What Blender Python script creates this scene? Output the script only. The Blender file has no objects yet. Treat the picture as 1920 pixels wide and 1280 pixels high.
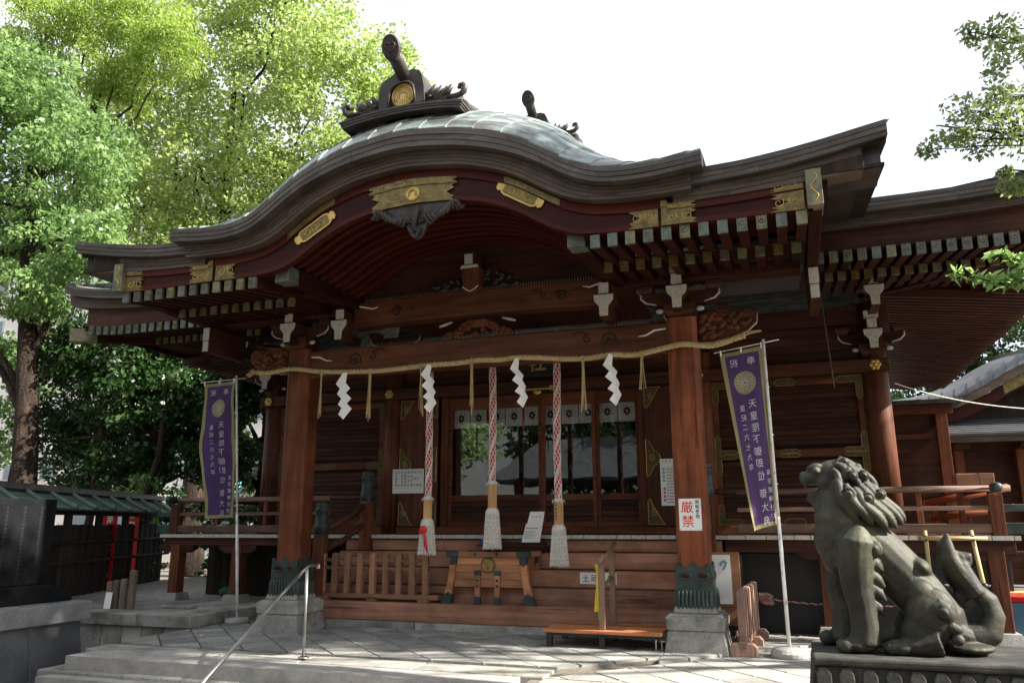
import bpy, math, random
import numpy as np
from mathutils import Vector, Matrix
R_ = math.radians
scene = bpy.context.scene
COL = scene.collection

# ------------------------------------------------------------------ camera
yaw, pitch, roll = R_(19.2), R_(13.0), R_(-.15)
fw = Vector((-math.sin(yaw)*math.cos(pitch), math.cos(yaw)*math.cos(pitch), math.sin(pitch)))
rt = Vector((math.cos(yaw), math.sin(yaw), 0)); up = rt.cross(fw)
c_, s_ = math.cos(roll), math.sin(roll)
rt, up = c_*rt+s_*up, -s_*rt+c_*up
cam = bpy.data.cameras.new('camera'); camo = bpy.data.objects.new('camera', cam); COL.objects.link(camo)
camo.matrix_world = Matrix(((rt.x, up.x, -fw.x, 3.62), (rt.y, up.y, -fw.y, -9.12), (rt.z, up.z, -fw.z, 1.30), (0, 0, 0, 1)))
cam.sensor_width = 36; cam.lens = 36*1480/1920; cam.clip_end = 800; cam.clip_start = .05
scene.camera = camo
# ------------------------------------------------------------------ light
SUN_EL, SUN_AZ = 36.0, 92.0        # azimuth measured from +Y towards +X
world = bpy.data.worlds.new('World'); scene.world = world; world.use_nodes = True
wn = world.node_tree; wn.nodes.clear()
w_out = wn.nodes.new('ShaderNodeOutputWorld'); w_bg = wn.nodes.new('ShaderNodeBackground')
sky = wn.nodes.new('ShaderNodeTexSky'); sky.sky_type = 'NISHITA'; sky.sun_disc = False
sky.sun_elevation = R_(SUN_EL); sky.sun_rotation = R_(SUN_AZ); sky.dust_density = 2.0; sky.air_density = 1.0
w_tc = wn.nodes.new('ShaderNodeTexCoord'); w_no = wn.nodes.new('ShaderNodeTexNoise')
w_no.inputs['Scale'].default_value = 2.2; w_no.inputs['Detail'].default_value = 6; w_no.inputs['Roughness'].default_value = .55
w_rp = wn.nodes.new('ShaderNodeValToRGB'); w_rp.color_ramp.elements[0].position = .38; w_rp.color_ramp.elements[1].position = .60
w_rp.color_ramp.elements[0].color = (.40, .40, .40, 1); w_rp.color_ramp.elements[1].color = (1, 1, 1, 1)
w_mx = wn.nodes.new('ShaderNodeMix'); w_mx.data_type = 'RGBA'
w_mx.inputs[7].default_value = (4.3, 4.4, 4.6, 1)
wn.links.new(w_tc.outputs['Generated'], w_no.inputs['Vector']); wn.links.new(w_no.outputs['Fac'], w_rp.inputs['Fac'])
wn.links.new(w_rp.outputs['Color'], w_mx.inputs[0]); wn.links.new(sky.outputs['Color'], w_mx.inputs[6])
wn.links.new(w_mx.outputs[2], w_bg.inputs['Color']); wn.links.new(w_bg.outputs[0], w_out.inputs[0])
w_bg.inputs['Strength'].default_value = .10
sun = bpy.data.lights.new('sun', 'SUN'); suno = bpy.data.objects.new('sun', sun); COL.objects.link(suno)
sun.energy = 5.0; sun.angle = R_(.55); sun.color = (1, .93, .82)
sd = Vector((math.sin(R_(SUN_AZ))*math.cos(R_(SUN_EL)), math.cos(R_(SUN_AZ))*math.cos(R_(SUN_EL)), math.sin(R_(SUN_EL))))
suno.rotation_euler = sd.to_track_quat('Z', 'Y').to_euler(); suno.location = sd*40
scene.view_settings.view_transform = 'Standard'; scene.view_settings.look = 'None'
scene.view_settings.exposure = 1.8; scene.view_settings.gamma = 1
scene.cycles.use_denoising = True
scene.cycles.max_bounces = 8; scene.cycles.diffuse_bounces = 3; scene.cycles.transparent_max_bounces = 12
scene.cycles.sample_clamp_indirect = 6

# ------------------------------------------------------------------ mesh builder
class MB:
    def __init__(s): s.v = []; s.f = []
    def add(s, vs, fs):
        n = len(s.v); s.v += [tuple(map(float, p)) for p in vs]; s.f += [tuple(i+n for i in f) for f in fs]; return s
    def box(s, x0, x1, y0, y1, z0, z1):
        x0, x1 = min(x0, x1), max(x0, x1); y0, y1 = min(y0, y1), max(y0, y1); z0, z1 = min(z0, z1), max(z0, z1)
        return s.add([(x, y, z) for z in (z0, z1) for y in (y0, y1) for x in (x0, x1)],
                     [(0, 2, 3, 1), (4, 5, 7, 6), (0, 1, 5, 4), (2, 6, 7, 3), (0, 4, 6, 2), (1, 3, 7, 5)])
    def frus(s, cx, cy, z0, z1, w0, d0, w1, d1):   # tapered box
        vs = [(cx+sx*w/2, cy+sy*d/2, z) for z, w, d in ((z0, w0, d0), (z1, w1, d1)) for sy in (-1, 1) for sx in (-1, 1)]
        return s.add(vs, [(0, 2, 3, 1), (4, 5, 7, 6), (0, 1, 5, 4), (2, 6, 7, 3), (0, 4, 6, 2), (1, 3, 7, 5)])
    def prism(s, poly, mapf, d0, d1):              # poly 2D, mapf(u,v,d)->xyz
        n = len(poly)
        vs = [mapf(u, v, d0) for u, v in poly]+[mapf(u, v, d1) for u, v in poly]
        fs = [tuple(range(n-1, -1, -1)), tuple(range(n, 2*n))]+[(i, (i+1) % n, n+(i+1) % n, n+i) for i in range(n)]
        return s.add(vs, fs)
    def xz(s, poly, y0, y1): return s.prism(poly, lambda u, v, d: (u, d, v), y0, y1)
    def yz(s, poly, x0, x1): return s.prism(poly, lambda u, v, d: (d, u, v), x0, x1)
    def xy(s, poly, z0, z1): return s.prism(poly, lambda u, v, d: (u, v, d), z0, z1)
    def tube(s, path, r, n=8, closed=False, caps=True, flat=1.0):
        P = [Vector(p) for p in path]; m = len(P)
        rs = r if isinstance(r, (list, tuple)) else [r]*m
        prev = None; base = len(s.v); vs = []
        for i in range(m):
            a = P[(i-1) % m] if (closed or i) else P[0]; b = P[(i+1) % m] if (closed or i < m-1) else P[-1]
            t = (b-a); t = t.normalized() if t.length > 1e-9 else Vector((0, 0, 1))
            if prev is None: nx = t.orthogonal().normalized()
            else:
                nx = prev-t*prev.dot(t); nx = nx.normalized() if nx.length > 1e-6 else t.orthogonal().normalized()
            prev = nx; ny = t.cross(nx)
            for k in range(n):
                an = 2*math.pi*k/n
                vs.append(P[i]+(nx*math.cos(an)+ny*math.sin(an)*flat)*rs[i])
        fs = []
        for i in range(m if closed else m-1):
            j = (i+1) % m
            for k in range(n):
                l = (k+1) % n; fs.append((i*n+k, i*n+l, j*n+l, j*n+k))
        if caps and not closed: fs += [tuple(range(n-1, -1, -1)), tuple((m-1)*n+k for k in range(n))]
        return s.add(vs, fs)
    def lathe(s, prof, cx=0, cy=0, n=20, sx=1, sy=1):  # prof [(r,z)]
        vs = []; m = len(prof)
        for r, z in prof:
            for k in range(n):
                a = 2*math.pi*k/n; vs.append((cx+r*math.cos(a)*sx, cy+r*math.sin(a)*sy, z))
        fs = [(i*n+k, i*n+(k+1) % n, (i+1)*n+(k+1) % n, (i+1)*n+k) for i in range(m-1) for k in range(n)]
        fs += [tuple(range(n-1, -1, -1)), tuple((m-1)*n+k for k in range(n))]
        return s.add(vs, fs)
    def sph(s, c, r, nu=12, nv=8, rot=None):
        rx, ry, rz = r if isinstance(r, (list, tuple)) else (r, r, r); vs = []; fs = []
        for j in range(nv+1):
            th = math.pi*j/nv
            for i in range(nu):
                ph = 2*math.pi*i/nu
                p = Vector((rx*math.sin(th)*math.cos(ph), ry*math.sin(th)*math.sin(ph), rz*math.cos(th)))
                if rot is not None: p = rot @ p
                vs.append(p+Vector(c))
        for j in range(nv):
            for i in range(nu):
                k = (i+1) % nu; fs.append((j*nu+i, (j+1)*nu+i, (j+1)*nu+k, j*nu+k))
        return s.add(vs, fs)
    def xform(s, M):
        s.v = [tuple(M @ Vector(p)) for p in s.v]; return s
    def mesh(s, name, smooth=False):
        me = bpy.data.meshes.new(name); me.from_pydata(s.v, [], s.f); me.validate(); me.update()
        if smooth: me.polygons.foreach_set('use_smooth', [True]*len(me.polygons))
        return me
WL = {}
def link(o, parent=None, loc=(0, 0, 0)):
    COL.objects.link(o); loc = Vector(loc); WL[o.name] = loc
    if parent is not None:
        o.parent = parent; o.location = loc-WL[parent.name]
    else: o.location = loc
    return o
def ob(name, mb, mat, parent=None, loc=(0, 0, 0), bevel=0, smooth=False, rot=None):
    me = mb.mesh(name, smooth) if isinstance(mb, MB) else mb
    if mat is not None and not me.materials: me.materials.append(mat)
    o = bpy.data.objects.new(name, me); link(o, parent, loc)
    if rot is not None: o.rotation_euler = rot
    if bevel:
        b = o.modifiers.new('bevel', 'BEVEL'); b.width = bevel; b.segments = 2; b.limit_method = 'ANGLE'; b.angle_limit = R_(40)
        if smooth is False: pass
    return o
def tag(o, label=None, cat=None, group=None, kind=None):
    if label: o['label'] = label
    if cat: o['category'] = cat
    if group: o['group'] = group
    if kind: o['kind'] = kind
    return o
def thing(name, label, cat, loc=(0, 0, 0), group=None):
    o = bpy.data.objects.new(name, None); o.empty_display_size = .1; link(o, None, loc); return tag(o, label, cat, group)
def interp(tab, x):
    x = abs(x)
    xs = [t[0] for t in tab]; ys = [t[1] for t in tab]
    return float(np.interp(x, xs, ys))
def smoothtab(tab, n=120):
    xs = np.linspace(tab[0][0], tab[-1][0], n); ys = np.interp(xs, [t[0] for t in tab], [t[1] for t in tab])
    k = np.ones(9)/9; yp = np.concatenate([2*ys[0]-ys[1:5][::-1] if False else ys[1:5][::-1], ys, 2*ys[-1]-ys[-5:-1][::-1]])
    return list(zip(xs, np.convolve(yp, k, 'valid')))

# ------------------------------------------------------------------ materials
def newmat(name):
    m = bpy.data.materials.new(name); m.use_nodes = True
    nt = m.node_tree; b = nt.nodes['Principled BSDF']; return m, nt, b
def N(nt, t, **kw):
    n = nt.nodes.new(t)
    for k, v in kw.items():
        if k in n.inputs: n.inputs[k].default_value = v
        else: setattr(n, k, v)
    return n
def coords(nt, scale=(1, 1, 1), rnd=True):
    tc = N(nt, 'ShaderNodeTexCoord'); mp = N(nt, 'ShaderNodeMapping'); mp.inputs['Scale'].default_value = scale
    if rnd:
        oi = N(nt, 'ShaderNodeObjectInfo'); ml = N(nt, 'ShaderNodeMath', operation='MULTIPLY'); ml.inputs[1].default_value = 37.0
        nt.links.new(oi.outputs['Random'], ml.inputs[0])
        ad = N(nt, 'ShaderNodeVectorMath', operation='ADD'); nt.links.new(tc.outputs['Object'], ad.inputs[0]); nt.links.new(ml.outputs[0], ad.inputs[1])
        nt.links.new(ad.outputs[0], mp.inputs['Vector'])
    else: nt.links.new(tc.outputs['Object'], mp.inputs['Vector'])
    return mp
def ramp(nt, stops):
    r = N(nt, 'ShaderNodeValToRGB'); e = r.color_ramp.elements
    while len(e) < len(stops): e.new(.5)
    for el, (p, c) in zip(e, stops): el.position = p; el.color = (*c, 1) if len(c) == 3 else c
    return r
def mul(nt, a, b, fac=1.0, mode='MULTIPLY'):
    m = N(nt, 'ShaderNodeMix', data_type='RGBA', blend_type=mode); m.inputs[0].default_value = fac
    nt.links.new(a, m.inputs[6]); nt.links.new(b, m.inputs[7]); return m.outputs[2]
def wood(name, dark, light, axis='x', rough=.55, across=16, bump=.25, weather=.35, spec=.16, coat=0):
    m, nt, b = newmat(name)
    sc = [across]*3; sc['xyz'.index(axis)] = .9
    mp = coords(nt, sc); n1 = N(nt, 'ShaderNodeTexNoise', Scale=1.0, Detail=7.0, Roughness=.62, Distortion=.35)
    nt.links.new(mp.outputs[0], n1.inputs['Vector'])
    r = ramp(nt, [(.28, dark), (.5, tuple((a+c)/2 for a, c in zip(dark, light))), (.75, light)]); nt.links.new(n1.outputs['Fac'], r.inputs['Fac'])
    mp2 = coords(nt, (1.3, 1.3, 1.3)); n2 = N(nt, 'ShaderNodeTexNoise', Scale=1.6, Detail=4.0, Roughness=.6); nt.links.new(mp2.outputs[0], n2.inputs['Vector'])
    lo = 1-weather
    r2 = ramp(nt, [(.3, (lo, lo, lo)), (.7, (1+weather*.4, 1+weather*.38, 1+weather*.36))]); nt.links.new(n2.outputs['Fac'], r2.inputs['Fac'])
    col = mul(nt, r.outputs['Color'], r2.outputs['Color'])
    sc3 = [across*3.2]*3; sc3['xyz'.index(axis)] = 1.1
    n4 = N(nt, 'ShaderNodeTexNoise', Scale=1.0, Detail=3.0, Roughness=.5); nt.links.new(coords(nt, sc3).outputs[0], n4.inputs['Vector'])
    r4 = ramp(nt, [(.30, (.42, .40, .38)), (.37, (1, 1, 1)), (.70, (1, 1, 1)), (.78, (1.25, 1.22, 1.18))]); nt.links.new(n4.outputs['Fac'], r4.inputs['Fac']); col = mul(nt, col, r4.outputs['Color'])
    oi = N(nt, 'ShaderNodeObjectInfo'); r3 = ramp(nt, [(0, (.66, .67, .68)), (1, (1.32, 1.26, 1.2))]); nt.links.new(oi.outputs['Random'], r3.inputs['Fac'])
    col = mul(nt, col, r3.outputs['Color']); nt.links.new(col, b.inputs['Base Color'])
    b.inputs['Roughness'].default_value = rough; b.inputs['Specular IOR Level'].default_value = spec
    if coat: b.inputs['Coat Weight'].default_value = coat; b.inputs['Coat Roughness'].default_value = .25
    bp = N(nt, 'ShaderNodeBump', Strength=bump, Distance=.01); nt.links.new(n1.outputs['Fac'], bp.inputs['Height']); nt.links.new(bp.outputs[0], b.inputs['Normal'])
    return m
def mottled(name, stops, scale=3, rough=.7, metal=0, bump=.2, bscale=60, fine=.25, spec=.35, stretch=(1, 1, 1), dist=.005):
    m, nt, b = newmat(name)
    mp = coords(nt, stretch); n1 = N(nt, 'ShaderNodeTexNoise', Scale=scale, Detail=8.0, Roughness=.62); nt.links.new(mp.outputs[0], n1.inputs['Vector'])
    r = ramp(nt, stops); nt.links.new(n1.outputs['Fac'], r.inputs['Fac'])
    n2 = N(nt, 'ShaderNodeTexNoise', Scale=bscale, Detail=3.0, Roughness=.7); nt.links.new(coords(nt).outputs[0], n2.inputs['Vector'])
    r2 = ramp(nt, [(.3, (1-fine,)*3), (.7, (1+fine*.6,)*3)]); nt.links.new(n2.outputs['Fac'], r2.inputs['Fac'])
    nt.links.new(mul(nt, r.outputs['Color'], r2.outputs['Color']), b.inputs['Base Color'])
    b.inputs['Roughness'].default_value = rough; b.inputs['Metallic'].default_value = metal; b.inputs['Specular IOR Level'].default_value = spec
    bp = N(nt, 'ShaderNodeBump', Strength=bump, Distance=dist); nt.links.new(n2.outputs['Fac'], bp.inputs['Height']); nt.links.new(bp.outputs[0], b.inputs['Normal'])
    return m
def granite(name, base, dirt, rough=.8):
    m, nt, b = newmat(name); mp = coords(nt)
    n1 = N(nt, 'ShaderNodeTexNoise', Scale=150.0, Detail=2.0, Roughness=.8); nt.links.new(mp.outputs[0], n1.inputs['Vector'])
    r1 = ramp(nt, [(.33, tuple(c*.45 for c in base)), (.5, base), (.68, tuple(min(1, c*1.45) for c in base))]); nt.links.new(n1.outputs['Fac'], r1.inputs['Fac'])
    n2 = N(nt, 'ShaderNodeTexNoise', Scale=2.3, Detail=8.0, Roughness=.65); nt.links.new(mp.outputs[0], n2.inputs['Vector'])
    r2 = ramp(nt, [(.35, dirt), (.6, (1.05, 1.04, 1.02))]); nt.links.new(n2.outputs['Fac'], r2.inputs['Fac'])
    col = mul(nt, r1.outputs['Color'], r2.outputs['Color'])
    oi = N(nt, 'ShaderNodeObjectInfo'); r3 = ramp(nt, [(0, (.72, .72, .73)), (1, (1.16, 1.155, 1.13))]); nt.links.new(oi.outputs['Random'], r3.inputs['Fac'])
    nt.links.new(mul(nt, col, r3.outputs['Color']), b.inputs['Base Color']); b.inputs['Roughness'].default_value = rough; b.inputs['Specular IOR Level'].default_value = .3
    bp = N(nt, 'ShaderNodeBump', Strength=.35, Distance=.004); nt.links.new(n1.outputs['Fac'], bp.inputs['Height']); nt.links.new(bp.outputs[0], b.inputs['Normal'])
    return m
def leafmat(name, dark, light, trans=.45):
    m, nt, b = newmat(name)
    g = N(nt, 'ShaderNodeNewGeometry'); n = N(nt, 'ShaderNodeTexNoise', Scale=.55, Detail=3.0); nt.links.new(coords(nt, rnd=False).outputs[0], n.inputs['Vector'])
    a = N(nt, 'ShaderNodeMath', operation='MULTIPLY_ADD'); a.inputs[1].default_value = .55; nt.links.new(g.outputs['Random Per Island'], a.inputs[0])
    a2 = N(nt, 'ShaderNodeMath', operation='MULTIPLY_ADD'); a2.inputs[1].default_value = .9; a2.inputs[2].default_value = -.22; nt.links.new(n.outputs['Fac'], a2.inputs[0]); nt.links.new(a2.outputs[0], a.inputs[2])
    r = ramp(nt, [(.1, dark), (.9, light)]); nt.links.new(a.outputs[0], r.inputs['Fac'])
    nt.links.new(r.outputs['Color'], b.inputs['Base Color']); b.inputs['Roughness'].default_value = .40; b.inputs['Specular IOR Level'].default_value = .42
    tr = N(nt, 'ShaderNodeBsdfTranslucent'); mx = N(nt, 'ShaderNodeMixShader'); mx.inputs[0].default_value = trans
    hs = N(nt, 'ShaderNodeHueSaturation', Saturation=1.1, Value=1.5); hs.inputs['Hue'].default_value = .485
    nt.links.new(r.outputs['Color'], hs.inputs['Color']); nt.links.new(hs.outputs[0], tr.inputs['Color'])
    nt.links.new(b.outputs[0], mx.inputs[1]); nt.links.new(tr.outputs[0], mx.inputs[2])
    nt.links.new(mx.outputs[0], nt.nodes['Material Output'].inputs['Surface'])
    return m
def plain(name, col, rough=.6, metal=0, var=.12, scale=8, spec=.4):
    return mottled(name, [(.3, tuple(c*(1-var) for c in col)), (.7, tuple(min(1, c*(1+var)) for c in col))], scale, rough, metal, .08, 90, .08, spec)
RW = ((.030, .0118, .0072), (.094, .037, .0205))
M = {
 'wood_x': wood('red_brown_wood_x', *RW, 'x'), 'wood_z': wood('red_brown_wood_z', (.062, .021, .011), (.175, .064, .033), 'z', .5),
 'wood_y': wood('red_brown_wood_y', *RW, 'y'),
 'beam': wood('beam_wood', (.060, .020, .010), (.19, .070, .034), 'x', .5, 9, .2, .3),
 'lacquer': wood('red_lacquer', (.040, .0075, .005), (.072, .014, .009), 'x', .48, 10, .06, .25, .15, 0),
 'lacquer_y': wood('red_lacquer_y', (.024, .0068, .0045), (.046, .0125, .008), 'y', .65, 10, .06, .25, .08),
 'step': wood('step_wood', (.19, .090, .058), (.40, .22, .155), 'x', .7, 10, .3, .4),
 'lit_picket_z': wood('lit_picket_wood_z', (.22, .105, .06), (.46, .25, .16), 'z', .72, 14, .3, .35),  # picket tone raised above the rails so the pickets read as lit
 'fence_x': wood('fence_wood_x', (.16, .078, .05), (.32, .17, .115), 'x', .72, 14, .3, .35),
 'post_z': wood('post_wood', (.088, .026, .0125), (.24, .080, .037), 'z', .55, 12, .3, .5),
 'box_wood': wood('box_wood', (.26, .115, .058), (.52, .25, .135), 'x', .55, 8, .2, .3),
 'greywood_x': wood('grey_wood_x', (.10, .075, .058), (.24, .19, .155), 'x', .75, 14, .3, .35),
 'greywood_z': wood('grey_wood_z', (.10, .075, .058), (.22, .175, .14), 'z', .75, 14, .3, .35),
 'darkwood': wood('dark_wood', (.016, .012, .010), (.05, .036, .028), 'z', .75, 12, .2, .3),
 'palewood': wood('pale_wood', (.40, .23, .10), (.58, .36, .18), 'z', .6, 18, .15, .2),
 'endgrain': plain('cut_edge_paint', (.46, .44, .39), .8, 0, .25, 30),
 'fascia': mottled('aged_copper_fascia', [(.30, (.040, .033, .028)), (.5, (.080, .066, .056)), (.72, (.125, .110, .097))], 2.2, .5, .25, .15, 40, .2, .4, (.5, 1, 3)),
 'fascia2': mottled('brown_copper_fascia', [(.30, (.045, .029, .020)), (.5, (.088, .060, .044)), (.72, (.125, .094, .074))], 2.0, .55, .2, .15, 40, .2, .4, (.5, 1, 3)),
 'verdigris': mottled('verdigris_copper', [(.34, (.075, .068, .066)), (.45, (.115, .125, .122)), (.56, (.20, .265, .255)), (.72, (.31, .40, .385))], 3.4, .42, .2, .12, 30, .15, .5, (.6, 3, 1)),
 'bronze': mottled('dark_bronze', [(.3, (.028, .024, .022)), (.55, (.060, .052, .048)), (.75, (.105, .092, .085))], 5, .48, .35, .2, 60, .2),
 'greenmetal': mottled('green_bronze', [(.3, (.022, .032, .030)), (.55, (.042, .062, .058)), (.75, (.075, .115, .105))], 6, .5, .3, .35, 45, .25),
 'gold': mottled('gilt_metal', [(.3, (.10, .074, .026)), (.55, (.20, .148, .050)), (.75, (.31, .23, .082))], 14, .45, .5, .6, 55, .25, .5, dist=.004),
 'brightgold': mottled('bright_gilt', [(.3, (.46, .30, .075)), (.7, (.66, .45, .14))], 10, .38, .5, .2, 60, .1, .5),
 'cap': mottled('verdigris_gilt_cap', [(.32, (.10, .11, .08)), (.5, (.18, .178, .115)), (.7, (.30, .27, .14))], 9, .5, .4, .4, 50, .2),
 'cap2': mottled('green_cap', [(.32, (.080, .098, .084)), (.6, (.155, .178, .145))], 9, .5, .35, .4, 50, .2),
 'granite': granite('granite', (.33, .327, .31), (.40, .39, .35)), 'granite_d': granite('granite_dark', (.088, .095, .106), (.70, .71, .72), .5),
 'paving': granite('paving_stone', (.29, .292, .285), (.62, .61, .58)), 'paving_r': granite('paving_stone_pale', (.37, .365, .345), (.66, .65, .62)),
 'blackstone': mottled('black_stone', [(.3, (.006, .0065, .0075)), (.7, (.012, .013, .015))], 6, .8, 0, .05, 90, .2, .06),
 'soil': mottled('dark_soil', [(.3, (.10, .088, .07)), (.7, (.19, .17, .14))], 3, .95, 0, .5, 25, .3),
 'plaster': plain('white_plaster', (.74, .73, .70), .8), 'paper': plain('white_paper', (.82, .82, .80), .8, 0, .02), 'card': plain('white_sign_board', (.78, .78, .77), .55, 0, .02),
 'cotton': mottled('white_cotton', [(.3, (.52, .49, .43)), (.7, (.74, .71, .64))], 40, .9, 0, .4, 150, .15),
 'redcloth': mottled('red_cloth', [(.3, (.38, .018, .03)), (.7, (.55, .035, .05))], 30, .85, 0, .3, 160, .15),
 'straw': mottled('straw', [(.3, (.36, .26, .12)), (.7, (.60, .46, .24))], 25, .85, 0, .5, 120, .25),
 'black': plain('black_paint', (.018, .018, .019), .5), 'ink': plain('black_ink', (.02, .02, .022), .6), 'redink': plain('red_ink', (.62, .03, .02), .6, 0, .05),
 'steel': plain('brushed_steel', (.40, .39, .375), .33, 1.0, .05), 'whitepole': mottled('white_pole', [(.36, (.42, .33, .26)), (.46, (.72, .71, .70)), (.7, (.80, .80, .79))], 9, .45, 0, .1, 60, .08, .4, (3, 3, 1)),
 'concrete': mottled('concrete', [(.3, (.24, .23, .21)), (.7, (.40, .385, .36))], 5, .9, 0, .4, 70, .2),
 'orange_deck': wood('orange_deck_wood', (.38, .145, .06), (.52, .215, .095), 'x', .5, 10, .12, .2),
 'brownpaint': plain('brown_paint', (.20, .125, .085), .5), 'yellow': plain('yellow_cloth', (.80, .58, .04), .7, 0, .06), 'green': plain('green_cloth', (.12, .55, .16), .7, 0, .06),
 'tile': mottled('grey_roof_tile', [(.3, (.035, .037, .040)), (.7, (.085, .088, .092))], 4, .6, 0, .2, 40, .2), 'blueplastic': plain('blue_plastic', (.045, .12, .19), .6),
 'vermilion': wood('vermilion_wood', (.13, .034, .014), (.20, .055, .022), 'x', .5, 8, .1, .15), 'bamboo': wood('bamboo', (.48, .34, .14), (.62, .48, .24), 'z', .4, 6, .05, .2),
 'bark': mottled('tree_bark', [(.3, (.014, .010, .0075)), (.55, (.040, .027, .020)), (.75, (.078, .056, .042))], 9, .95, 0, 1.0, 18, .35, .2, (1, 1, .22), .05),
 'greyrail': wood('weathered_rail', (.12, .072, .052), (.25, .165, .13), 'x', .65, 12, .25, .3),
 'redbanner': plain('red_banner_cloth', (.50, .014, .02), .8), 'greencopper': mottled('green_copper_roof', [(.3, (.045, .075, .062)), (.55, (.085, .135, .11)), (.75, (.15, .22, .185))], 3, .55, .15, .15, 40, .2),
}
# ------------------------------------------------------------------ ground, platform, paving
def struct(o): return tag(o, kind='structure')
def clip(poly, a, b, c):       # keep a*x+b*y<=c
    out = []
    for i in range(len(poly)):
        p, q = poly[i], poly[(i+1) % len(poly)]; dp, dq = a*p[0]+b*p[1]-c, a*q[0]+b*q[1]-c
        if dp <= 0: out.append(p)
        if dp*dq < 0:
            t = dp/(dp-dq); out.append((p[0]+t*(q[0]-p[0]), p[1]+t*(q[1]-p[1])))
    return out
def area(p): return abs(sum(p[i][0]*p[(i+1) % len(p)][1]-p[(i+1) % len(p)][0]*p[i][1] for i in range(len(p))))/2
def shrink(p, g):
    cx = sum(a for a, b in p)/len(p); cy = sum(b for a, b in p)/len(p); out = []
    for a, b in p:
        d = math.hypot(a-cx, b-cy); k = max(0, 1-g*1.3/max(d, .01)); out.append((cx+(a-cx)*k, cy+(b-cy)*k))
    return out
ground = struct(ob('ground', MB().add([(-150, -150, -.36), (150, -150, -.36), (150, 150, -.36), (-150, 150, -.36)], [(0, 1, 2, 3)]), M['soil']))
rng = random.Random(5)
# porch platform: body with recessed joint bed, slabs laid on it, granite kerbs in front
EDGE = [(1.45, -1.62), (2.20, -.80), (2.75, -.42), (3.95, .95), (6.6, 1.1), (6.6, 3.0)]
platform = struct(ob('porch_platform', MB().xy([(-3.82, -1.60), (1.42, -1.60), (2.17, -.80), (2.75, -.40), (3.93, .97), (6.6, 1.12), (6.6, 11.5), (-3.82, 11.5)], -.5, -.022), M['soil']))
S = .39; D = S*math.sqrt(2)
def diamonds(x0, x1, y0, y1, planes, zf, mat, parent, gap=.012, thick=.05):
    n = 0
    for i in range(-60, 60):
        for j in range(-60, 60):
            cx = (i+j)*D/2+.14; cy = (i-j)*D/2-.2
            if not (x0-.5 < cx < x1+.5 and y0-.5 < cy < y1+.5): continue
            p = [(cx-D/2, cy), (cx, cy-D/2), (cx+D/2, cy), (cx, cy+D/2)]
            for a, b, c in planes:
                p = clip(p, a, b, c)
                if len(p) < 3: break
            if len(p) < 3 or area(p) < .006: continue
            p = shrink(p, gap); dz = rng.uniform(-.0025, .0025)
            mb = MB(); m = len(p); tx, ty = rng.uniform(-.004, .004), rng.uniform(-.004, .004)
            ox = sum(q[0] for q in p)/m; oy = sum(q[1] for q in p)/m
            top = [(q[0], q[1], zf(q[0], q[1])+dz+tx*(q[0]-ox)+ty*(q[1]-oy)) for q in p]; bot = [(q[0], q[1], t[2]-thick) for q, t in zip(p, top)]
            mb.add(bot+top, [tuple(range(m-1, -1, -1)), tuple(range(m, 2*m))]+[(k, (k+1) % m, m+(k+1) % m, m+k) for k in range(m)])
            ob('paving_slab', mb, mat, parent); n += 1
    return n
flat = lambda x, y: 0.0
# left/centre part of the raised porch floor
n1 = diamonds(-3.82, 2.2, -1.6, .6, [(-1, 0, 3.82), (0, -1, 1.58), (0, 1, .50), (.8, -.75, 2.33), (1, 0, 2.25)], flat, M['paving'], platform)
n1 += diamonds(2.25, 4.0, -.9, 1.3, [(-1, 0, -2.25), (0, 1, 1.35), (1.37, -1.2, 4.27), (1, 0, 3.93)], flat, M['paving'], platform)
# ramped paving on the right, falling towards the front
def rz(x, y): return -.026-max(0.0, (-2.35-y))*.10
ramp_b = struct(ob('ramp', MB().add([(1.3, -5.6, -.355), (14, -5.6, -.355), (14, -2.35, -.048), (1.3, -2.35, -.048), (14, 12, -.048), (1.3, 12, -.048), (1.3, -12, -.355), (14, -12, -.355)], [(0, 1, 2, 3), (3, 2, 4, 5), (6, 7, 1, 0)]), M['soil']))
n2 = diamonds(1.2, 5.9, -3.6, 1.3, [(-.8, .75, -2.36), (-1, 0, -1.3), (1, 0, 5.7), (0, -1, 1.97), (0, 1, 1.0), (-1.37, 1.2, -4.30)], rz, M['paving_r'], ramp_b)
# granite kerb stones and steps
def stone_row(name, parent, xs, y0, y1, z0, z1, mat, bevel=.012, j=.005):
    for a, b in zip(xs[:-1], xs[1:]):
        d = rng.uniform(-.003, .003)
        ob(name, MB().box(a+j, b-j, y0+d, y1, z0, z1+rng.uniform(-.002, .002)), mat, parent, bevel=bevel)
steps = struct(ob('front_steps', MB().box(-3.7, 1.2, -2.35, -1.65, -.48, -.03).box(-3.8, .2, -2.6, -2.3, -.5, -.2), M['concrete']))
stone_row('kerb_stone', steps, [-3.86, -2.16, -1.12, .12, 1.42], -1.97, -1.605, -.17, -.018, M['granite'])
stone_row('kerb_stone', steps, [1.42, 2.7, 3.42], -2.35, -1.985, -.19, -.026, M['granite'])
stone_row('tread_stone', steps, [-3.98, -2.85, -1.5, -.2, 1.40], -2.44, -1.975, -.345, -.165, M['granite'])
stone_row('tread_stone', steps, [-4.02, -2.5, -1.2, -.3], -2.95, -2.446, -.50, -.335, M['granite'])
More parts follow.
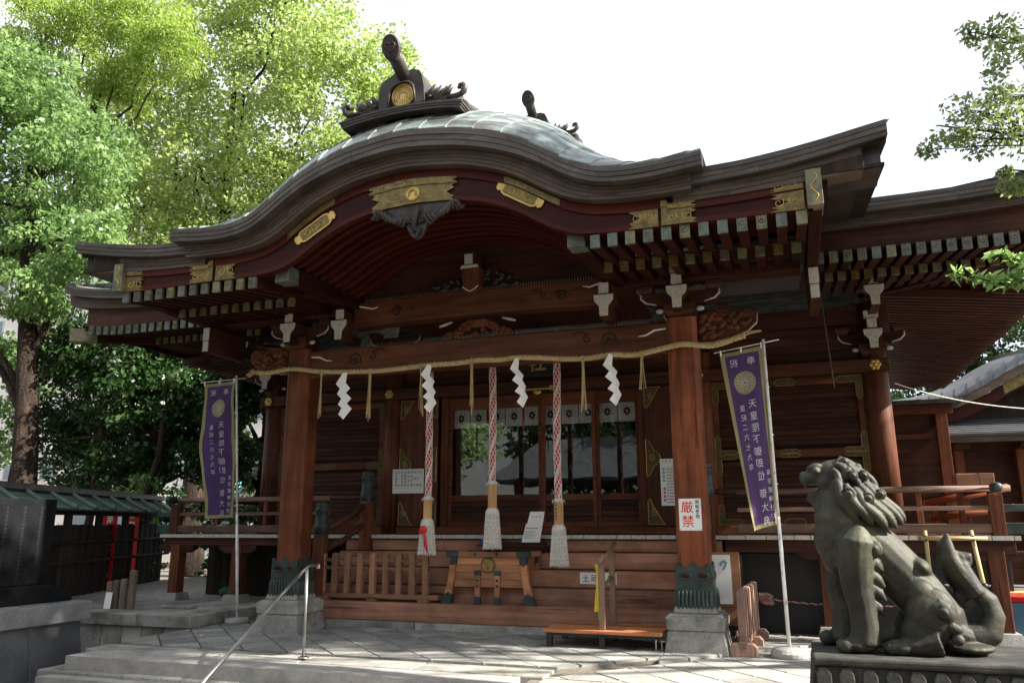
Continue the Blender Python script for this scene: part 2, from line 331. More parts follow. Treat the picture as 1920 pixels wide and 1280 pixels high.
# low terrace under the left veranda
terrace = struct(ob('stone_terrace', MB().box(-9.5, -3.84, -.22, 12, -.5, .135), M['concrete']))
stone_row('coping_stone', terrace, [-9.5, -7.6, -5.75, -4.72, -3.83], -.36, .32, -.005, .152, M['granite'])
stone_row('wall_stone', terrace, [-6.6, -5.72, -5.35, -5.0, -4.66, -4.3, -3.86], -.30, -.19, -.42, -.012, M['granite'], .008)
stone_row('coping_stone', terrace, [-9.5, -7.0, -5.0, -3.83], .325, 1.6, .0, .148, M['granite'])
# ------------------------------------------------------------------ shrine hall
W, V = 2.5, 1.35                      # wall plane and veranda edge
hall = thing('shrine_hall', 'red-brown wooden shrine hall with curved copper-roofed porch and wide veranda', 'shrine', (0, 0, 0))
H = hall
rng = random.Random(11)
def part(name, mb, mat, bevel=0, smooth=False, parent=None, **k): return ob(name, mb, mat, parent or H, bevel=bevel, smooth=smooth, **k)
# --- base plinth, stairs
for a, b in ((-2.72, -1.05), (-1.04, 1.18), (1.19, 2.9)):
    part('plinth_stone', MB().box(a, b-.004, .47, .80, -.02, .075), M['granite'], .008)
sy = [.58, .80, 1.0, 1.2]; sz = [.30, .505, .715, .93]
part('stair_beam', MB().box(-2.80, 2.92, .56, .86, .075, .305), M['step'], .018)
for i in range(1, 4):
    part('stair_tread', MB().box(-2.62, 2.74, sy[i], sy[i]+.30, sz[i]-.205, sz[i]), M['step'], .014)
part('stair_tread', MB().box(-2.62, 2.74, V+.02, V+.2, .94, 1.09), M['step'], .01)
# --- veranda boards with weathered pale ends
x = -6.0
while x < 5.99:
    w = rng.choice((.16, .19, .22, .25)); w = min(w, 6.0-x)
    if not -2.66 < x+w/2 < -2.0 or True:
        o = part('veranda_board', MB().box(x+.002, x+w-.002, V-.02+rng.uniform(-.012, .008), W-.2, 1.115, 1.152+rng.uniform(-.002, .002)), M['greywood_z'] if False else M['wood_y'])
        part('end_grain', MB().box(x+.004, x+w-.004, V-.032, V-.016, 1.105, 1.1545), M['vend'] if 'vend' in M else M['endgrain'], parent=o)
    x += w
part('veranda_beam', MB().box(-5.95, -2.7, V+.03, V+.17, .99, 1.112), M['wood_x'], .006)
part('veranda_beam', MB().box(2.78, 5.95, V+.03, V+.17, .95, 1.112), M['wood_x'], .006)
for x in (-5.72, -4.55, -3.3, 3.95, 5.74):
    z0 = .15 if x < 0 else 0
    part('veranda_post', MB().box(x-.085, x+.085, V+.02, V+.19, z0+.10, .99), M['wood_z'], .008)
    part('post_pad', MB().frus(x, V+.1, z0-.02, z0+.11, .34, .34, .27, .27), M['granite'], .006)
    part('bracket_arm', MB().xz([(x-.34, .985), (x-.34, .93), (x-.22, .87), (x+.22, .87), (x+.34, .93), (x+.34, .985)], V+.04, V+.165), M['wood_x'], .006)
# --- veranda side boards running back
for s in (-1, 1):
    part('veranda_side', MB().box(s*5.98, s*4.9, W-.19, 10.5, 1.11, 1.148), M['wood_y'])
    for y in (4.2, 6.6, 9.2): part('veranda_post', MB().box(s*5.66, s*5.82, y, y+.16, 0.0, 1.11), M['wood_z'], .006)
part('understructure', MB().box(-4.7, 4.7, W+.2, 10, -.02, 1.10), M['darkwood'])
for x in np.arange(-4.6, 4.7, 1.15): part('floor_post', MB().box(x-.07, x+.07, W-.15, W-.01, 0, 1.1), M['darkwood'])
# --- railings
def rail_set(x0, x1, posts):
    for z, r, fl in ((1.685, .038, 0), (1.465, .03, 1), (1.235, .05, 2)):
        mb = MB()
        if fl == 0: mb.tube([(x0, V+.09, z), (x1, V+.09, z)], r, 12)
        elif fl == 1: mb.box(x0, x1, V+.06, V+.12, z-.026, z+.026)
        else: mb.box(x0, x1, V+.05, V+.13, z-.055, z+.055)
        part('veranda_rail', mb, M['greyrail'] if 'greyrail' in M else M['wood_x'], .006 if fl else 0, fl == 0)
    for x in posts:
        part('rail_post', MB().box(x-.035, x+.035, V+.052, V+.128, 1.295, 1.437), M['wood_z'], .004)
        part('rail_post', MB().box(x-.03, x+.03, V+.056, V+.124, 1.494, 1.645), M['wood_z'], .004)
rail_set(-5.95, -2.95, (-5.75, -5.0, -4.1, -3.3)); rail_set(2.95, 5.98, (3.3, 4.4, 5.02))
for s in (-1, 1):
    p = part('rail_corner_post', MB().box(s*5.74, s*5.88, V+.03, V+.16, 1.15, 1.62), M['wood_z'], .006)
    part('post_cap', MB().tube([(s*5.81, V-.12, 1.69), (s*5.81, V+.02, 1.69)], [.05, .058], 12).sph((s*5.81, V-.13, 1.69), (.055, .035, .055)), M['greenmetal'], parent=p, smooth=True)
    for z, h in ((1.465, .04), (1.235, .065)):
        part('rail_end_cap', MB().box(s*5.86, s*6.16, V+.045, V+.135, z-h, z+h), M['greenmetal'], .008, parent=p)
    part('veranda_rail', MB().tube([(s*5.81, V+.1, 1.69), (s*5.81, 10, 1.69)], .036, 10), M['wood_y'], smooth=True)
# --- stair newels with bronze caps, sloping hand rails
def newel(x, y, z0, z1):
    p = part('newel_post', MB().box(x-.075, x+.075, y-.075, y+.075, z0, z1-.33), M['wood_z'], .008)
    prof = [(.098, z1-.42), (.098, z1-.30), (.088, z1-.29), (.088, z1-.12), (.10, z1-.11), (.10, z1-.085), (.075, z1-.075), (.08, z1-.05), (.085, z1-.03), (.06, z1), (.01, z1+.012)]
    part('newel_cap', MB().lathe(prof, x, y, 18), M['greenmetal'], parent=p, smooth=True)
    mb = MB()
    for k in range(4):
        a = k*math.pi/2; mb.xz([(-.072, z1-.42), (-.04, z1-.45), (0, z1-.50), (.04, z1-.45), (.072, z1-.42), (.072, z1-.38), (-.072, z1-.38)], -.080, -.070)
        mb2 = MB(); mb2.v = mb.v[-14:]; 
        Mx = Matrix.Translation((x, y, 0)) @ Matrix.Rotation(a, 4, 'Z')
        mb.v[-14:] = [tuple(Mx @ Vector(q)) for q in mb.v[-14:]]
    part('cap_skirt', mb, M['greenmetal'], parent=p)
for s in (-1, 1):
    xb = -2.60 if s < 0 else 2.60
    newel(xb, .66, .30, 1.60); newel(xb+(.35 if s < 0 else 0), V-.06, .94, 2.06)
    for dz0, dz1, r in ((1.20, 1.60, .045), (.92, 1.34, .04)):
        part('stair_rail', MB().tube([(xb, .66, dz0), (xb+(.18 if s < 0 else 0), .95, dz0+.16), (xb+(.35 if s < 0 else 0), V-.06, dz1)], r, 10), M['wood_y'], smooth=True)
    part('stair_rail', MB().tube([(xb+(.35 if s < 0 else 0), V-.06, 1.69), (xb+(.10 if s < 0 else .25), V+.08, 1.69), (-2.96 if s < 0 else 2.96, V+.09, 1.69)], .036, 10), M['wood_x'], smooth=True)
# --- wall: columns, sills, nageshi
for x in (-4.8, -2.47, 2.47, 4.8):
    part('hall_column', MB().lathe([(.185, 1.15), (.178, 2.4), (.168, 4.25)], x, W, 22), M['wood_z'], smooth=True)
part('sill_beam', MB().box(-4.95, 4.95, W-.12, W+.12, 1.155, 1.26), M['beam'], .008)
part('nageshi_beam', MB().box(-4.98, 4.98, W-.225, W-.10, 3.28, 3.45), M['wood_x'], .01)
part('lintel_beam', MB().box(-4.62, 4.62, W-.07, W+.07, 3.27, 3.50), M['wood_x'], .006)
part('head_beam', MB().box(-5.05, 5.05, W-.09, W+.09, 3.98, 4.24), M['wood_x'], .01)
for x in (-4.8, -2.47, 2.47, 4.8):
    mb = MB()
    for k in range(6):
        a = k*math.pi/3; mb.sph((x+.048*math.cos(a), W-.236, 3.365+.048*math.sin(a)), (.030, .012, .030), 8, 5)
    mb.sph((x, W-.245, 3.365), (.028, .022, .028), 8, 5)
    part('flower_boss', mb, M['brightgold'], smooth=True)
for i, (a, b) in enumerate(((-4.64, -2.63), (-2.3, 2.3), (2.63, 4.64))):
    n = 4
    for k in range(n): part('frieze_board', MB().box(a, b, W-.02, W+.03, 3.505+k*.118, 3.505+(k+1)*.118-.004), M['wood_x'], .003)
M['gold_d'] = mottled('aged_gilt_openwork', [(.3, (.045, .030, .012)), (.55, (.10, .070, .026)), (.75, (.20, .145, .055))], 22, .5, .45, .8, 60, .35, .5, dist=.006)
# --- slatted side bays
slat = MB().xz([(0, 0)], 0, 1) if False else None
sm = MB().yz([(-.016, .066), (-.030, .010), (-.030, .0), (.02, .0), (.02, .066)], -.915, .915).mesh('slat')
for s in (-1, 1):
    cx = s*3.635
    fr = part('panel_frame', MB().box(cx-1.0, cx-.92, W-.06, W+.05, 1.262, 3.268).box(cx+.92, cx+1.0, W-.06, W+.05, 1.262, 3.268)
              .box(cx-.918, cx+.918, W-.058, W+.05, 1.262, 1.36).box(cx-.918, cx+.918, W-.058, W+.05, 3.17, 3.268).box(cx-.918, cx+.918, W-.058, W+.05, 2.18, 2.29), M['beam'], .006)
    part('panel_board', MB().box(cx-.92, cx+.92, W+.02, W+.04, 1.3, 3.2), M['darkwood'], parent=fr)
    z = 1.362
    while z < 3.16:
        if not 2.12 < z < 2.285: ob('slat', sm, M['wood_x'], fr, loc=(cx, W, z))
        z += .0705
    # gilt fittings
    def fit(name, poly, y=W-.062, t=.006): part(name, MB().xz(poly, y-t, y), M['gold_d'], .002, parent=fr); part('fitting_edge', MB().tube([(a, y-t-.001, c) for a, c in poly], .003, 5, closed=True), M['gold'] if cx < 0 else M['brightgold'], parent=fr)
    for sx in (-1, 1):
        ex = cx+sx*.995; q = lambda d: ex-sx*d
        fit('corner_fitting', [(q(0), 3.262), (q(.30), 3.262), (q(.33), 3.22), (q(.30), 3.175), (q(.085), 3.175), (q(.085), 2.98), (q(.045), 2.94), (q(0), 2.98)])
        fit('corner_fitting', [(q(0), 2.47), (q(.04), 2.51), (q(.08), 2.47), (q(.08), 2.30), (q(.27), 2.295), (q(.31), 2.265), (q(.27), 2.24), (q(0), 2.24)])
        fit('corner_fitting', [(q(0), 1.99), (q(.04), 1.95), (q(.08), 1.99), (q(.08), 2.17), (q(.27), 2.175), (q(.31), 2.205), (q(.27), 2.23), (q(0), 2.23)])
        fit('corner_fitting', [(q(0), 1.27), (q(.28), 1.27), (q(.31), 1.31), (q(.28), 1.355), (q(.08), 1.355), (q(.08), 1.52), (q(.04), 1.56), (q(0), 1.52)])
    for zz in (3.22, 2.262, 2.205, 1.31):
        hh = .05 if zz > 3 or zz < 2 else .024
        fit('centre_fitting', [(cx-.14, zz), (cx-.10, zz+hh), (cx+.10, zz+hh), (cx+.14, zz), (cx+.10, zz-hh), (cx-.10, zz-hh)])
# --- centre bay: folded-back door leaves, glazed sliding doors
for s, xa, xb in ((-1, -2.30, -1.64), (1, 1.66, 2.30)):
    leaf = part('door_leaf', MB().box(xa, xb, W-.14, W-.08, 1.262, 3.268), M['wood_z'], .008)
    # the leaf overlaps the column side; gilt hinges of triangular openwork
    for xe, d in ((xa, 1), (xb, -1)):
        for zc, kind in ((3.25, 't'), (2.22, 'm'), (1.29, 'b')):
            q = lambda u: xe+d*u
            if kind == 't': poly = [(q(.01), zc), (q(.25), zc), (q(.20), zc-.05), (q(.15), zc-.15), (q(.09), zc-.24), (q(.04), zc-.30), (q(.01), zc-.30)]
            elif kind == 'b': poly = [(q(.01), zc), (q(.25), zc), (q(.20), zc+.05), (q(.15), zc+.15), (q(.09), zc+.24), (q(.04), zc+.36), (q(.01), zc+.33)]
            else: poly = [(q(.01), zc+.27), (q(.05), zc+.25), (q(.12), zc+.12), (q(.20), zc+.05), (q(.215), zc), (q(.20), zc-.05), (q(.12), zc-.12), (q(.05), zc-.25), (q(.01), zc-.27)]
            if (s < 0) or xe == xa or True:
                h = part('hinge_plate', MB().xz(poly, W-.146, W-.139), M['gold_d'], .002, parent=leaf)
                part('hinge_edge', MB().tube([(a, W-.147, c) for a, c in poly], .0038, 5, closed=True), M['brightgold'], parent=leaf)
                cc = (sum(a for a, c in poly)/len(poly), sum(c for a, c in poly)/len(poly)); part('hinge_scroll', MB().tube([(cc[0]+d*.04*(.2+.8*t/9)*math.cos(t)-d*.01, W-.147, cc[1]+.055*(.2+.8*t/9)*math.sin(t)) for t in np.linspace(0, 9, 26)], .003, 5), M['brightgold'], parent=leaf)
part('door_jamb', MB().box(-1.62, -1.50, W-.05, W+.09, 1.262, 3.268), M['wood_z'], .006)
part('door_jamb', MB().box(1.56, 1.645, W-.05, W+.09, 1.262, 3.268), M['wood_z'], .006)
gm, nt, b = newmat('door_glass')
nt.nodes.remove(b); lw = N(nt, 'ShaderNodeLayerWeight', Blend=.35); gl = N(nt, 'ShaderNodeBsdfGlossy', Roughness=.012); gl.inputs['Color'].default_value = (.9, .92, .93, 1)
tr = N(nt, 'ShaderNodeBsdfTransparent'); tr.inputs['Color'].default_value = (.95, .96, .96, 1); mx = N(nt, 'ShaderNodeMixShader')
mr = N(nt, 'ShaderNodeMapRange'); mr.inputs['To Min'].default_value = .07; mr.inputs['To Max'].default_value = .9; nt.links.new(lw.outputs['Fresnel'], mr.inputs['Value'])
n_ = N(nt, 'ShaderNodeTexNoise', Scale=2.2, Detail=1.0); bp = N(nt, 'ShaderNodeBump', Strength=.05, Distance=.02); nt.links.new(coords(nt).outputs[0], n_.inputs['Vector']); nt.links.new(n_.outputs['Fac'], bp.inputs['Height']); nt.links.new(bp.outputs[0], gl.inputs['Normal'])
nt.links.new(mr.outputs[0], mx.inputs[0]); nt.links.new(tr.outputs[0], mx.inputs[1]); nt.links.new(gl.outputs[0], mx.inputs[2]); nt.links.new(mx.outputs[0], nt.nodes['Material Output'].inputs['Surface'])
M['glass'] = gm
doors = [(-1.50, -.74), (-.76, .06), (.06, .90), (.90, 1.56)]
for i, (a, b_) in enumerate(doors):
    y = W-.03+(.03 if i in (0, 3) else 0)
    st = .055
    d = part('sliding_door', MB().box(a, a+st, y, y+.035, 1.262, 3.268).box(b_-st, b_, y, y+.035, 1.262, 3.268).box(a+st, b_-st, y+.001, y+.034, 3.075, 3.268)
             .box(a+st, b_-st, y+.001, y+.034, 1.64, 1.735).box(a+st, b_-st, y+.001, y+.034, 1.262, 1.33), M['beam'], .004)
    part('glass_pane', MB().box(a+st+.002, b_-st-.002, y+.014, y+.020, 1.737, 3.073), M['glass'], parent=d)
    for k in range(4): part('kick_board', MB().box(a+st+.002, b_-st-.002, y+.006, y+.03, 1.332+k*.077, 1.332+(k+1)*.077-.005), M['wood_x'], .003, parent=d)
# --- hall carcass: side and rear walls, floor, ceiling
for s in (-1, 1):
    k = 0
    for y in np.arange(W+.17, 10.4, .6):
        part('wall_board', MB().box(s*4.76, s*4.82, y, y+.595, 1.15, 4.2), M['wood_z'], .004)
part('rear_wall', MB().box(-4.8, 4.8, 10.42, 10.5, 0, 4.3), M['wood_z'])
part('floor', MB().box(-4.7, 4.7, W+.13, 10.4, 1.13, 1.17), M['wood_y'])
part('ceiling', MB().box(-4.75, 4.75, W+.1, 10.4, 4.12, 4.16), M['wood_y'])
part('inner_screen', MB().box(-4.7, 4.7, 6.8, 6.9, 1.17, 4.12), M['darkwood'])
# ------------------------------------------------------------------ porch: posts, beams, brackets
def chamf(w, c): h = w/2; return [(-h, -h+c), (-h+c, -h), (h-c, -h), (h, -h+c), (h, h-c), (h-c, h), (-h+c, h), (-h, h-c)]
for px in (-2.58, 2.56):
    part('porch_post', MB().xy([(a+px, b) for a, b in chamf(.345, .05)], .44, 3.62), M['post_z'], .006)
    part('post_plinth', MB().frus(px, 0, -.03, .205, .66, .66, .575, .575), M['granite'], .012)
    prof = [(.615, .21), (.615, .33), (.58, .35), (.47, .375), (.44, .43)]
    mb = MB()
    mb.frus(px, 0, .205, .345, .60, .60, .615, .615); mb.frus(px, 0, .345, .372, .60, .60, .52, .52); mb.frus(px, 0, .372, .445, .47, .47, .425, .425)
    part('post_base', mb, M['granite'], .016)
    sl = part('post_sleeve', MB().xy([(a+px, b) for a, b in chamf(.365, .05)], .46, .80).frus(px, 0, .385, .62, .405, .405, .40, .40), M['greenmetal'], .012)
    for a in range(4):
        Mx = Matrix.Translation((px, 0, 0)) @ Matrix.Rotation(a*math.pi/2, 4, 'Z')
        h = .19
        poly = [(-h, .62), (h, .62), (h, .865), (.155, .885), (.125, .84), (.085, .825), (.045, .85), (.03, .88), (0, .905), (-.03, .88), (-.045, .85), (-.085, .825), (-.125, .84), (-.155, .885), (-h, .865)]
        part('sleeve_plate', MB().xz(poly, -.192, -.178).xform(Mx), M['greenmetal'], .004, parent=sl)
        for sx in (-.092, .092):
            ring = [(sx+.052*math.cos(t)*1.25, -.194, .752+.032*math.sin(t)) for t in np.linspace(0, 2*math.pi, 17)[:-1]]
            part('sleeve_rim', MB().tube(ring, .010, 6, closed=True).xform(Mx), M['greenmetal'], smooth=True, parent=sl)
            part('sleeve_inlay', MB().sph((sx, -.191, .752), (.048, .006, .02), 12, 6).xform(Mx), M['lacquer'], smooth=True, parent=sl)
        mb = MB()
        for k in range(9):
            u = (k-4)*.042; mb.tube([(u, -.197, .605), (u, -.203, .58), (u*1.02, -.206, .45), (u*1.0, -.200, .40), (u*.95, -.18, .375)], [.012, .019, .021, .019, .012], 8)
        part('sleeve_fluting', mb.xform(Mx), M['greenmetal'], smooth=True, parent=sl)
def scroll(cx, cz, y, s, r0=.085, turns=1.4, w=.009, tail=.35):
    pts = []
    for t in np.linspace(0, turns*2*math.pi, 34):
        r = r0*(.16+.84*t/(turns*2*math.pi)); pts.append((cx+s*r*math.cos(t+.4), y, cz+r*math.sin(t+.4)))
    ex, ez = pts[-1][0], pts[-1][2]
    for u in np.linspace(.1, 1, 10): pts.append((ex+s*tail*u, y, ez+.05*math.sin(u*3.0)-.03*u))
    return MB().tube(pts, [w]*(len(pts)-6)+[w*.9, w*.8, w*.7, w*.5, w*.35, w*.2], 6)
def beam_poly(hw, z0, z1, arch):
    p = [(-hw, z1)]; 
    for t in np.linspace(-1, 1, 21): pass
    bot = [(hw*t, z0+arch*(1-abs(t)**3)) for t in np.linspace(-1, 1, 19)]
    top = [(hw*t, z1+arch*.5*(1-t*t)) for t in np.linspace(1, -1, 11)]
    return bot+top
main_beam = part('rainbow_beam', MB().xz(beam_poly(2.42, 3.21, 3.575, .03), -.135, .135), M['beam'], .02)
up_beam = part('rainbow_beam', MB().xz(beam_poly(1.78, 3.85, 4.20, .045), -.12, .12), M['beam'], .02)
for s in (-1, 1):
    part('carved_scroll', scroll(s*1.72, 3.42, -.137, s, .10, 1.5, .010, .25), M['darkwood'], smooth=True, parent=main_beam)
    part('carved_scroll', scroll(s*1.45, 3.45, -.137, -s, .055, 1.2, .008, .22), M['darkwood'], smooth=True, parent=main_beam)
    part('white_accent', MB().tube([(s*2.38, -.139, 3.50), (s*2.25, -.139, 3.49), (s*2.15, -.139, 3.44), (s*2.06, -.139, 3.43)], [.008, .012, .010, .004], 6), M['plaster'], parent=main_beam)
    part('carved_scroll', scroll(s*1.12, 4.03, -.122, s, .075, 1.4, .009, .2), M['darkwood'], smooth=True, parent=up_beam)
    part('carved_scroll', scroll(s*.90, 4.06, -.122, -s, .042, 1.1, .007, .15), M['darkwood'], smooth=True, parent=up_beam)
    part('white_accent', MB().tube([(s*1.74, -.124, 4.16), (s*1.6, -.124, 4.13), (s*1.48, -.124, 4.10), (s*1.40, -.124, 4.12)], [.008, .011, .009, .004], 6), M['plaster'], parent=up_beam)
for bm_, z, hw in ((main_beam, 3.60, 2.2), (up_beam, 4.225, 1.6)):
    mb = MB()
    for x in np.arange(-hw, hw, .035):
        zz = z-.012*(x/hw)**2; mb.add([(x-.0025, -.11, zz-.015), (x+.0025, -.11, zz-.015), (x, -.125, zz+.035), (x, -.105, zz-.015)], [(0, 1, 2), (1, 3, 2), (3, 0, 2)])
    tag(part('bird_spikes', mb, M['endgrain'], parent=bm_), kind='stuff')
# frog-leg strut and carving between the two beams
fl = [(-.50, 3.605), (-.44, 3.70), (-.30, 3.72), (-.22, 3.80), (-.10, 3.845), (.10, 3.845), (.22, 3.80), (.30, 3.72), (.44, 3.70), (.50, 3.605), (.36, 3.62), (.24, 3.66), (.12, 3.74), (-.12, 3.74), (-.24, 3.66), (-.36, 3.62)]
strut = part('frog_leg_strut', MB().xz(fl, -.06, .06), M['beam'], .01)
rg = random.Random(4); mb = MB()
for k in range(26):
    x = rg.uniform(-.42, .42); z = 3.62+(.22-.35*abs(x))*rg.random(); mb.sph((x, -.06+rg.uniform(-.02, .02), z), (rg.uniform(.03, .07), .03, rg.uniform(.018, .04)), 8, 6, Matrix.Rotation(rg.uniform(-.8, .8), 3, 'Y'))
part('carved_leaves', mb, M['beam'], smooth=True, parent=strut)
for s in (-1, 1):
    part('white_accent', MB().tube([(s*.34, -.075, 3.83), (s*.44, -.08, 3.80), (s*.52, -.08, 3.78)], [.008, .02, .012], 6), M['endgrain'], parent=strut)
# brackets
def nose(x, y, z, parent=None, s=1.0, top=True):
    """stepped bracket arm seen end-on, its cut faces painted white; z = bottom"""
    o = part('bracket_arm', MB().box(x-.055*s, x+.055*s, y, y+.5, z, z+.13*s).frus(x, y+.13, z+.13*s, z+.27*s, .13*s, .24, .24*s, .26).box(x-.057*s, x+.057*s, y+.03, y+.5, z+.27*s, z+.42*s), M['wood_y'], .005)
    part('painted_end', MB().xz([(x-.05*s, z+.006), (x+.05*s, z+.006), (x+.056*s, z+.128*s), (x+.11*s, z+.19*s), (x+.118*s, z+.265*s), (x-.118*s, z+.265*s), (x-.11*s, z+.19*s), (x-.056*s, z+.128*s)], y-.006, y+.012), M['endgrain'], .003, parent=o)
    part('painted_end', MB().xz([(x-.06*s, z+.285*s), (x+.06*s, z+.285*s), (x+.06*s, z+.415*s), (x-.06*s, z+.415*s)], y+.015, y+.0285), M['endgrain'], .003, parent=o)
    if top: part('painted_end', MB().xz([(x-.088*s, z+.43*s), (x+.088*s, z+.43*s), (x+.092*s, z+.525*s), (x-.092*s, z+.525*s)], y+.02, y+.12), M['endgrain'], .004, parent=o)
    return o
def bset(x, y, z0, arm=.46, front=True):
    part('bracket_block', MB().frus(x, y, z0, z0+.09, .25, .25, .35, .35).box(x-.175, x+.175, y-.175, y+.175, z0+.09, z0+.17), M['wood_x'], .006)
    L = arm
    pl = [(x-L, z0+.33), (x-L, z0+.27), (x-L*.88, z0+.215), (x-L*.62, z0+.175), (x+L*.62, z0+.175), (x+L*.88, z0+.215), (x+L, z0+.27), (x+L, z0+.33)]
    a = part('bracket_arm', MB().xz(pl, y-.065, y+.065), M['wood_x'], .006)
    for s in (-1, 1):
        part('painted_end', MB().tube([(x+s*L*.60, y-.0675, z0+.19), (x+s*L*.86, y-.0675, z0+.222), (x+s*L*.985, y-.0675, z0+.278), (x+s*L*.985, y-.0675, z0+.325)], [.006, .012, .014, .008], 6), M['endgrain'], parent=a)
        part('bracket_block', MB().frus(x+s*L*.86, y, z0+.335, z0+.385, .13, .13, .19, .19).box(x+s*L*.86-.095, x+s*L*.86+.095, y-.095, y+.095, z0+.385, z0+.43), M['wood_x'], .004)
        part('painted_end', MB().sph((x+s*L*.5, y-.10, z0+.10), (.05, .02, .03), 8, 6), M['endgrain'], smooth=True, parent=a)
    if front: nose(x, y-.36, z0+.06)
for px in (-2.64, 2.55): bset(px, 0, 3.62)
for x in (-1.86, 1.70): nose(x, -.34, 3.66, top=False)
part('eave_purlin', MB().box(-3.9, -1.9, -.1, .1, 4.06, 4.20), M['wood_x'], .006); part('eave_purlin', MB().box(1.9, 3.9, -.1, .1, 4.06, 4.20), M['wood_x'], .006)
for x in (-2.47, 2.47): bset(x, W-.02, 4.02, front=False)
for x in (-4.8, 4.8):
    bset(x, W-.02, 3.50, .42, True); nose(x, W-1.05, 3.98)
part('eave_purlin', MB().box(-6.6, -4.2, W-.95, W-.80, 4.32, 4.44), M['wood_x'], .006); part('eave_purlin', MB().box(4.2, 6.6, W-.95, W-.80, 4.32, 4.44), M['wood_x'], .006)
# curved tie beams from porch posts to the hall
for x in (-2.58, 2.56):
    part('tie_beam', MB().tube([(x, .1, 3.35), (x, .7, 3.62), (x, 1.5, 3.82), (x, W-.1, 3.86)], [.13, .14, .14, .13], 10, flat=1.2), M['wood_y'], smooth=True)
# carved nosings outside the posts
for s in (-1, 1):
    px = 2.56*s if s > 0 else -2.58
    q = lambda u: px+s*(u-2.56)
    ol = [(2.74, 3.34), (2.90, 3.33), (3.10, 3.37), (3.28, 3.43), (3.38, 3.52), (3.39, 3.62), (3.33, 3.68), (3.26, 3.66), (3.22, 3.62), (3.14, 3.665), (3.0, 3.69), (2.86, 3.67), (2.74, 3.62)]
    o = part('carved_nosing', MB().xz([(q(a), b) for a, b in (ol if s > 0 else ol[::-1])], -.07, .07), M['beam'], .012)
    part('white_accent', MB().tube([(q(a), -.02, b) for a, b in ol[:8]], .017, 6), M['endgrain'], smooth=True, parent=o)
    part('carved_rim', MB().tube([(q(a), -.065, b) for a, b in ol], .014, 6), M['beam'], smooth=True, parent=o)
    rg = random.Random(8)
    for k in range(30):
        u = rg.uniform(2.78, 3.30); zc = rg.uniform(3.38, 3.63)
        if u > 3.1 and zc < 3.44: continue
        a = rg.uniform(-1.2, 1.2)
        part('carved_leaf', MB().sph((q(u), -.075, zc), (rg.uniform(.04, .075), .025, rg.uniform(.022, .038)), 9, 6, Matrix.Rotation(a, 3, 'Y')), M['beam'], smooth=True, parent=o)
# ------------------------------------------------------------------ porch eaves
K1 = smoothtab([(0, 5.44), (.25, 5.42), (.65, 5.36), (.95, 5.28), (1.25, 5.165), (1.45, 5.05), (1.62, 4.93), (1.8, 4.80), (2.0, 4.70), (2.2, 4.655), (2.45, 4.645), (2.7, 4.66), (3.1, 4.70)])
KB = smoothtab([(0, 5.09), (.25, 5.07), (.65, 5.02), (1.0, 4.91), (1.2, 4.82), (1.4, 4.69), (1.58, 4.57), (1.76, 4.47), (1.95, 4.41), (2.3, 4.375), (2.66, 4.375), (3.1, 4.39)])
BB = smoothtab([(0, 4.71), (.43, 4.685), (.73, 4.63), (.95, 4.555), (1.15, 4.46), (1.35, 4.335), (1.5, 4.235), (1.67, 4.155), (1.85, 4.115), (2.1, 4.10), (2.5, 4.095), (3.1, 4.09)])
OT = smoothtab([(2.7, 4.585), (3.0, 4.585), (3.4, 4.60), (3.8, 4.645), (4.1, 4.69), (4.4, 4.745), (4.70, 4.80)])
OB = smoothtab([(2.7, 4.30), (3.3, 4.31), (3.8, 4.335), (4.2, 4.36), (4.6, 4.385)])
sh = lambda x: x+.10*max(0, 1-abs(x)/2.6)
k1 = lambda x: interp(K1, sh(x)); kb = lambda x: interp(KB, sh(x)); bb = lambda x: interp(BB, x)
ot = lambda x: interp(OT, x); obt = lambda x: interp(OB, x)
def band(x0, x1, zt, zb, y0, y1, n=10, mb=None, yt=None):
    """curved strip between two height functions; yt shifts the upper front edge"""
    mb = mb or MB(); xs = np.linspace(x0, x1, n+1); vs = []; fs = []
    for x in xs: vs += [(x, y0, zb(x)), (x, (yt if yt is not None else y0), zt(x)), (x, y1, zt(x)), (x, y1, zb(x))]
    for i in range(n):
        a = i*4; b = a+4
        for k in range(4): fs.append((a+k, a+(k+1) % 4, b+(k+1) % 4, b+k))
    fs += [(0, 3, 2, 1), (n*4, n*4+1, n*4+2, n*4+3)]
    return mb.add(vs, fs)
rng = random.Random(21)
def laminated(name, x0, x1, zt, zb, y0, y1, rows, mat, seg=.72, parent=None):
    for r in range(rows):
        f0, f1 = r/rows, (r+1)/rows
        t = lambda x, f=f0: zt(x)+(zb(x)-zt(x))*f-(.0025 if f else 0)
        b = lambda x, f=f1: zt(x)+(zb(x)-zt(x))*f
        x = x0-rng.uniform(0, seg)
        while x < x1:
            a, e = max(x, x0), min(x+seg*rng.uniform(.9, 1.1), x1); x = x+seg if e < x1 else x1+1
            if e-a < .02: continue
            nn = max(2, int((e-a)/.07)); yy = y0+r*.007+rng.uniform(-.002, .002)
            ob(name, band(a+.0012, e-.0012, t, b, yy, y1, nn), mat, parent)
            x = e if e < x1 else x1+1
fas = part('eave_fascia', band(-3.02, 3.02, lambda x: k1(x)-.02, lambda x: kb(x)+.02, -1.93, -1.6, 60), M['bronze'])
mid = lambda x: k1(x)-(.185 if abs(x) < 1.2 else .185-.04*min(1, (abs(x)-1.2)/1.0))
laminated('fascia_strip', -3.08, 3.06, k1, mid, -2.15, -1.93, 3, M['fascia'], parent=fas)
laminated('fascia_strip', -2.96, 2.94, lambda x: mid(x)-.006, kb, -2.02, -1.80, 4, M['fascia2'], parent=fas)
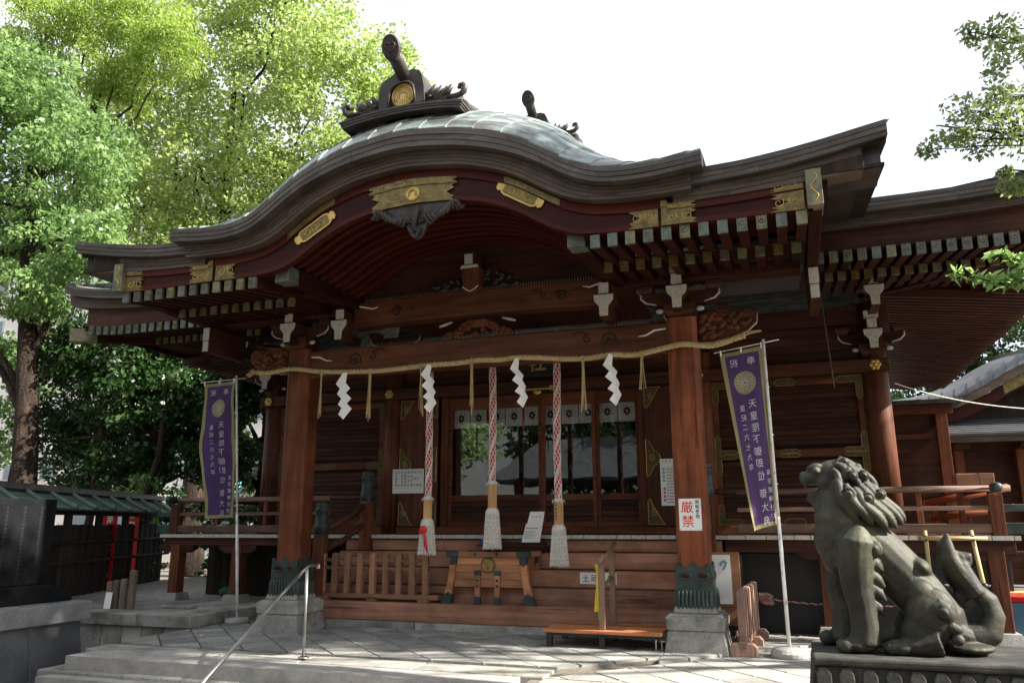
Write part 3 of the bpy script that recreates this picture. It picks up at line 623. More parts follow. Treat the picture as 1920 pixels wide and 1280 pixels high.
for s in (-1, 1):
    a, b = (-4.70, -2.9) if s < 0 else (2.9, 4.66)
    mo = lambda x: ot(x)-.148
    fo = part('eave_fascia', band(a+(.06 if s < 0 else 0), b-(.06 if s > 0 else 0), lambda x: ot(x)-.02, lambda x: obt(x)+.02, -1.85, -1.4, 30), M['bronze'])
    laminated('fascia_strip', a, b, ot, mo, -2.0, -1.80, 3, M['fascia'], parent=fo)
    laminated('fascia_strip', a+(.24 if s < 0 else -.15), b-(.22 if s > 0 else -.15), lambda x: mo(x)-.006, obt, -1.92, -1.70, 3, M['fascia2'], parent=fo)
    # side returns of the eave, running back to the hall roof
    xs = s*4.68; xi = s*4.46
    sd_ = part('eave_return', MB().yz([(-1.97, 4.655), (-1.97, 4.79), (1.5, 5.35), (1.5, 5.19)], xs-.10*s, xs-.015*s), M['bronze'], .004)
    part('verge_soffit', MB().yz([(-1.94, 4.60), (-1.94, 4.652), (1.5, 5.188), (1.5, 5.13)], s*4.30, xs-.03*s), M['darkwood'])
    part('eave_return', MB().yz([(-1.92, 4.385), (-1.92, 4.63), (1.5, 5.15), (1.5, 4.82)], xi-.42*s, xi-.01*s), M['darkwood'], .004)
# roof skin
def rollz(t): return float(np.interp(t, [0, .06, .15, .35, .6, 1.0, 1.6, 2.4, 4.6], [0, .095, .19, .36, .50, .64, .78, .92, 1.5]))
rsc = lambda x: 1-.80*min(1, max(0, (abs(x)-1.5)/1.2))**1.3
mb = MB(); nx, nt_ = 60, 9; ts = [1.0, 1.4, 1.8, 2.3, 2.8, 3.4, 4.0, 4.6, 5.4]
for i in range(nx+1):
    x = -3.06+6.12*i/nx
    for t in ts: mb.v.append((x, -2.15+t, k1(x)+rollz(t)*rsc(x)-.03))
for i in range(nx):
    for j in range(len(ts)-1): a = i*len(ts)+j; mb.f.append((a, a+len(ts), a+len(ts)+1, a+1))
deck = part('roof_deck', mb, M['verdigris'], smooth=True)
def sheet(x0, x1, t0, t1, lift):
    mb = MB(); n, m = 5, 8
    for j in range(m+1):
        t = t0+(t1-t0)*j/m
        for i in range(n+1):
            u = i/n; x = x0+(x1-x0)*u+.42*t; x = max(-3.07, min(3.05, x))
            sc = rsc(x)
            mb.v.append((x, -2.152+t, k1(x)+rollz(t)*sc+.004+lift+.016*u))
    for j in range(m):
        for i in range(n): a = j*(n+1)+i; mb.f.append((a, a+1, a+n+2, a+n+1))
    nn = len(mb.v); top = list(mb.v); mb.v += [(x, y+.004, z-.02) for x, y, z in top]
    mb.f += [tuple(nn+k for k in f[::-1]) for f in mb.f]
    edge = [i for i in range(n+1)]+[j*(n+1)+n for j in range(1, m+1)]+[m*(n+1)+i for i in range(n-1, -1, -1)]+[j*(n+1) for j in range(m-1, 0, -1)]
    for k in range(len(edge)): a, b = edge[k], edge[(k+1) % len(edge)]; mb.f.append((a, b, nn+b, nn+a))
    return mb
x = -3.9
while x < 3.05:
    w = .31
    tb = rng.uniform(.34, .5)
    for t0, t1, lf in ((0, tb, .0), (tb-.02, 1.25, .006)):
        if x+w+.42*t1 < -3.07 or x+.42*t0 > 3.05: continue
        ob('copper_sheet', sheet(x, x+w+.012, t0, t1, lf), M['verdigris'], deck, smooth=False)
    x += w
for s in (-1, 1):
    mb = MB(); xs = np.linspace(2.9, 4.69, 12); yv = [-1.99, -1.2, -.3, .8, 2.0, 3.2]
    for x in xs:
        for y in yv: mb.v.append((s*x, y, ot(x)-.004+(y+1.99)*.27+.045*max(0, y+.5)**1.4))
    for i in range(11):
        for j in range(5): a = i*6+j; mb.f.append((a, a+6, a+7, a+1))
    part('roof_side_deck', mb, M['verdigris'], smooth=True)
# bargeboard in red lacquer with gilt plates
ztb = lambda x: (kb(x)-.055 if abs(x) < 2.7 else obt(x)-.02)
barge = part('bargeboard', band(-4.02, 4.0, ztb, bb if False else (lambda x: bb(x) if abs(x) < 3.05 else 4.09), -1.86, -1.79, 110), M['lacquer'])
part('board_moulding', band(-3.98, 3.96, lambda x: (bb(x) if abs(x) < 3.05 else 4.09)+.045, lambda x: (bb(x) if abs(x) < 3.05 else 4.09)-.004, -1.875, -1.78, 110), M['lacquer'], parent=barge)
part('upper_board', band(-4.05, 4.03, lambda x: ztb(x)+.045, lambda x: ztb(x)-.05, -1.885, -1.78, 110), M['lacquer'], parent=barge)
zbot = lambda x: bb(x) if abs(x) < 3.05 else 4.09
def plate(x0, x1, f0, f1, y, mat, ends=(1, 1), amp=.07, nm='gilt_plate'):
    fr = [(0, .9), (.12, .25), (.25, .75), (.36, .1), (.5, -.55), (.64, .1), (.75, .75), (.88, .25), (1, .9)]
    Zf = lambda x, f: zbot(x)+(ztb(x)-zbot(x))*f
    pts = []
    n = 14
    for i in range(n+1): x = x0+(x1-x0)*i/n; pts.append((x, Zf(x, f0)))
    for f, e in fr[1:-1] if ends[1] else []:
        x = x1+amp*(e-.9); ff = f0+(f1-f0)*f; pts.append((x, Zf(x, ff)))
    for i in range(n, -1, -1): x = x0+(x1-x0)*i/n; pts.append((x, Zf(x, f1)))
    for f, e in fr[1:-1][::-1] if ends[0] else []:
        x = x0-amp*(e-.9); ff = f0+(f1-f0)*f; pts.append((x, Zf(x, ff)))
    o = part(nm, MB().xz(pts, y-.006, y), mat, .002, parent=barge)
    # engraved scrollwork as fine raised wire
    for s_, cx in ((1, x0+(x1-x0)*.28), (-1, x0+(x1-x0)*.72)):
        w = (x1-x0)*.16; zc = Zf(cx, (f0+f1)/2); hh = (Zf(cx, f1)-Zf(cx, f0))*.28
        pts = [(cx+s_*w*(.15+.85*t/7)*math.cos(t), y-.007, zc+hh*(.15+.85*t/7)*math.sin(t)) for t in np.linspace(0, 7, 22)]
        ob('engraving', MB().tube(pts, .0035, 5), M['brightgold'], barge)
    return o
gp = plate(-.56, .46, -.02, .62, -1.878, M['gold']); plate(-.60, .50, .62, .88, -1.888, M['gold'], amp=.05)
mb = MB().lathe([(.082, 0), (.082, .012), (.07, .016), (.066, .012), (0.001, .012)], 0, 0, 26)
disc = part('crest_disc', mb.xform(Matrix.Translation((-.04, -1.884, 4.81)) @ Matrix.Rotation(R_(90), 4, 'X')), M['brightgold'], parent=barge)
for r in (.05, .034): part('crest_ring', MB().tube([(-.04+r*math.cos(t), -1.898, 4.805+r*math.sin(t)) for t in np.linspace(-.6, 3.74, 18)], .004, 5), M['gold'], parent=barge)
for s in (-1, 1):
    a, b = (2.30, 2.60)
    lo, hi = (a, b) if s > 0 else (-b, -a)
    plate(lo, hi, -.02, .98, -1.878, M['gold'], (s > 0, s < 0), .08); a2, b2 = (2.63, 2.98)
    lo, hi = (a2, b2) if s > 0 else (-b2, -a2)
    plate(lo, hi, -.02, .80, -1.89, M['gold'], (s < 0, s > 0), .08); plate(lo, hi, .80, 1.1, -1.90, M['gold'], (s < 0, s > 0), .05)
    lo, hi = (3.62, 3.93) if s > 0 else (-3.95, -3.64)
    plate(lo, hi, -.02, .80, -1.878, M['gold'], (s > 0, s < 0), .12); plate(lo, hi, .85, 1.28, -1.89, M['gold'], (s > 0, s < 0), .10)
    # long cartouche on the slope of the arch
    cx, cz, an = (1.19, 4.63, -R_(31)) if s > 0 else (-1.27, 4.58, R_(30))
    half = [(-.29, 0), (-.285, .035), (-.255, .058), (-.225, .045), (-.21, .062), (-.17, .078), (.17, .078), (.21, .062), (.225, .045), (.255, .058), (.285, .035), (.29, 0)]
    pl = half+[(u, -v) for u, v in half[::-1][1:-1]]
    rotp = [(cx+u*math.cos(an)-v*math.sin(an), cz+u*math.sin(an)+v*math.cos(an)) for u, v in pl]
    o = part('gilt_cartouche', MB().xz(rotp[::-1], -1.882, -1.872), M['brightgold'], .003, parent=barge)
    part('cartouche_field', MB().xz([(cx+(u*math.cos(an)-v*math.sin(an))*.9+0, cz+(u*math.sin(an)+v*math.cos(an))*.9) for u, v in [(-.22, .05), (-.18, .065), (.18, .065), (.22, .05), (.22, -.05), (.18, -.065), (-.18, -.065), (-.22, -.05)]][::-1], -1.8845, -1.878), M['gold'], parent=barge)
    for k in (-1, 0, 1):
        c = (cx+k*.1*math.cos(an), cz+k*.1*math.sin(an))
        part('engraving', MB().tube([(c[0]+.035*math.cos(t), -1.886, c[1]+.035*math.sin(t)) for t in np.linspace(0, 2*math.pi, 15)[:-1]], .004, 5, closed=True), M['brightgold'], parent=barge)
    lo, hi = (1.02, 1.62) if s > 0 else (-1.62, -1.02)
    part('gilt_edge', band(lo, hi, lambda x: ztb(x)+.035, lambda x: ztb(x)-.035, -1.893, -1.88, 12), M['gold'], parent=barge)
    # plated end of the side beam
    xb = 4.02*s
    sb = part('side_beam', MB().yz([(-1.93, 4.10), (-1.93, 4.43), (.45, 4.62), (.45, 4.02), (-.3, 4.02), (-1.0, 4.03)], xb-.06, xb+.06), M['lacquer_y'], .006)
    part('beam_end_plate', MB().box(xb-.068, xb+.068, -1.945, -1.62, 4.09, 4.44), M['cap'], .004, parent=sb)
    part('engraving', MB().tube([(xb+.03*math.sin(t*3), -1.948, 4.13+t*.09) for t in np.linspace(0, 3, 24)], .005, 5), M['brightgold'], parent=sb)
    part('side_board', MB().yz([(-1.84, 4.20), (-1.84, 4.40), (1.4, 4.85), (1.4, 4.60)], xb+s*.065, xb+s*.12), M['lacquer_y'])
    o = part('bracket_arm', MB().box(xb-.055, xb+.055, -.30, .5, 3.66, 4.02), M['wood_y'], .004)
    part('painted_end', MB().box(xb-.05, xb+.05, -.312, -.298, 3.83, 4.01), M['endgrain'], .004, parent=o); part('painted_end', MB().box(xb-.045, xb+.045, -.309, -.298, 3.67, 3.82), M['endgrain'], .004, parent=o)
# carved pendant under the peak
ped = thing('x', 'x', 'x') if False else None
pend = part('gable_pendant', MB().xz([(-.52, 4.66), (-.42, 4.69), (-.2, 4.70), (.2, 4.70), (.42, 4.69), (.5, 4.66), (.40, 4.60), (.24, 4.55), (.13, 4.46), (.07, 4.34), (0, 4.29), (-.07, 4.34), (-.13, 4.46), (-.26, 4.55), (-.42, 4.60)], -1.86, -1.81), M['bronze'], .006)
rg = random.Random(2); mb = MB()
for s in (-1, 1):
    for k in range(7):
        u0 = .06+.06*k; pts = []
        for t in np.linspace(0, 1, 9): pts.append((s*(u0+.14*t), -1.875-.02*math.sin(t*5), 4.42+.2*(u0/.5)**.6+.05*math.sin(t*6+k)+.04*t))
        mb.tube([(p[0], p[1], min(p[2], 4.69)) for p in pts], [.012+.014*math.sin(math.pi*t) for t in np.linspace(.1, .95, 9)], 7)
for k in range(40):
    z = rg.uniform(4.31, 4.50); w = .10*(z-4.25)/.25; mb.sph((rg.uniform(-w, w), -1.885, z), rg.uniform(.010, .020), 6, 5)
mb.tube([(.0-.02+.06*t, -1.90, 4.40+.27*t) for t in np.linspace(0, 1, 6)], [.02, .024, .026, .024, .02, .012], 8)
part('pendant_carving', mb, M['bronze'], smooth=True, parent=pend)
# arched rib ceiling inside the gable
for i, y in enumerate(np.arange(-1.62, -.22, .165)):
    part('arch_rib', band(-1.66, 1.66, lambda x: bb(x)+.155-.02*0, lambda x: bb(x)+.07, y, y+.065, 40), M['lacquer'])
part('arch_lining', band(-1.70, 1.70, lambda x: bb(x)+.185, lambda x: bb(x)+.157, -1.79, .05, 40), M['lacquer'])
part('gable_panel', band(-1.72, 1.72, lambda x: bb(x)+.15, lambda x: 4.19, -.02, .04, 40), M['wood_x'])
for s in (-1, 1):
    x = s*1.745+(-.02 if s < 0 else 0)
    g = part('gable_beam', MB().yz([(-1.74, 4.05), (-1.74, 4.215), (.1, 4.34), (.1, 4.12)], x-.085, x+.085), M['lacquer_y'], .006)
    part('beam_cap', MB().box(x-.095, x+.095, -1.755, -1.55, 4.03, 4.225), M['cap2'], .008, parent=g)
    part('engraving', MB().tube([(x+.03*math.cos(t), -1.758, 4.128+.03*math.sin(t)) for t in np.linspace(0, 2*math.pi, 9)[:-1]], .004, 5, closed=True), M['gold'], parent=g)
# centre strut with carved wings
st = part('gable_strut', MB().prism([(-.10, 4.20), (0, 4.155), (.10, 4.20), (.12, 4.46), (-.12, 4.46)], lambda u, v, d: (u-.03, d, v), -.24, -.02).frus(-.03, -.14, 4.46, 4.50, .27, .27, .24, .24).box(-.09, .03, -.3, -.02, 4.50, 4.66), M['wood_z'], .006)
part('painted_end', MB().xz([(-.155, 4.465), (.095, 4.465), (.075, 4.505), (-.135, 4.505)], -.283, -.274), M['endgrain'], parent=st)
part('painted_end', MB().xz([(-.085, 4.51), (.025, 4.51), (.02, 4.64), (-.09, 4.64)], -.306, -.299), M['endgrain'], parent=st)
part('white_accent', MB().tube([(-.14, -.244, 4.235), (-.08, -.244, 4.19), (-.03, -.244, 4.165), (.02, -.244, 4.19), (.08, -.244, 4.235)], .005, 5), M['plaster'], parent=st)
for s in (-1, 1):
    mb = MB()
    for k in range(18):
        u = rg.uniform(.12, .62); mb.sph((s*u-.03, -.05, 4.24+rg.random()*(.30-.4*u)+.02), (rg.uniform(.03, .06), .03, rg.uniform(.02, .035)), 8, 5, Matrix.Rotation(rg.uniform(-1, 1), 3, 'Y'))
    part('strut_carving', mb, M['bronze'], smooth=True, parent=st)
# rafters
fly = MB().yz([(0, -.125), (0, 0), (.98, .127), (.98, .015)], -.046, .046).mesh('rafter')
flyc = MB().box(-.0475, .0475, -.008, .028, -.126, .006)
bas = MB().yz([(0, -.11), (0, 0), (1.5, .195), (1.5, .085)], -.045, .045).mesh('rafter')
basc = MB().box(-.047, .047, -.007, .022, -.112, .005)
eng = MB().tube([(.026*math.cos(t), -.011, -.058+.03*math.sin(t)) for t in np.linspace(0, 2*math.pi, 5)[:-1]], .0045, 4, closed=True)
eng.tube([(-.038, -.010, -.118), (.038, -.010, -.118), (.038, -.010, .004), (-.038, -.010, .004)], .0035, 4, closed=True); eng_v, eng_f = eng.v, eng.f
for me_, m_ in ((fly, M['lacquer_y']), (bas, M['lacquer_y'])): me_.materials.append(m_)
capmesh = {}
def cap_of(me, mt):
    pat = rng.random() < .6; k = (id(me), mt.name, pat)
    if k not in capmesh:
        m2 = MB().add(me.v, me.f); n0 = len(m2.f)
        if pat: m2.add([(x*.98, y+(.002 if me is basc else 0), z*.9-.004) for x, y, z in eng_v], eng_f)
        c = m2.mesh('end_cap'); c.materials.append(mt); c.materials.append(M['gold']); c.polygons.foreach_set('material_index', [0 if i < n0 else 1 for i in range(len(c.polygons))]); capmesh[k] = c
    return capmesh[k]
rng = random.Random(77)
def rafter(x, y, z, me, cm, mats):
    o = ob('rafter', me, None, H, loc=(x, y, z)); mt = rng.choice(mats)
    c = ob('end_cap', cap_of(cm, mt), None, o, loc=(x, y, z))
    return o
for s in (-1, 1):
    for k in range(12):
        x = s*(1.965+.1755*k) if s > 0 else -(1.965+.168*k)-.12
        rafter(x, -1.86, 4.082, fly, flyc, [M['cap'], M['cap2'], M['cap2']])
        x2 = s*(1.90+.1775*k) if s > 0 else -(2.06+.17*k)-.12
        if abs(x2) < 3.98: rafter(x2, -.96, 4.098, bas, basc, [M['cap'], M['capg'] if 'capg' in M else M['gold'], M['cap']])
    a, b = (1.84, 3.96) if s > 0 else (-3.98, -1.86)
    part('flying_rafter_bar', MB().box(a, b, -.99, -.86, 4.10, 4.118), M['lacquer'])
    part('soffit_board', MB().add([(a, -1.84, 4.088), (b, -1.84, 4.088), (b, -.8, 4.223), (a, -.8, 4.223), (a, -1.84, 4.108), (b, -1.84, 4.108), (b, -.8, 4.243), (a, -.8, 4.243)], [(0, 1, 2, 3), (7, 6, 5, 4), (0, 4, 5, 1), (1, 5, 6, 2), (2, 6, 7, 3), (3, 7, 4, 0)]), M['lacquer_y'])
    part('soffit_board', MB().add([(a, -.93, 4.104), (b, -.93, 4.104), (b, 2.4, 4.537), (a, 2.4, 4.537), (a, -.93, 4.12), (b, -.93, 4.12), (b, 2.4, 4.56), (a, 2.4, 4.56)], [(0, 1, 2, 3), (7, 6, 5, 4), (0, 4, 5, 1), (1, 5, 6, 2), (2, 6, 7, 3), (3, 7, 4, 0)]), M['wood_y'])
    a, b = (3.98, 4.62) if s > 0 else (-4.64, -4.0)
    part('soffit_board', MB().add([(a, -1.9, 4.40), (b, -1.9, 4.40), (b, 1.6, 4.86), (a, 1.6, 4.86), (a, -1.9, 4.43), (b, -1.9, 4.43), (b, 1.6, 4.9), (a, 1.6, 4.9)], [(0, 1, 2, 3), (7, 6, 5, 4), (0, 4, 5, 1), (1, 5, 6, 2), (2, 6, 7, 3), (3, 7, 4, 0)]), M['darkwood'])
part('porch_ceiling', MB().box(-1.85, 1.85, .05, W-.1, 4.30, 4.33), M['wood_y'])
# ------------------------------------------------------------------ main hall eaves
ht = lambda x: 4.845+.22*(min(1, max(0, (abs(x)-3.5)/3.65)))**5
hb = lambda x: 4.585+.16*(min(1, max(0, (abs(x)-3.5)/3.65)))**5
hm = lambda x: ht(x)-.145
for s in (-1, 1):
    a, b = (4.0, 7.15) if s > 0 else (-7.15, -4.0)
    fo = part('hall_fascia', band(a+.1, b-.1, lambda x: ht(x)-.02, lambda x: hb(x)+.02, .2, .5, 40), M['bronze'])
    laminated('fascia_strip', a, b, ht, hm, 0, .22, 3, M['fascia'], parent=fo)
    laminated('fascia_strip', a, b-.18 if s > 0 else b, lambda x: hm(x)-.006, hb, .11, .3, 4, M['fascia2'], parent=fo)
    part('eave_return', MB().box(s*7.15, s*6.95, .02, 11, 4.93, 5.06), M['fascia']); part('eave_return', MB().box(s*6.98, s*6.78, .2, 11, 4.70, 4.92), M['fascia2'])
    a, b = (3.95, 6.85) if s > 0 else (-6.85, -3.95)
    part('eave_board', band(a, b, lambda x: hb(x)+.0, lambda x: 4.325+.12*(max(0, (abs(x)-5.0)/2.1))**4, .22, .30, 24), M['wood_x'])
    zc = lambda x: .10*(max(0, (abs(x)-5.0)/2.0))**4
    xs = np.arange(4.12, 6.8, .15)
    for x in xs:
        rafter(s*x, .16, 4.315+zc(x), fly, flyc, [M['cap'], M['cap2'], M['cap2']])
        if x < 6.2: rafter(s*x-.02, .97, 4.318+zc(x)*.5, bas, basc, [M['cap'], M['cap'], M['gold']])
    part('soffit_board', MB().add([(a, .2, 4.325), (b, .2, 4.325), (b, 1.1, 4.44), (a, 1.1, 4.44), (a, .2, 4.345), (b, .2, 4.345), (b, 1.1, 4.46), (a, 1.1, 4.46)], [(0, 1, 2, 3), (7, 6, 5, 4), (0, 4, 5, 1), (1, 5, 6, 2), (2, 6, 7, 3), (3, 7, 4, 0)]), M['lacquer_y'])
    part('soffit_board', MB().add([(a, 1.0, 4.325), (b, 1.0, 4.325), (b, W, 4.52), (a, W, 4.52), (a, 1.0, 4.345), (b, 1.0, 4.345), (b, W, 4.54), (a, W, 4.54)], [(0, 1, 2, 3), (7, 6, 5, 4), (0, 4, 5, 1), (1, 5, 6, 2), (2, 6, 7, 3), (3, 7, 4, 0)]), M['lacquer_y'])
    # side eave rafters running out sideways
    rs = MB().xz([(4.8, 4.40), (4.8, 4.52), (6.35, 4.32), (6.35, 4.21)], -.04, .04); rs.xz([(6.1, 4.33), (6.1, 4.44), (7.0, 4.33), (7.0, 4.21)], -.04, .04)
    if s < 0: rs.v = [(-x, y, z) for x, y, z in rs.v]
    rm = rs.mesh('rafter'); rm.materials.append(M['wood_x'])
    for y in np.arange(W+.1, 10.6, .16): ob('side_rafter', rm, None, H, loc=(0, y, 0))
    part('soffit_board', MB().xz([(s*4.8, 4.525), (s*7.05, 4.40), (s*7.05, 4.43), (s*4.8, 4.56)], 1.0, 11), M['wood_x'])
    part('side_eave_bar', MB().box(s*6.22, s*6.34, W, 10.8, 4.322, 4.345), M['lacquer_y']); part('side_eave_bar', MB().box(s*6.93, s*7.02, .3, 10.8, 4.335, 4.43), M['lacquer_y'])
    hp = part('hip_rafter', MB().prism([(-.07, 0), (.07, 0), (.07, .2), (-.07, .2)], lambda u, v, d: (s*(4.85+d)+u*.7, W-d+s*u*.7, 4.42-.085*d+v-.06), -.1, 2.28), M['lacquer_y'], .005)
    part('beam_end_plate', MB().prism([(-.076, -.006), (.076, -.006), (.076, .21), (-.076, .21)], lambda u, v, d: (s*(4.85+d)+u*.7, W-d+s*u*.7, 4.42-.085*d+v-.06), 2.02, 2.30), M['cap'], .004, parent=hp)
# main roof skin and the dormer ridge behind the porch gable
mb = MB(); n, m = 36, 12
for i in range(n+1):
    u = -1+2*i/n
    for j in range(m+1):
        v = j/m; y = .02+6.0*v; hw = 7.14-2.9*v; x = u*hw
        mb.v.append((x, y, ht(u*7.15)*(1-v)+v*4.9-.002+2.0*(v**1.35)))
for i in range(n):
    for j in range(m): a = i*(m+1)+j; mb.f.append((a, a+m+1, a+m+2, a+1))
part('main_roof', mb, M['verdigris'], smooth=True)
mb = MB()
for s in (-1, 1): mb.add([(s*7.14, .02, 5.06), (s*4.24, 6.02, 6.9), (s*4.24, 6.3, 6.9), (s*7.14, 11, 5.0)], [(0, 1, 2, 3)])
mb.add([(-4.24, 6.02, 6.9), (4.24, 6.02, 6.9), (4.24, 6.3, 6.9), (-4.24, 6.3, 6.9)], [(0, 1, 2, 3)]); mb.add([(-4.24, 6.3, 6.9), (4.24, 6.3, 6.9), (7.14, 11, 5), (-7.14, 11, 5)], [(0, 1, 2, 3)])
part('main_roof', mb, M['verdigris'])
mb = MB().xz([(-2.4, 5.75), (-1.2, 6.35), (-.35, 6.98), (.1, 7.18), (.55, 6.98), (1.4, 6.35), (2.6, 5.75), (2.6, 5.6), (-2.4, 5.6)], 2.15, 6.2); part('dormer_roof', mb, M['verdigris'], .01)
# ridge end ornament
OC = Vector((-.15, -2.02, 5.97))
def ornament(o0):
    par = {}
    def P_(name, mb, mat, **k): return ob(name, mb, mat, H, loc=o0, **k)
    # stepped sill
    z0 = -.26
    for k in range(3):
        zt = lambda x, k=k: z0+.10-.028*k-.065*(x/.75)**2-.002; zb_ = lambda x, k=k: z0+.10-.028*(k+1)-.065*(x/.75)**2
        P_('ridge_sill', band(-.76+.012*k, .74-.012*k, zt, zb_, -.03+.008*k, .55, 16), M['bronze'])
    P_('ridge_body', MB().yz([(.1, -.3), (.1, .10), (4.0, 1.2), (4.0, .6)], -.24, .24).yz([(.1, -.34), (.1, -.14), (3.8, .9), (3.8, .3)], -.62, .62), M['bronze'])
    body = [(-.275, -.155), (-.285, 0.0), (-.275, .12), (-.235, .19), (-.17, .225), (-.13, .235), (-.10, .265), (.02, .275), (.15, .275), (.215, .245), (.245, .185), (.27, .06), (.285, -.14)]
    inner = [(-.165, -.158), (-.15, .0), (-.14, .075), (-.09, .12), (-.03, .135), (.03, .14), (.09, .125), (.14, .075), (.155, 0), (.175, -.15)]
    b0 = P_('ridge_end_tile', MB().xz(body, .05, .30), M['bronze'], bevel=.012)
    mbf = MB(); n = len(body)
    # rim standing proud round the niche
    ring = [(x, 0.0, z) for x, z in inner]; mbf.tube(ring, .014, 7)
    ob('niche_rim', mbf, M['bronze'], b0, loc=o0, smooth=True)
    of = MB()
    pts_o = body; pts_i = inner
    vs = [(x, .0, z) for x, z in pts_o]+[(x, .0, z) for x, z in pts_i]+[(x, .06, z) for x, z in pts_o]+[(x, .06, z) for x, z in pts_i]
    no, ni = len(pts_o), len(pts_i)
    fs = []
    i = j = 0
    while i < no-1 or j < ni-1:
        if j >= ni-1 or (i < no-1 and i/(no-1) <= j/(ni-1)): fs.append((i, i+1, no+j)); i += 1
        else: fs.append((i, no+j+1, no+j)); j += 1
    T = no+ni
    for k in range(no-1): fs.append((k, T+k, T+k+1, k+1))
    for k in range(ni-1): fs.append((no+k, no+k+1, T+no+k+1, T+no+k))
    of.add(vs, fs); ob('niche_frame', of, M['bronze'], b0, loc=o0)
    dm = MB().lathe([(.145, 0), (.145, .014), (.132, .02), (.124, .014), (.001, .014)], 0, 0, 30).xform(Matrix.Translation((0, .05, 0)) @ Matrix.Rotation(R_(90), 4, 'X'))
    d = ob('crest_disc', dm, M['brightgold'], b0, loc=o0)
    rings = MB()
    for r in (.105, .085, .062, .042): rings.tube([(r*math.cos(t), .036, -.012+r*math.sin(t)) for t in np.linspace(-.75, math.pi+.75, 22)], .0042, 5)
    for dx in (-.02, .0, .02): rings.tube([(dx, .036, -.11), (dx, .036, -.05)], .004, 5)
    for s in (-1, 1):
        for k in range(4): rings.tube([(s*(.035+.022*k), .036, -.105+.01*k), (s*(.05+.02*k), .036, -.07+.01*k)], .0035, 5)
    ob('crest_relief', rings, M['gold'], b0, loc=o0)
    for s in (-1, 1):
        q = lambda u: s*u
        mb = MB()
        lobes = [(.33, -.02, .075, .08), (.40, -.05, .07, .07), (.47, -.075, .055, .075), (.53, -.10, .05, .06)]
        for (u, z, rx, rz) in lobes: mb.sph((q(u), .08, z-.03), (rx, .05, rz), 12, 8, Matrix.Rotation(s*.5, 3, 'Y'))
        for k, (u, z) in enumerate(((.37, .04), (.44, .01), (.51, -.01), (.56, .0))):
            mb.tube([(q(u-.08), .06, z-.12), (q(u-.02), .05, z-.06), (q(u+.02), .055, z), (q(u+.015), .06, z+.035)], [.02, .035, .028, .006], 8)
        mb.xz([(q(.28), -.15), (q(.30), -.02), (q(.45), -.07), (q(.60), -.13), (q(.74), -.16), (q(.74), -.21), (q(.30), -.19)] if s > 0 else [(q(.28), -.15), (q(.30), -.02), (q(.45), -.07), (q(.60), -.13), (q(.74), -.16), (q(.74), -.21), (q(.30), -.19)][::-1], .04, .18)
        # curling tail
        pts = [(q(.54), .05, -.12), (q(.62), .05, -.125), (q(.69), .05, -.12), (q(.735), .05, -.085), (q(.745), .05, -.035), (q(.72), .05, .0), (q(.685), .05, -.005), (q(.675), .05, -.035), (q(.70), .05, -.045)]
        mb.tube(pts, [.03, .03, .034, .036, .034, .03, .026, .022, .012], 9)
        mb.sph((q(.335), .03, -.085), (.022, .02, .022), 8, 6)
        ob('side_scroll', mb, M['bronze'], b0, loc=o0, smooth=True)
    # forward-pointing cylinder with teardrop face
    a, b = Vector((.0, .15, .19)), Vector((.055, -.36, .325)); dr = (b-a).normalized()
    h = ob('ridge_horn', MB().tube([a, a+(b-a)*.5, b], .078, 18), M['bronze'], b0, loc=o0, smooth=True)
    X = Vector((1, .08, 0)).normalized(); Z = Vector((0, -.30, .954)); dr = Vector((.05, -.954, -.30)).normalized()
    tear = [(.105*math.sin(t)*(1-.18*math.cos(t)*-1 if math.cos(t) < 0 else 1), .15*math.cos(t)) for t in np.linspace(0, 2*math.pi, 25)[:-1]]
    mp = lambda u, v, dd: tuple(b+X*u+Z*v+dr*dd)
    ob('horn_face', MB().prism(tear, mp, -.03, .035), M['bronze'], h, loc=o0, bevel=.012)
    heart = [(.052*math.sin(t)**3*1.1, .055*(.8*math.cos(t)-.30*math.cos(2*t)-.12*math.cos(3*t))+.012) for t in np.linspace(0, 2*math.pi, 21)[:-1]]
    ob('horn_mark', MB().tube([mp(u, v, .037) for u, v in heart], .009, 6, closed=True), M['bronze'], h, loc=o0, smooth=True)
    ob('ridge_roll', MB().tube([(.60, .15, -.13), (.60, .75, .03)], .062, 14), M['bronze'], b0, loc=o0, smooth=True)
ornament(OC)
ornament(Vector((.07, 2.1, 7.56)))
# ------------------------------------------------------------------ lettering helper
_g = {}
def glyph(ch, off=.012):
    k = (ch, off)
    if k not in _g:
        cu = bpy.data.curves.new('t', 'FONT'); cu.body = ch; cu.offset = off; cu.resolution_u = 2
        o = bpy.data.objects.new('t', cu); COL.objects.link(o); bpy.context.view_layer.update()
        me = o.to_mesh(); vs = [(v.co.x, v.co.y) for v in me.vertices]; fs = [tuple(p.vertices) for p in me.polygons]; o.to_mesh_clear()
        bpy.data.objects.remove(o); bpy.data.curves.remove(cu)
        if vs:
            cx = (min(v[0] for v in vs)+max(v[0] for v in vs))/2; cy = (min(v[1] for v in vs)+max(v[1] for v in vs))/2
            vs = [(a-cx, b-cy) for a, b in vs]
        _g[k] = (vs, fs)
    return _g[k]
def write(mb, ch, u, v, size, mapf, mirror=False, off=.012, sx=1.0):
    vs, fs = glyph(ch, off); mb.add([mapf(u+(-a if mirror else a)*size*sx, v+b*size) for a, b in vs], fs)
def flatmap(y): return lambda u, v: (u, y, v)
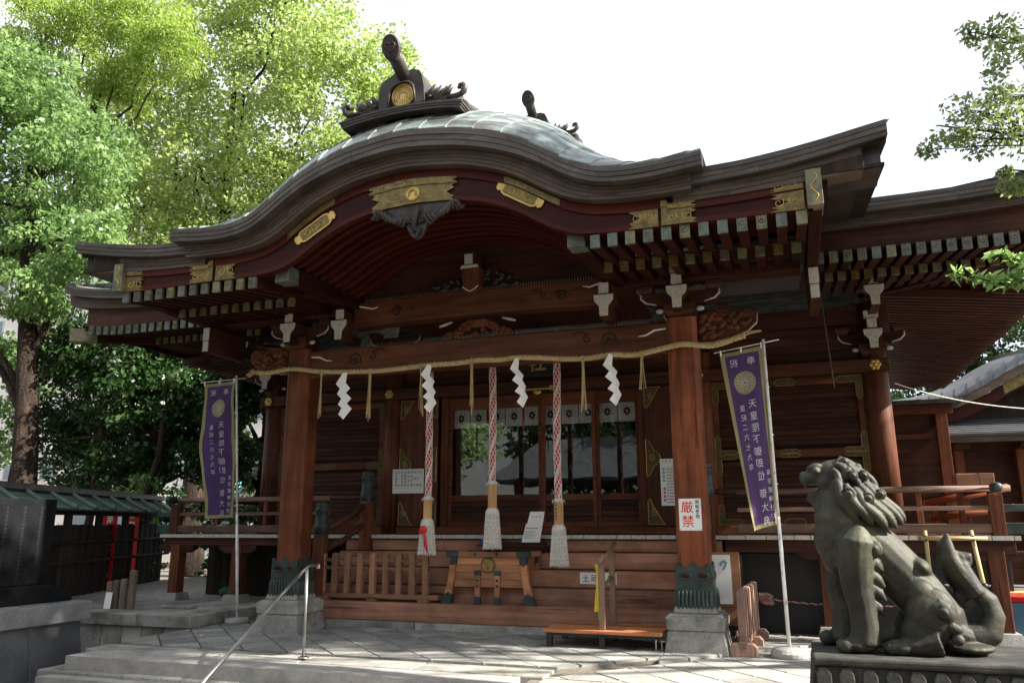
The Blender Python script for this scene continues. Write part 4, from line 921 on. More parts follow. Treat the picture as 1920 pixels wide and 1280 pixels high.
# ------------------------------------------------------------------ sacred straw rope
rp = [(-3.23, 3.34), (-3.0, 3.30), (-2.8, 3.33), (-2.59, 3.345), (-2.2, 3.275), (-1.81, 3.245), (-1.34, 3.225), (-.95, 3.235), (-.59, 3.255), (-.2, 3.25), (.13, 3.275), (.35, 3.25), (.6, 3.27), (.82, 3.25), (1.15, 3.21), (1.47, 3.19), (1.76, 3.225), (2.0, 3.19), (2.16, 3.21), (2.4, 3.26), (2.62, 3.29), (2.78, 3.24), (2.95, 3.235), (3.15, 3.30), (3.30, 3.345)]
xs = np.linspace(-3.18, 3.26, 520); zs = np.interp(xs, [p[0] for p in rp], [p[1] for p in rp]); zs = np.convolve(np.concatenate([[zs[0]]*9, zs, [zs[-1]]*9]), np.ones(19)/19, 'valid')
yr = -.235
rope = thing('straw_rope', 'twisted straw rope strung between the two porch posts, frayed at both ends', 'rope', (0, yr, 3.2))
for k in range(3):
    pts = []
    for i, (x, z) in enumerate(zip(xs, zs)):
        a = x*42+k*2*math.pi/3; pts.append((x, yr+.017*math.cos(a), z+.017*math.sin(a)))
    ob('strand', MB().tube(pts, .0175, 6), M['straw'], rope, smooth=True)
rg = random.Random(3)
def straws(name, x, y, z, n, length, spread, dirv=(0, 0, -1), r=.0032):
    mb = MB()
    for k in range(n):
        L = length*rg.uniform(.82, 1.05); dx = rg.uniform(-spread, spread); dy = rg.uniform(-spread, spread); d = Vector(dirv)
        p0 = Vector((x+rg.uniform(-.012, .012), y+rg.uniform(-.012, .012), z)); p1 = p0+d*L*.5+Vector((dx*.35, dy*.35, dx*.2 if d.z == 0 else 0)); p2 = p0+d*L+Vector((dx, dy, dx if d.z == 0 else 0))
        mb.tube([p0, p1, p2], r*rg.uniform(.8, 1.3), 4)
    return ob(name, mb, M['straw'], rope)
for x, n, L, sp in ((-2.13, 7, .60, .02), (-1.40, 14, .62, .035), (-.68, 8, .62, .03), (.01, 9, .66, .015), (1.42, 11, .63, .035), (2.11, 8, .42, .05)):
    z = float(np.interp(x, xs, zs)); straws('straw_tassel', x, yr-.03, z-.01, n, L, sp); straws('straw_knot', x, yr-.03, z+.03, 5, .09, .03)
straws('frayed_end', 3.24, yr, 3.325, 40, .17, .045, (.94, 0, .25)); straws('frayed_end', -3.16, yr, 3.32, 44, .13, .055, (-1, 0, .0))
# zigzag paper streamers
zz = [(800, 240), (838, 240), (825, 325), (868, 370), (838, 408), (880, 452), (850, 495), (888, 537), (820, 622), (770, 578), (805, 530), (762, 498), (800, 455), (750, 412), (782, 372), (738, 328)]
def shide(x, z, ang, tilt, label, sc=.0016):
    p = [((a-815)*sc, -(b-240)*sc) for a, b in zz]
    mb = MB(); n = len(p)
    # the folded strips lie alternately a little forward and back
    fold = [0, 0, .012, .006, -.012, .012, -.012, .012, .0, .012, -.012, .012, -.012, .012, -.012, .006]
    vs = [(u, -.001+f, v) for (u, v), f in zip(p, fold)]+[(u, .001+f, v) for (u, v), f in zip(p, fold)]
    quads = [(0, 1, 2, 15), (15, 2, 3, 14), (14, 3, 4, 13), (13, 4, 5, 12), (12, 5, 6, 11), (11, 6, 7, 10), (10, 7, 8, 9)]
    fs = [q[::-1] for q in quads]+[tuple(i+n for i in q) for q in quads]+[(i, (i+1) % n, n+(i+1) % n, n+i) for i in range(n)]
    mb.add(vs, fs)
    mb.xform(Matrix.Rotation(tilt, 4, 'Y') @ Matrix.Rotation(ang, 4, 'Z'))
    return tag(ob('paper_streamer', mb, M['paper'], None, loc=(x, yr-.045, z)), label, 'paper streamer', 'zigzag paper streamers on the straw rope')
shide(-1.77, 3.225, R_(4), 0, 'white zigzag paper streamer facing front, hung between left post and first bell rope')
shide(-.56, 3.25, R_(58), -.02, 'white zigzag paper streamer hanging right beside the bell rope with the red knot')
shide(.60, 3.25, R_(60), -.12, 'white zigzag paper streamer turned sideways between the two right-hand bell ropes')
shide(1.75, 3.22, R_(52), -.07, 'white zigzag paper streamer in front of the glass door nearest the right post')
# ------------------------------------------------------------------ bell ropes
def bell_rope(x, y, ztop, zw1, zw0, zt0, label, ribbon=False):
    t = thing('bell_rope', label, 'bell rope', (x, y, zt0), 'bell ropes over the offering box')
    rg = random.Random(int(x*100)+500)
    sway = lambda z: .006*math.sin(z*3+x*5)
    zc = np.linspace(ztop, zw1-.02, 60)
    ob('cord', MB().tube([(x+sway(z), y, z) for z in zc], .040, 14), M['redcloth'], t, smooth=True)
    mb = MB()
    for d in (-1, 1):
        for k in range(6):
            ph = k*math.pi/3; zz_ = np.linspace(ztop, zw1, 150)
            mb.tube([(x+sway(z)+.0415*math.cos(ph+d*z*11), y+.0415*math.sin(ph+d*z*11), z) for z in zz_], .0052, 4)
    ob('net', mb, M['cotton'], t, smooth=True)
    mb = MB(); zz_ = np.linspace(ztop, zw1, 220)
    for ph in (0, math.pi): mb.tube([(x+sway(z)+.036*math.cos(ph+z*9), y+.036*math.sin(ph+z*9), z) for z in zz_], .0145, 6)
    ob('white_strand', mb, M['cotton'], t, smooth=True)
    h = .063
    s = ob('wooden_grip', MB().xy([(x+a, y+b) for a, b in [(h*math.cos(k*math.pi/3), h*math.sin(k*math.pi/3)) for k in range(6)]], zw0, zw1), M['palewood'], t, bevel=.005)
    mb = MB()
    for k in range(5): write(mb, '奉納鈴緒' [k % 4], x-.018, zw1-.05-(zw1-zw0-.08)*k/5, .032, lambda u, v: (u, y-h*.905, v), off=.006)
    if x > .5: ob('lettering', mb, M['ink'], s)
    ob('tassel_head', MB().lathe([(.05, zw0+.02), (.072, zw0-.005), (.085, zw0-.03), (.088, zw0-.06), (.08, zw0-.07)], x, y, 18), M['cotton'], t, smooth=True)
    mb = MB(); L = zw0-.05-zt0; n = 22
    for d in (-1, 1):
        for k in range(n):
            ph = k*2*math.pi/n; pts = []
            for f in np.linspace(0, .84, 12):
                r = .080+.034*f; a = ph+d*.9*math.sin(f*14)*.16+d*f*.25; pts.append((x+r*math.cos(a), y+r*math.sin(a), zw0-.05-L*f))
            mb.tube(pts, .0085, 5)
    ob('tassel_net', mb, M['cotton'], t, smooth=True)
    mb = MB()
    for k in range(30):
        a = k*2*math.pi/30; mb.tube([(x+.108*math.cos(a), y+.108*math.sin(a), zw0-.05-L*.82), (x+.112*math.cos(a+.03), y+.112*math.sin(a+.03), zw0-.05-L*.92), (x+.116*math.cos(a), y+.116*math.sin(a), zt0+rg.uniform(0, .02))], [.010, .009, .006], 5)
    ob('fringe', mb, M['cotton'], t, smooth=True)
    ob('tassel_core', MB().lathe([(.07, zw0-.04), (.085, zw0-.04-L*.5), (.10, zt0+.06), (.09, zt0+.04)], x, y, 14), M['cotton'], t, smooth=True)
    mb = MB()
    for k in range(7):
        a = k*.9; mb.tube([(x+.05*math.cos(a), y+.05*math.sin(a), zw1-.015), (x+.075*math.cos(a), y+.075*math.sin(a), zw1+.02), (x+.085*math.cos(a+.3), y+.085*math.sin(a+.3), zw1-.02)], .005, 4)
    ob('binding', mb.lathe([(.058, zw1-.012), (.066, zw1+.006), (.05, zw1+.04)], x, y, 14), M['cotton'], t, smooth=True)
    if ribbon:
        mb = MB().sph((x+.0, y-.125, zw0-.13), (.055, .028, .05), 12, 8).sph((x-.04, y-.115, zw0-.15), (.03, .02, .03), 8, 6)
        for k, dx in enumerate((.0, .03, .05)): mb.tube([(x+.01, y-.13, zw0-.15), (x+.02+dx*.4, y-.128, zw0-.25), (x+.025+dx, y-.13, zw0-.36-.03*k)], [.012, .010, .006], 5)
        ob('red_knot', mb, M['redink'], t, smooth=True)
bell_rope(-.93, .55, 3.75, 1.62, 1.36, .90, 'red and white bell rope whose white tassel carries a red knot', True)
bell_rope(-.02, .55, 3.75, 1.80, 1.49, .98, 'red and white bell rope hanging straight above the offering box')
bell_rope(.86, .55, 3.75, 1.57, 1.28, .78, 'red and white bell rope with inscribed grip hanging clear of the box')
# ------------------------------------------------------------------ offering box
bx = thing('offering_box', 'wooden offering box with round gilt crest and bronze-shod splayed legs', 'offering box', (-.14, .9, .30))
B0, B1, YF, YB = -.62, .36, .70, 1.14
for k in range(4): ob('front_board', MB().box(B0, B1, YF, YF+.03, .515+k*.093, .515+(k+1)*.093-.002), M['box_wood'], bx, bevel=.003)
for xa in (B0, B1-.03): ob('side_board', MB().box(xa, xa+.03, YF+.03, YB, .515, .885), M['box_wood'], bx, bevel=.003)
ob('bottom_board', MB().box(B0+.03, B1-.03, YF+.03, YB, .52, .54), M['box_wood'], bx); ob('back_board', MB().box(B0+.03, B1-.03, YB-.03, YB, .54, .885), M['box_wood'], bx)
r = ob('top_rail', MB().box(B0-.06, B1+.06, YF-.045, YF+.045, .888, .955), M['box_wood'], bx, bevel=.006)
for xa, xb, d in ((B0-.075, B0+.10, 1), (B1-.10, B1+.075, -1)):
    tip = xb if d > 0 else xa; bs = xa if d > 0 else xb
    poly = [(bs, .884), (tip-d*.03, .884), (tip, .90), (tip-d*.015, .921), (tip, .943), (tip-d*.03, .959), (bs, .959)]
    ob('corner_shoe', MB().xz(poly if d > 0 else poly[::-1], YF-.052, YF+.05), M['greenmetal'], bx, bevel=.003)
for xa in (B0+.32, B1-.36): ob('stud', MB().sph((xa, YF-.047, .921), (.02, .012, .02), 10, 6), M['bronze'], bx, smooth=True)
for xa in (B0-.03, B1+.03): ob('side_rail', MB().box(xa-.045, xa+.045, YF+.046, YB+.05, .888, .953), M['box_wood'], bx, bevel=.005)
for k in range(9): ob('top_slat', MB().box(B0+.02, B1-.02, YF+.06+k*.042, YF+.078+k*.042, .85, .90), M['box_wood'], bx)
for xa, d in ((B0, -1), (B1, 1)):
    for yy in (YF-.035, YB-.02):
        z = lambda f: .884-(.884-.302)*f
        q = lambda f, w: xa+d*(-.015+.10*f**1.6)+w
        pl = [(q(0, -.04), z(0)), (q(0, .04), z(0)), (q(.5, .042), z(.5)), (q(1, .055), z(1)), (q(1, -.06), z(1)), (q(.5, -.042), z(.5))]
        lg = ob('leg', MB().xz(pl[::-1], yy, yy+.07), M['box_wood'], bx, bevel=.004)
        ft = [(q(.80, -.053), z(.80)), (q(.74, 0), z(.74)), (q(.80, .053), z(.80)), (q(1, .064), z(1)+.001), (q(1, -.066), z(1)+.001)]
        ob('leg_shoe', MB().xz(ft[::-1], yy-.006, yy+.076), M['greenmetal'], lg, bevel=.003)
        hd = [(q(0, -.045), .886), (q(0, .045), .886), (q(.16, .047), z(.14)), (q(.2, 0), z(.19)), (q(.16, -.047), z(.14))]
        ob('leg_cap', MB().xz(hd[::-1], yy-.005, yy+.074), M['greenmetal'], lg, bevel=.003)
for xa in (-.27, .0):
    lg = ob('brace', MB().box(xa-.035, xa+.035, YF-.03, YF-.002, .33, .70), M['box_wood'], bx, bevel=.004)
    ob('brace_shoe', MB().box(xa-.042, xa+.042, YF-.037, YF+.0, .302, .40), M['greenmetal'], lg, bevel=.004); ob('brace_cap', MB().box(xa-.04, xa+.04, YF-.036, YF-.001, .66, .72), M['greenmetal'], lg, bevel=.004)
    for zz_ in (.60, .53): ob('stud', MB().sph((xa, YF-.032, zz_), (.018, .012, .018), 10, 6), M['bronze'], lg, smooth=True)
cm = MB().lathe([(.098, 0), (.098, .012), (.088, .02), (.08, .014), (.001, .014)], 0, 0, 28).xform(Matrix.Translation((-.13, YF-.002, .79)) @ Matrix.Rotation(R_(90), 4, 'X'))
cr = ob('crest', cm, M['gold'], bx)
mb = MB()
for rr in (.068, .052, .036, .02): mb.tube([(-.13+rr*math.cos(t), YF-.018, .783+rr*math.sin(t)) for t in np.linspace(-.7, math.pi+.7, 20)], .004, 5)
for s in (-1, 1):
    for k in range(3): mb.tube([(-.13+s*(.02+.018*k), YF-.018, .71+.008*k), (-.13+s*(.03+.02*k), YF-.018, .745)], .0035, 5)
ob('crest_relief', mb, M['brightgold'], cr)
# small stand behind the box with leaflet holder and tin
tb = thing('low_table', 'low dark wooden table behind the offering box', 'table', (.15, 1.25, .93))
ob('table_top', MB().box(-.45, .62, 1.08, 1.36, 1.005, 1.03), M['wood_x'], tb, bevel=.004); ob('table_leg', MB().box(-.38, -.34, 1.22, 1.34, .93, 1.004), M['wood_x'], tb); ob('table_leg', MB().box(.48, .52, 1.22, 1.34, .93, 1.004), M['wood_x'], tb)
ob('raised_shelf', MB().xz([(-.36, 1.031), (.46, 1.031), (.46, 1.06), (-.36, 1.06)], 1.12, 1.34).xz([(-.36, 1.06), (-.24, 1.06), (-.20, 1.16), (-.24, 1.16)], 1.14, 1.32), M['darkwood'], tb)
lf = thing('leaflet_holder', 'upright clear holder with pale leaflet and handwritten note on low table', 'leaflet holder', (.32, 1.17, 1.06))
ob('back_card', MB().prism([(-.02+.20, 1.062), (.42, 1.062), (.47, 1.46), (.27, 1.46)], lambda u, v, d: (u, 1.16+(v-1.06)*.18+d, v), 0, .008), M['paper'], lf)
ob('front_sheet', MB().prism([(.17, 1.062), (.40, 1.062), (.42, 1.29), (.22, 1.30)], lambda u, v, d: (u, 1.15+(v-1.06)*.18+d, v), 0, .004), M['card'], lf)
mp = lambda u, v: (u, 1.149+(v-1.06)*.18-.001, v); mb = MB()
for k in range(6): mb.add([mp(.205, 1.20-k*.017), mp(.37-.02*(k % 3), 1.204-k*.017), mp(.37-.02*(k % 3), 1.207-k*.017), mp(.205, 1.204-k*.017)], [(0, 1, 2, 3)])
for k in range(6): mb.add([mp(.225+k*.028, 1.235), mp(.243+k*.028, 1.237), mp(.247+k*.028, 1.252), mp(.228+k*.028, 1.248)], [(0, 1, 2, 3)])
ob('handwriting', mb, M['bluink'] if 'bluink' in M else M['ink'], lf)
mb = MB(); mp2 = lambda u, v: (u, 1.159+(v-1.06)*.18-.001, v)
for k, ch in enumerate('日本記'): write(mb, ch, .315+k*.048, 1.395, .034, mp2, off=.002)
ob('lettering', mb, M['redink'], lf)
tag(ob('drink_tin', MB().lathe([(.024, 1.031), (.026, 1.035), (.026, 1.10), (.023, 1.106)], -.40, 1.13, 14), plain('blue_tin', (.03, .05, .22), .35, .3), None), 'small dark blue tin on the low table edge behind offering box', 'tin')
# ------------------------------------------------------------------ low picket fences
def pickets(root, n, p0, p1, zb, zt, mz, mxx, along):
    for k in range(n):
        f = k/(n-1); x = p0[0]+(p1[0]-p0[0])*f; y = p0[1]+(p1[1]-p0[1])*f
        ob('picket', MB().box(x-.04, x+.04, y-.035, y+.035, zb, zt-.012).frus(x, y, zt-.012, zt+.006, .08, .07, .05, .045), mz, root, bevel=.005)
f1 = thing('picket_fence', 'low weathered picket fence on the stair beside the left porch post', 'fence', (-1.75, .7, .30))
pickets(f1, 9, (-2.56, .685), (-1.0, .685), .40, .915, M['lit_picket_z'], M['fence_x'], 'x')
for z in (.83, .725): ob('fence_rail', MB().box(-2.60, -.96, .665, .705, z-.022, z+.022), M['fence_x'], f1, bevel=.003)
ob('bottom_rail', MB().box(-2.68, -.80, .64, .73, .34, .40), M['fence_x'], f1, bevel=.008)
for x in (-2.5, -1.75, -1.0): ob('foot', MB().box(x-.07, x+.07, .58, .80, .303, .36), M['fence_x'], f1, bevel=.008)
f2 = thing('picket_fence', 'low pinkish picket fence running back from the flag stone toward the veranda', 'fence', (3.05, .3, 0))
f2m = wood('faded_pink_wood', (.22, .13, .10), (.42, .28, .23), 'z', .75)
pickets(f2, 8, (3.03, -.22), (3.10, 1.05), .10, .62, f2m, f2m, 'y')
for z in (.50, .34): ob('fence_rail', MB().prism([(-.018, z-.025), (.018, z-.025), (.018, z+.025), (-.018, z+.025)], lambda u, v, d: (3.03+u+.055*(d+.22), d, v), -.22, 1.05), f2m, f2)
ob('bottom_rail', MB().prism([(-.035, .06), (.035, .06), (.035, .12), (-.035, .12)], lambda u, v, d: (3.03+u+.055*(d+.22), d, v), -.3, 1.12), f2m, f2, bevel=.006)
for y, x in ((-.2, 3.03), (.42, 3.065), (1.02, 3.10)): ob('foot', MB().xz([(x-.14, .002-.03), (x+.14, -.028), (x+.14, .06), (x+.10, .10), (x-.10, .10), (x-.14, .06)], y-.07, y+.07), f2m, f2, bevel=.01)
# ------------------------------------------------------------------ festival banners
pm, nt, b = newmat('purple_cloth')
n_ = N(nt, 'ShaderNodeTexNoise', Scale=3.0, Detail=3.0); nt.links.new(coords(nt).outputs[0], n_.inputs['Vector']); rr = ramp(nt, [(.3, (.090, .050, .155)), (.7, (.120, .066, .195))]); nt.links.new(n_.outputs['Fac'], rr.inputs['Fac'])
def cloth(m, nt, b, colout, tr=.4):
    nt.links.new(colout, b.inputs['Base Color']); b.inputs['Roughness'].default_value = .75; b.inputs['Specular IOR Level'].default_value = .2
    t = N(nt, 'ShaderNodeBsdfTranslucent'); nt.links.new(colout, t.inputs['Color']); mx = N(nt, 'ShaderNodeMixShader'); mx.inputs[0].default_value = tr
    nt.links.new(b.outputs[0], mx.inputs[1]); nt.links.new(t.outputs[0], mx.inputs[2]); nt.links.new(mx.outputs[0], nt.nodes['Material Output'].inputs['Surface'])
cloth(pm, nt, b, rr.outputs[0]); M['purple'] = pm
def clothcol(name, c, tr=.4):
    m, nt, b = newmat(name); v = N(nt, 'ShaderNodeTexNoise', Scale=30.0, Detail=2.0); nt.links.new(coords(nt).outputs[0], v.inputs['Vector'])
    r = ramp(nt, [(.3, tuple(k*.92 for k in c)), (.7, tuple(min(1, k*1.06) for k in c))]); nt.links.new(v.outputs['Fac'], r.inputs['Fac']); cloth(m, nt, b, r.outputs[0], tr); return m
M['clothgold'] = clothcol('gold_cloth', (.37, .34, .17)); M['clothwhite'] = clothcol('white_print', (.78, .78, .80))
def banner(name, label, base, top, surf, width, length, hem_top, hide=None, basemb=None, basemat=None, pole_r=.016, tail=()):
    """surf(u,v) -> world point, u across 0..width from the free edge, v down 0..length"""
    t = thing(name, label, 'banner', base, 'festival banners on poles')
    b0, b1 = Vector(base), Vector(top)
    ob('pole', MB().tube([b0, b0+(b1-b0)*.42], pole_r*1.25, 12).tube([b0+(b1-b0)*.42, b1+(b1-b0)*.005], pole_r, 12), M['whitepole'], t, smooth=True)
    ob('base', basemb, basemat, t, smooth=False, bevel=.012)
    def grid(u0, u1, v0, v1, off, nu=10, nv=40):
        mb = MB()
        for j in range(nv+1):
            for i in range(nu+1): mb.v.append(tuple(surf(u0+(u1-u0)*i/nu, v0+(v1-v0)*j/nv, off)))
        for j in range(nv):
            for i in range(nu): a = j*(nu+1)+i; mb.f.append((a, a+1, a+nu+2, a+nu+1))
        return mb
    bd = .05
    c = ob('cloth', grid(bd, width-bd, bd*.9, length-bd*.8, 0, 14, 50), M['purple'], t, smooth=True)
    ob('border', grid(0, bd, 0, length, 0, 2, 50).add(*(lambda g: (g.v, g.f))(grid(width-bd, width, 0, length, 0, 2, 50))).add(*(lambda g: (g.v, g.f))(grid(bd, width-bd, 0, bd*.9, 0, 12, 2))).add(*(lambda g: (g.v, g.f))(grid(bd, width-bd, length-bd*.8, length, 0, 12, 2))), M['clothgold'], c, smooth=True)
    mp = lambda u, v: tuple(surf(u, v, -.006))
    dn = lambda u, v: mp(u, -v)
    mb = MB()
    w = width
    def put(ch, u, v, s, sx=1):
        g = MB(); write(g, ch, u, -v, s, dn, mirror=True, off=.0, sx=sx); ob('character', g, M['clothwhite'], c)
    put('奉', w*.70, .135, .095); put('祝', w*.30, .135, .095)
    for k, ch in enumerate('天皇陛下御即位'): put(ch, w*.62, .60+k*.124, .098)
    for k, ch in enumerate('皇紀二六七九年'): put(ch, w*.35, .63+k*.102, .074)
    for k, ch in enumerate('御大典'): put(ch, w*.62, 1.52+k*.135, .10)
    for k, ch in enumerate('東京都神社庁'): put(ch, w*.84, 1.32+k*.088, .062)
    cu, cv, R = w*.5, .365, .128
    mb = MB(); ctr = mp(cu, cv)
    NR = 7; vs = [ctr]; fs = [(0, 1+k, 1+(k+1) % 96) for k in range(96)]
    for q in range(1, NR+1):
        for k in range(96):
            a = 2*math.pi*k/96; f = abs(math.sin(8*a)); r = R*(.93+.07*f**.5)*q/NR; vs.append(mp(cu+r*math.cos(a), cv+r*math.sin(a)))
    for q in range(NR-1):
        for k in range(96): fs.append((1+q*96+k, 1+q*96+(k+1) % 96, 1+(q+1)*96+(k+1) % 96, 1+(q+1)*96+k))
    mb.add(vs, fs); ob('crest', mb, M['clothgold'], c)
    mb = MB(); mq = lambda u, v: tuple(surf(u, v, -.010))
    for k in range(16):
        a = 2*math.pi*k/16; ca, sa = math.cos(a), math.sin(a); h = .0022
        rr_ = np.linspace(.02, R*.95, 7)
        mb.add([mq(cu+r*ca+e*h*sa, cv+r*sa-e*h*ca) for r in rr_ for e in (-1, 1)], [(2*i, 2*i+2, 2*i+3, 2*i+1) for i in range(6)])
    for R0 in (.02,):
        for k in range(14):
            a, b_ = 2*math.pi*k/14, 2*math.pi*(k+1)/14
            mb.add([mq(cu+(R0-.002)*math.cos(a), cv+(R0-.002)*math.sin(a)), mq(cu+(R0+.003)*math.cos(a), cv+(R0+.003)*math.sin(a)), mq(cu+(R0+.003)*math.cos(b_), cv+(R0+.003)*math.sin(b_)), mq(cu+(R0-.002)*math.cos(b_), cv+(R0-.002)*math.sin(b_))], [(0, 1, 2, 3)])
    ob('crest_lines', mb, M['clothwhite'], c)
    # cross bar and loops
    l, r = Vector(surf(0, -.025, 0)), Vector(surf(width, -.025, 0)); d = (r-l).normalized()
    ob('cross_bar', MB().tube([l-d*.06, r+d*.18], .006, 8), M['whitepole'], t, smooth=True)
    for f in (.03, .5, .97):
        p, q = Vector(surf(width*f, -.035, -.006)), Vector(surf(width*f, .03, -.006))
        ob('loop', MB().tube([p, q], .012, 6, flat=.3), M['card'], t)
    for v in (.45, .95, 1.45):
        q = Vector(surf(width, v, 0)); f = (q.z-b0.z)/(b1.z-b0.z); pp = b0+(b1-b0)*f
        ob('loop', MB().tube([pp+Vector((.02, 0, 0)), q], .008, 6), M['card'], t)
    return t
# right banner: hangs edge-on at its foot, blown a little round the pole
PB, PT = (3.475, -.12, -.01), (3.445, -.12, 3.275)
def surfR(u, v, off):
    f = v/1.85; w = .47
    fx = 1-.52*f                           # the sheet turns about its pole side towards the foot
    a = math.acos(min(1, max(.3, fx))); d = w-u
    x = 3.435+.012*f-d*math.cos(a)-.02*f*math.sin(u*9); y = -.12-d*math.sin(a)*.55+.022*math.sin(v*3+u*7)+.007*math.sin(v*11+u*17)+.006*math.sin(v*5-u*31)+(.10*f*max(0, (u-.36)/.11)**2 if u > .36 else 0)
    z = 3.225-v*1.045+(-.07*d/w)
    n = Vector((-math.sin(a)*.55, -1, 0)).normalized()
    return Vector((x, y, z))+n*(-off)
rb = MB().lathe([(.165, -.045), (.19, -.02), (.19, .02), (.16, .06), (.03, .075)], 3.475, -.12, 22)
banR = banner('festival_banner', 'purple banner with gold border on a rust-stained pole beside the guardian lion', PB, PT, surfR, .47, 1.85, 0, basemb=rb, basemat=M['concrete'])
PB2, PT2 = (-3.66, .36, .0), (-3.98, .36, 3.42)
def surfL(u, v, off):
    f = v/1.85; w = .56; d = w-u
    wav = .5*(1-math.cos(min(1, f*1.1)*math.pi))
    a = .12+1.0*wav*(1 if d > .2 else .35)
    fold = max(0, d-.22)
    x = -4.0+.155*f-min(d, .22)*1.0-fold*math.cos(1.25*wav+.1); y = .36-fold*math.sin(1.25*wav)*.8+.024*math.sin(v*4+u*6)+.008*math.sin(v*12+u*15)+.006*math.sin(v*6-u*28)
    z = 3.36-v*1.06-.03*d
    n = Vector((-.2, -1, 0)).normalized()
    return Vector((x, y, z))+n*(-off)
lb = MB().lathe([(.16, -.01), (.17, .02), (.15, .06), (.03, .07)], -3.66, .36, 20)
banL = banner('festival_banner', 'purple banner with gold border on a white pole at the left veranda corner', PB2, PT2, surfL, .56, 1.85, 0, basemb=lb, basemat=M['concrete'])
# ------------------------------------------------------------------ signs
def sign(name, label, x0, x1, z0, z1, y, t=.006, skew=0, mat=None):
    r = thing(name, label, 'sign', ((x0+x1)/2, y, z0)); ob('board', MB().box(x0, x1, y-t, y, z0, z1), mat or M['card'], r, bevel=.001); return r
yp = -.1755
s1 = sign('warning_sign', 'white sign with large red and small black lettering on the right porch post', 2.435, 2.675, 1.225, 1.565, yp)
mb = MB(); write(mb, '厳', 2.525, 1.475, .135, flatmap(yp-.008), off=.005); write(mb, '禁', 2.528, 1.325, .135, flatmap(yp-.008), off=.005); ob('red_lettering', mb, M['redink'], s1)
mb = MB()
for k, ch in enumerate('無断昇殿'): write(mb, ch, 2.635, 1.53-k*.052, .046, flatmap(yp-.008), off=.008)
ob('black_lettering', mb, M['ink'], s1)
for x in (2.445, 2.665):
    for z in (1.24, 1.552): ob('screw', MB().sph((x, yp-.007, z), .005, 8, 6), M['bronze'], s1)
ys = .998
s2 = sign('shoe_sign', 'white sign with black lettering fixed to the stair riser behind the handrail', 1.00, 1.47, .56, .70, ys, .004)
mb = MB()
for k, ch in enumerate('土足厳禁'): write(mb, ch, 1.075+k*.107, .63, .088, flatmap(ys-.006), off=.008)
ob('lettering', mb, M['ink'], s2)
yb = W-.145
s3 = sign('prayer_list_sign', 'white board listing prayers in black columns on the left door leaf', -2.44, -1.85, 1.775, 2.155, yb-.012, .008)
cols = ['厄除', '初宮詣', '結婚式', '商売繁盛', '家内安全', '自動車清祓', '寿齢奉告祭', '命名', '其他諸祭事']
mb = MB()
for c, st in enumerate(cols):
    u = -1.90-c*.054; n = len(st)
    for k, ch in enumerate(st): write(mb, ch, u, 2.105-(.20*k/(n-1)), .043, flatmap(yb-.022), off=.004)
for k, ch in enumerate('◆お申込は社務所まで'): write(mb, ch, -2.40, 2.125-k*.032, .022, flatmap(yb-.022), off=.0)
ob('lettering', mb, M['ink'], s3)
s4 = sign('festival_calendar', 'narrow paper calendar with blue and pink columns on the right door leaf', 1.865, 2.20, 1.545, 2.20, yb-.012, .003, mat=M['paper'])
mb = MB(); mb2 = MB(); mb3 = MB()
for k, ch in enumerate('年間祭事'): write(mb, ch, 1.91+k*.05, 2.165, .032, flatmap(yb-.017), off=.006)
for k in range(4):
    mb2.box(1.895, 1.93, yb-.0165, yb-.0155, 2.075-k*.052, 2.035-k*.052); mb3.box(1.90, 1.935, yb-.0165, yb-.0155, 1.80-k*.052, 1.76-k*.052)
for k in range(12): mb.box(1.945, 2.19, yb-.0165, yb-.0155, 2.08-k*.042, 2.0765-k*.042); mb.box(1.95, 2.05+.1*((k*7) % 3)/3, yb-.0165, yb-.0155, 2.062-k*.042, 2.050-k*.042)
ob('lettering', mb, plain('grey_ink', (.25, .25, .25), .7), s4); ob('blue_column', mb2, plain('blue_print', (.20, .42, .48), .7), s4); ob('pink_column', mb3, plain('pink_print', (.65, .16, .24), .7), s4)
# name plaque above the doors
pl = thing('name_plaque', 'dark plaque with gilt character and gilt fittings hung above the glass doors', 'plaque', (.12, 1.9, 3.1))
ob('board', MB().box(-.05, .42, 1.93, 1.97, 3.44, 4.1), M['black'], pl, bevel=.006)
mb = MB(); write(mb, '社', .17, 3.65, .28, flatmap(1.925), off=.02); ob('gilt_character', mb, M['brightgold'], pl)
ob('gilt_fitting', MB().box(-.10, .47, 1.92, 1.965, 3.235, 3.258).box(.36, .44, 1.915, 1.925, 3.22, 3.29).box(-.09, -.02, 1.915, 1.925, 3.22, 3.29).sph((.17, 1.92, 3.20), (.06, .02, .04), 10, 6), M['brightgold'], pl)
ob('hanger', MB().tube([(.0, 1.95, 4.1), (.0, 2.3, 4.12)], .012, 6).tube([(.37, 1.95, 4.1), (.37, 2.3, 4.12)], .012, 6), M['bronze'], pl)
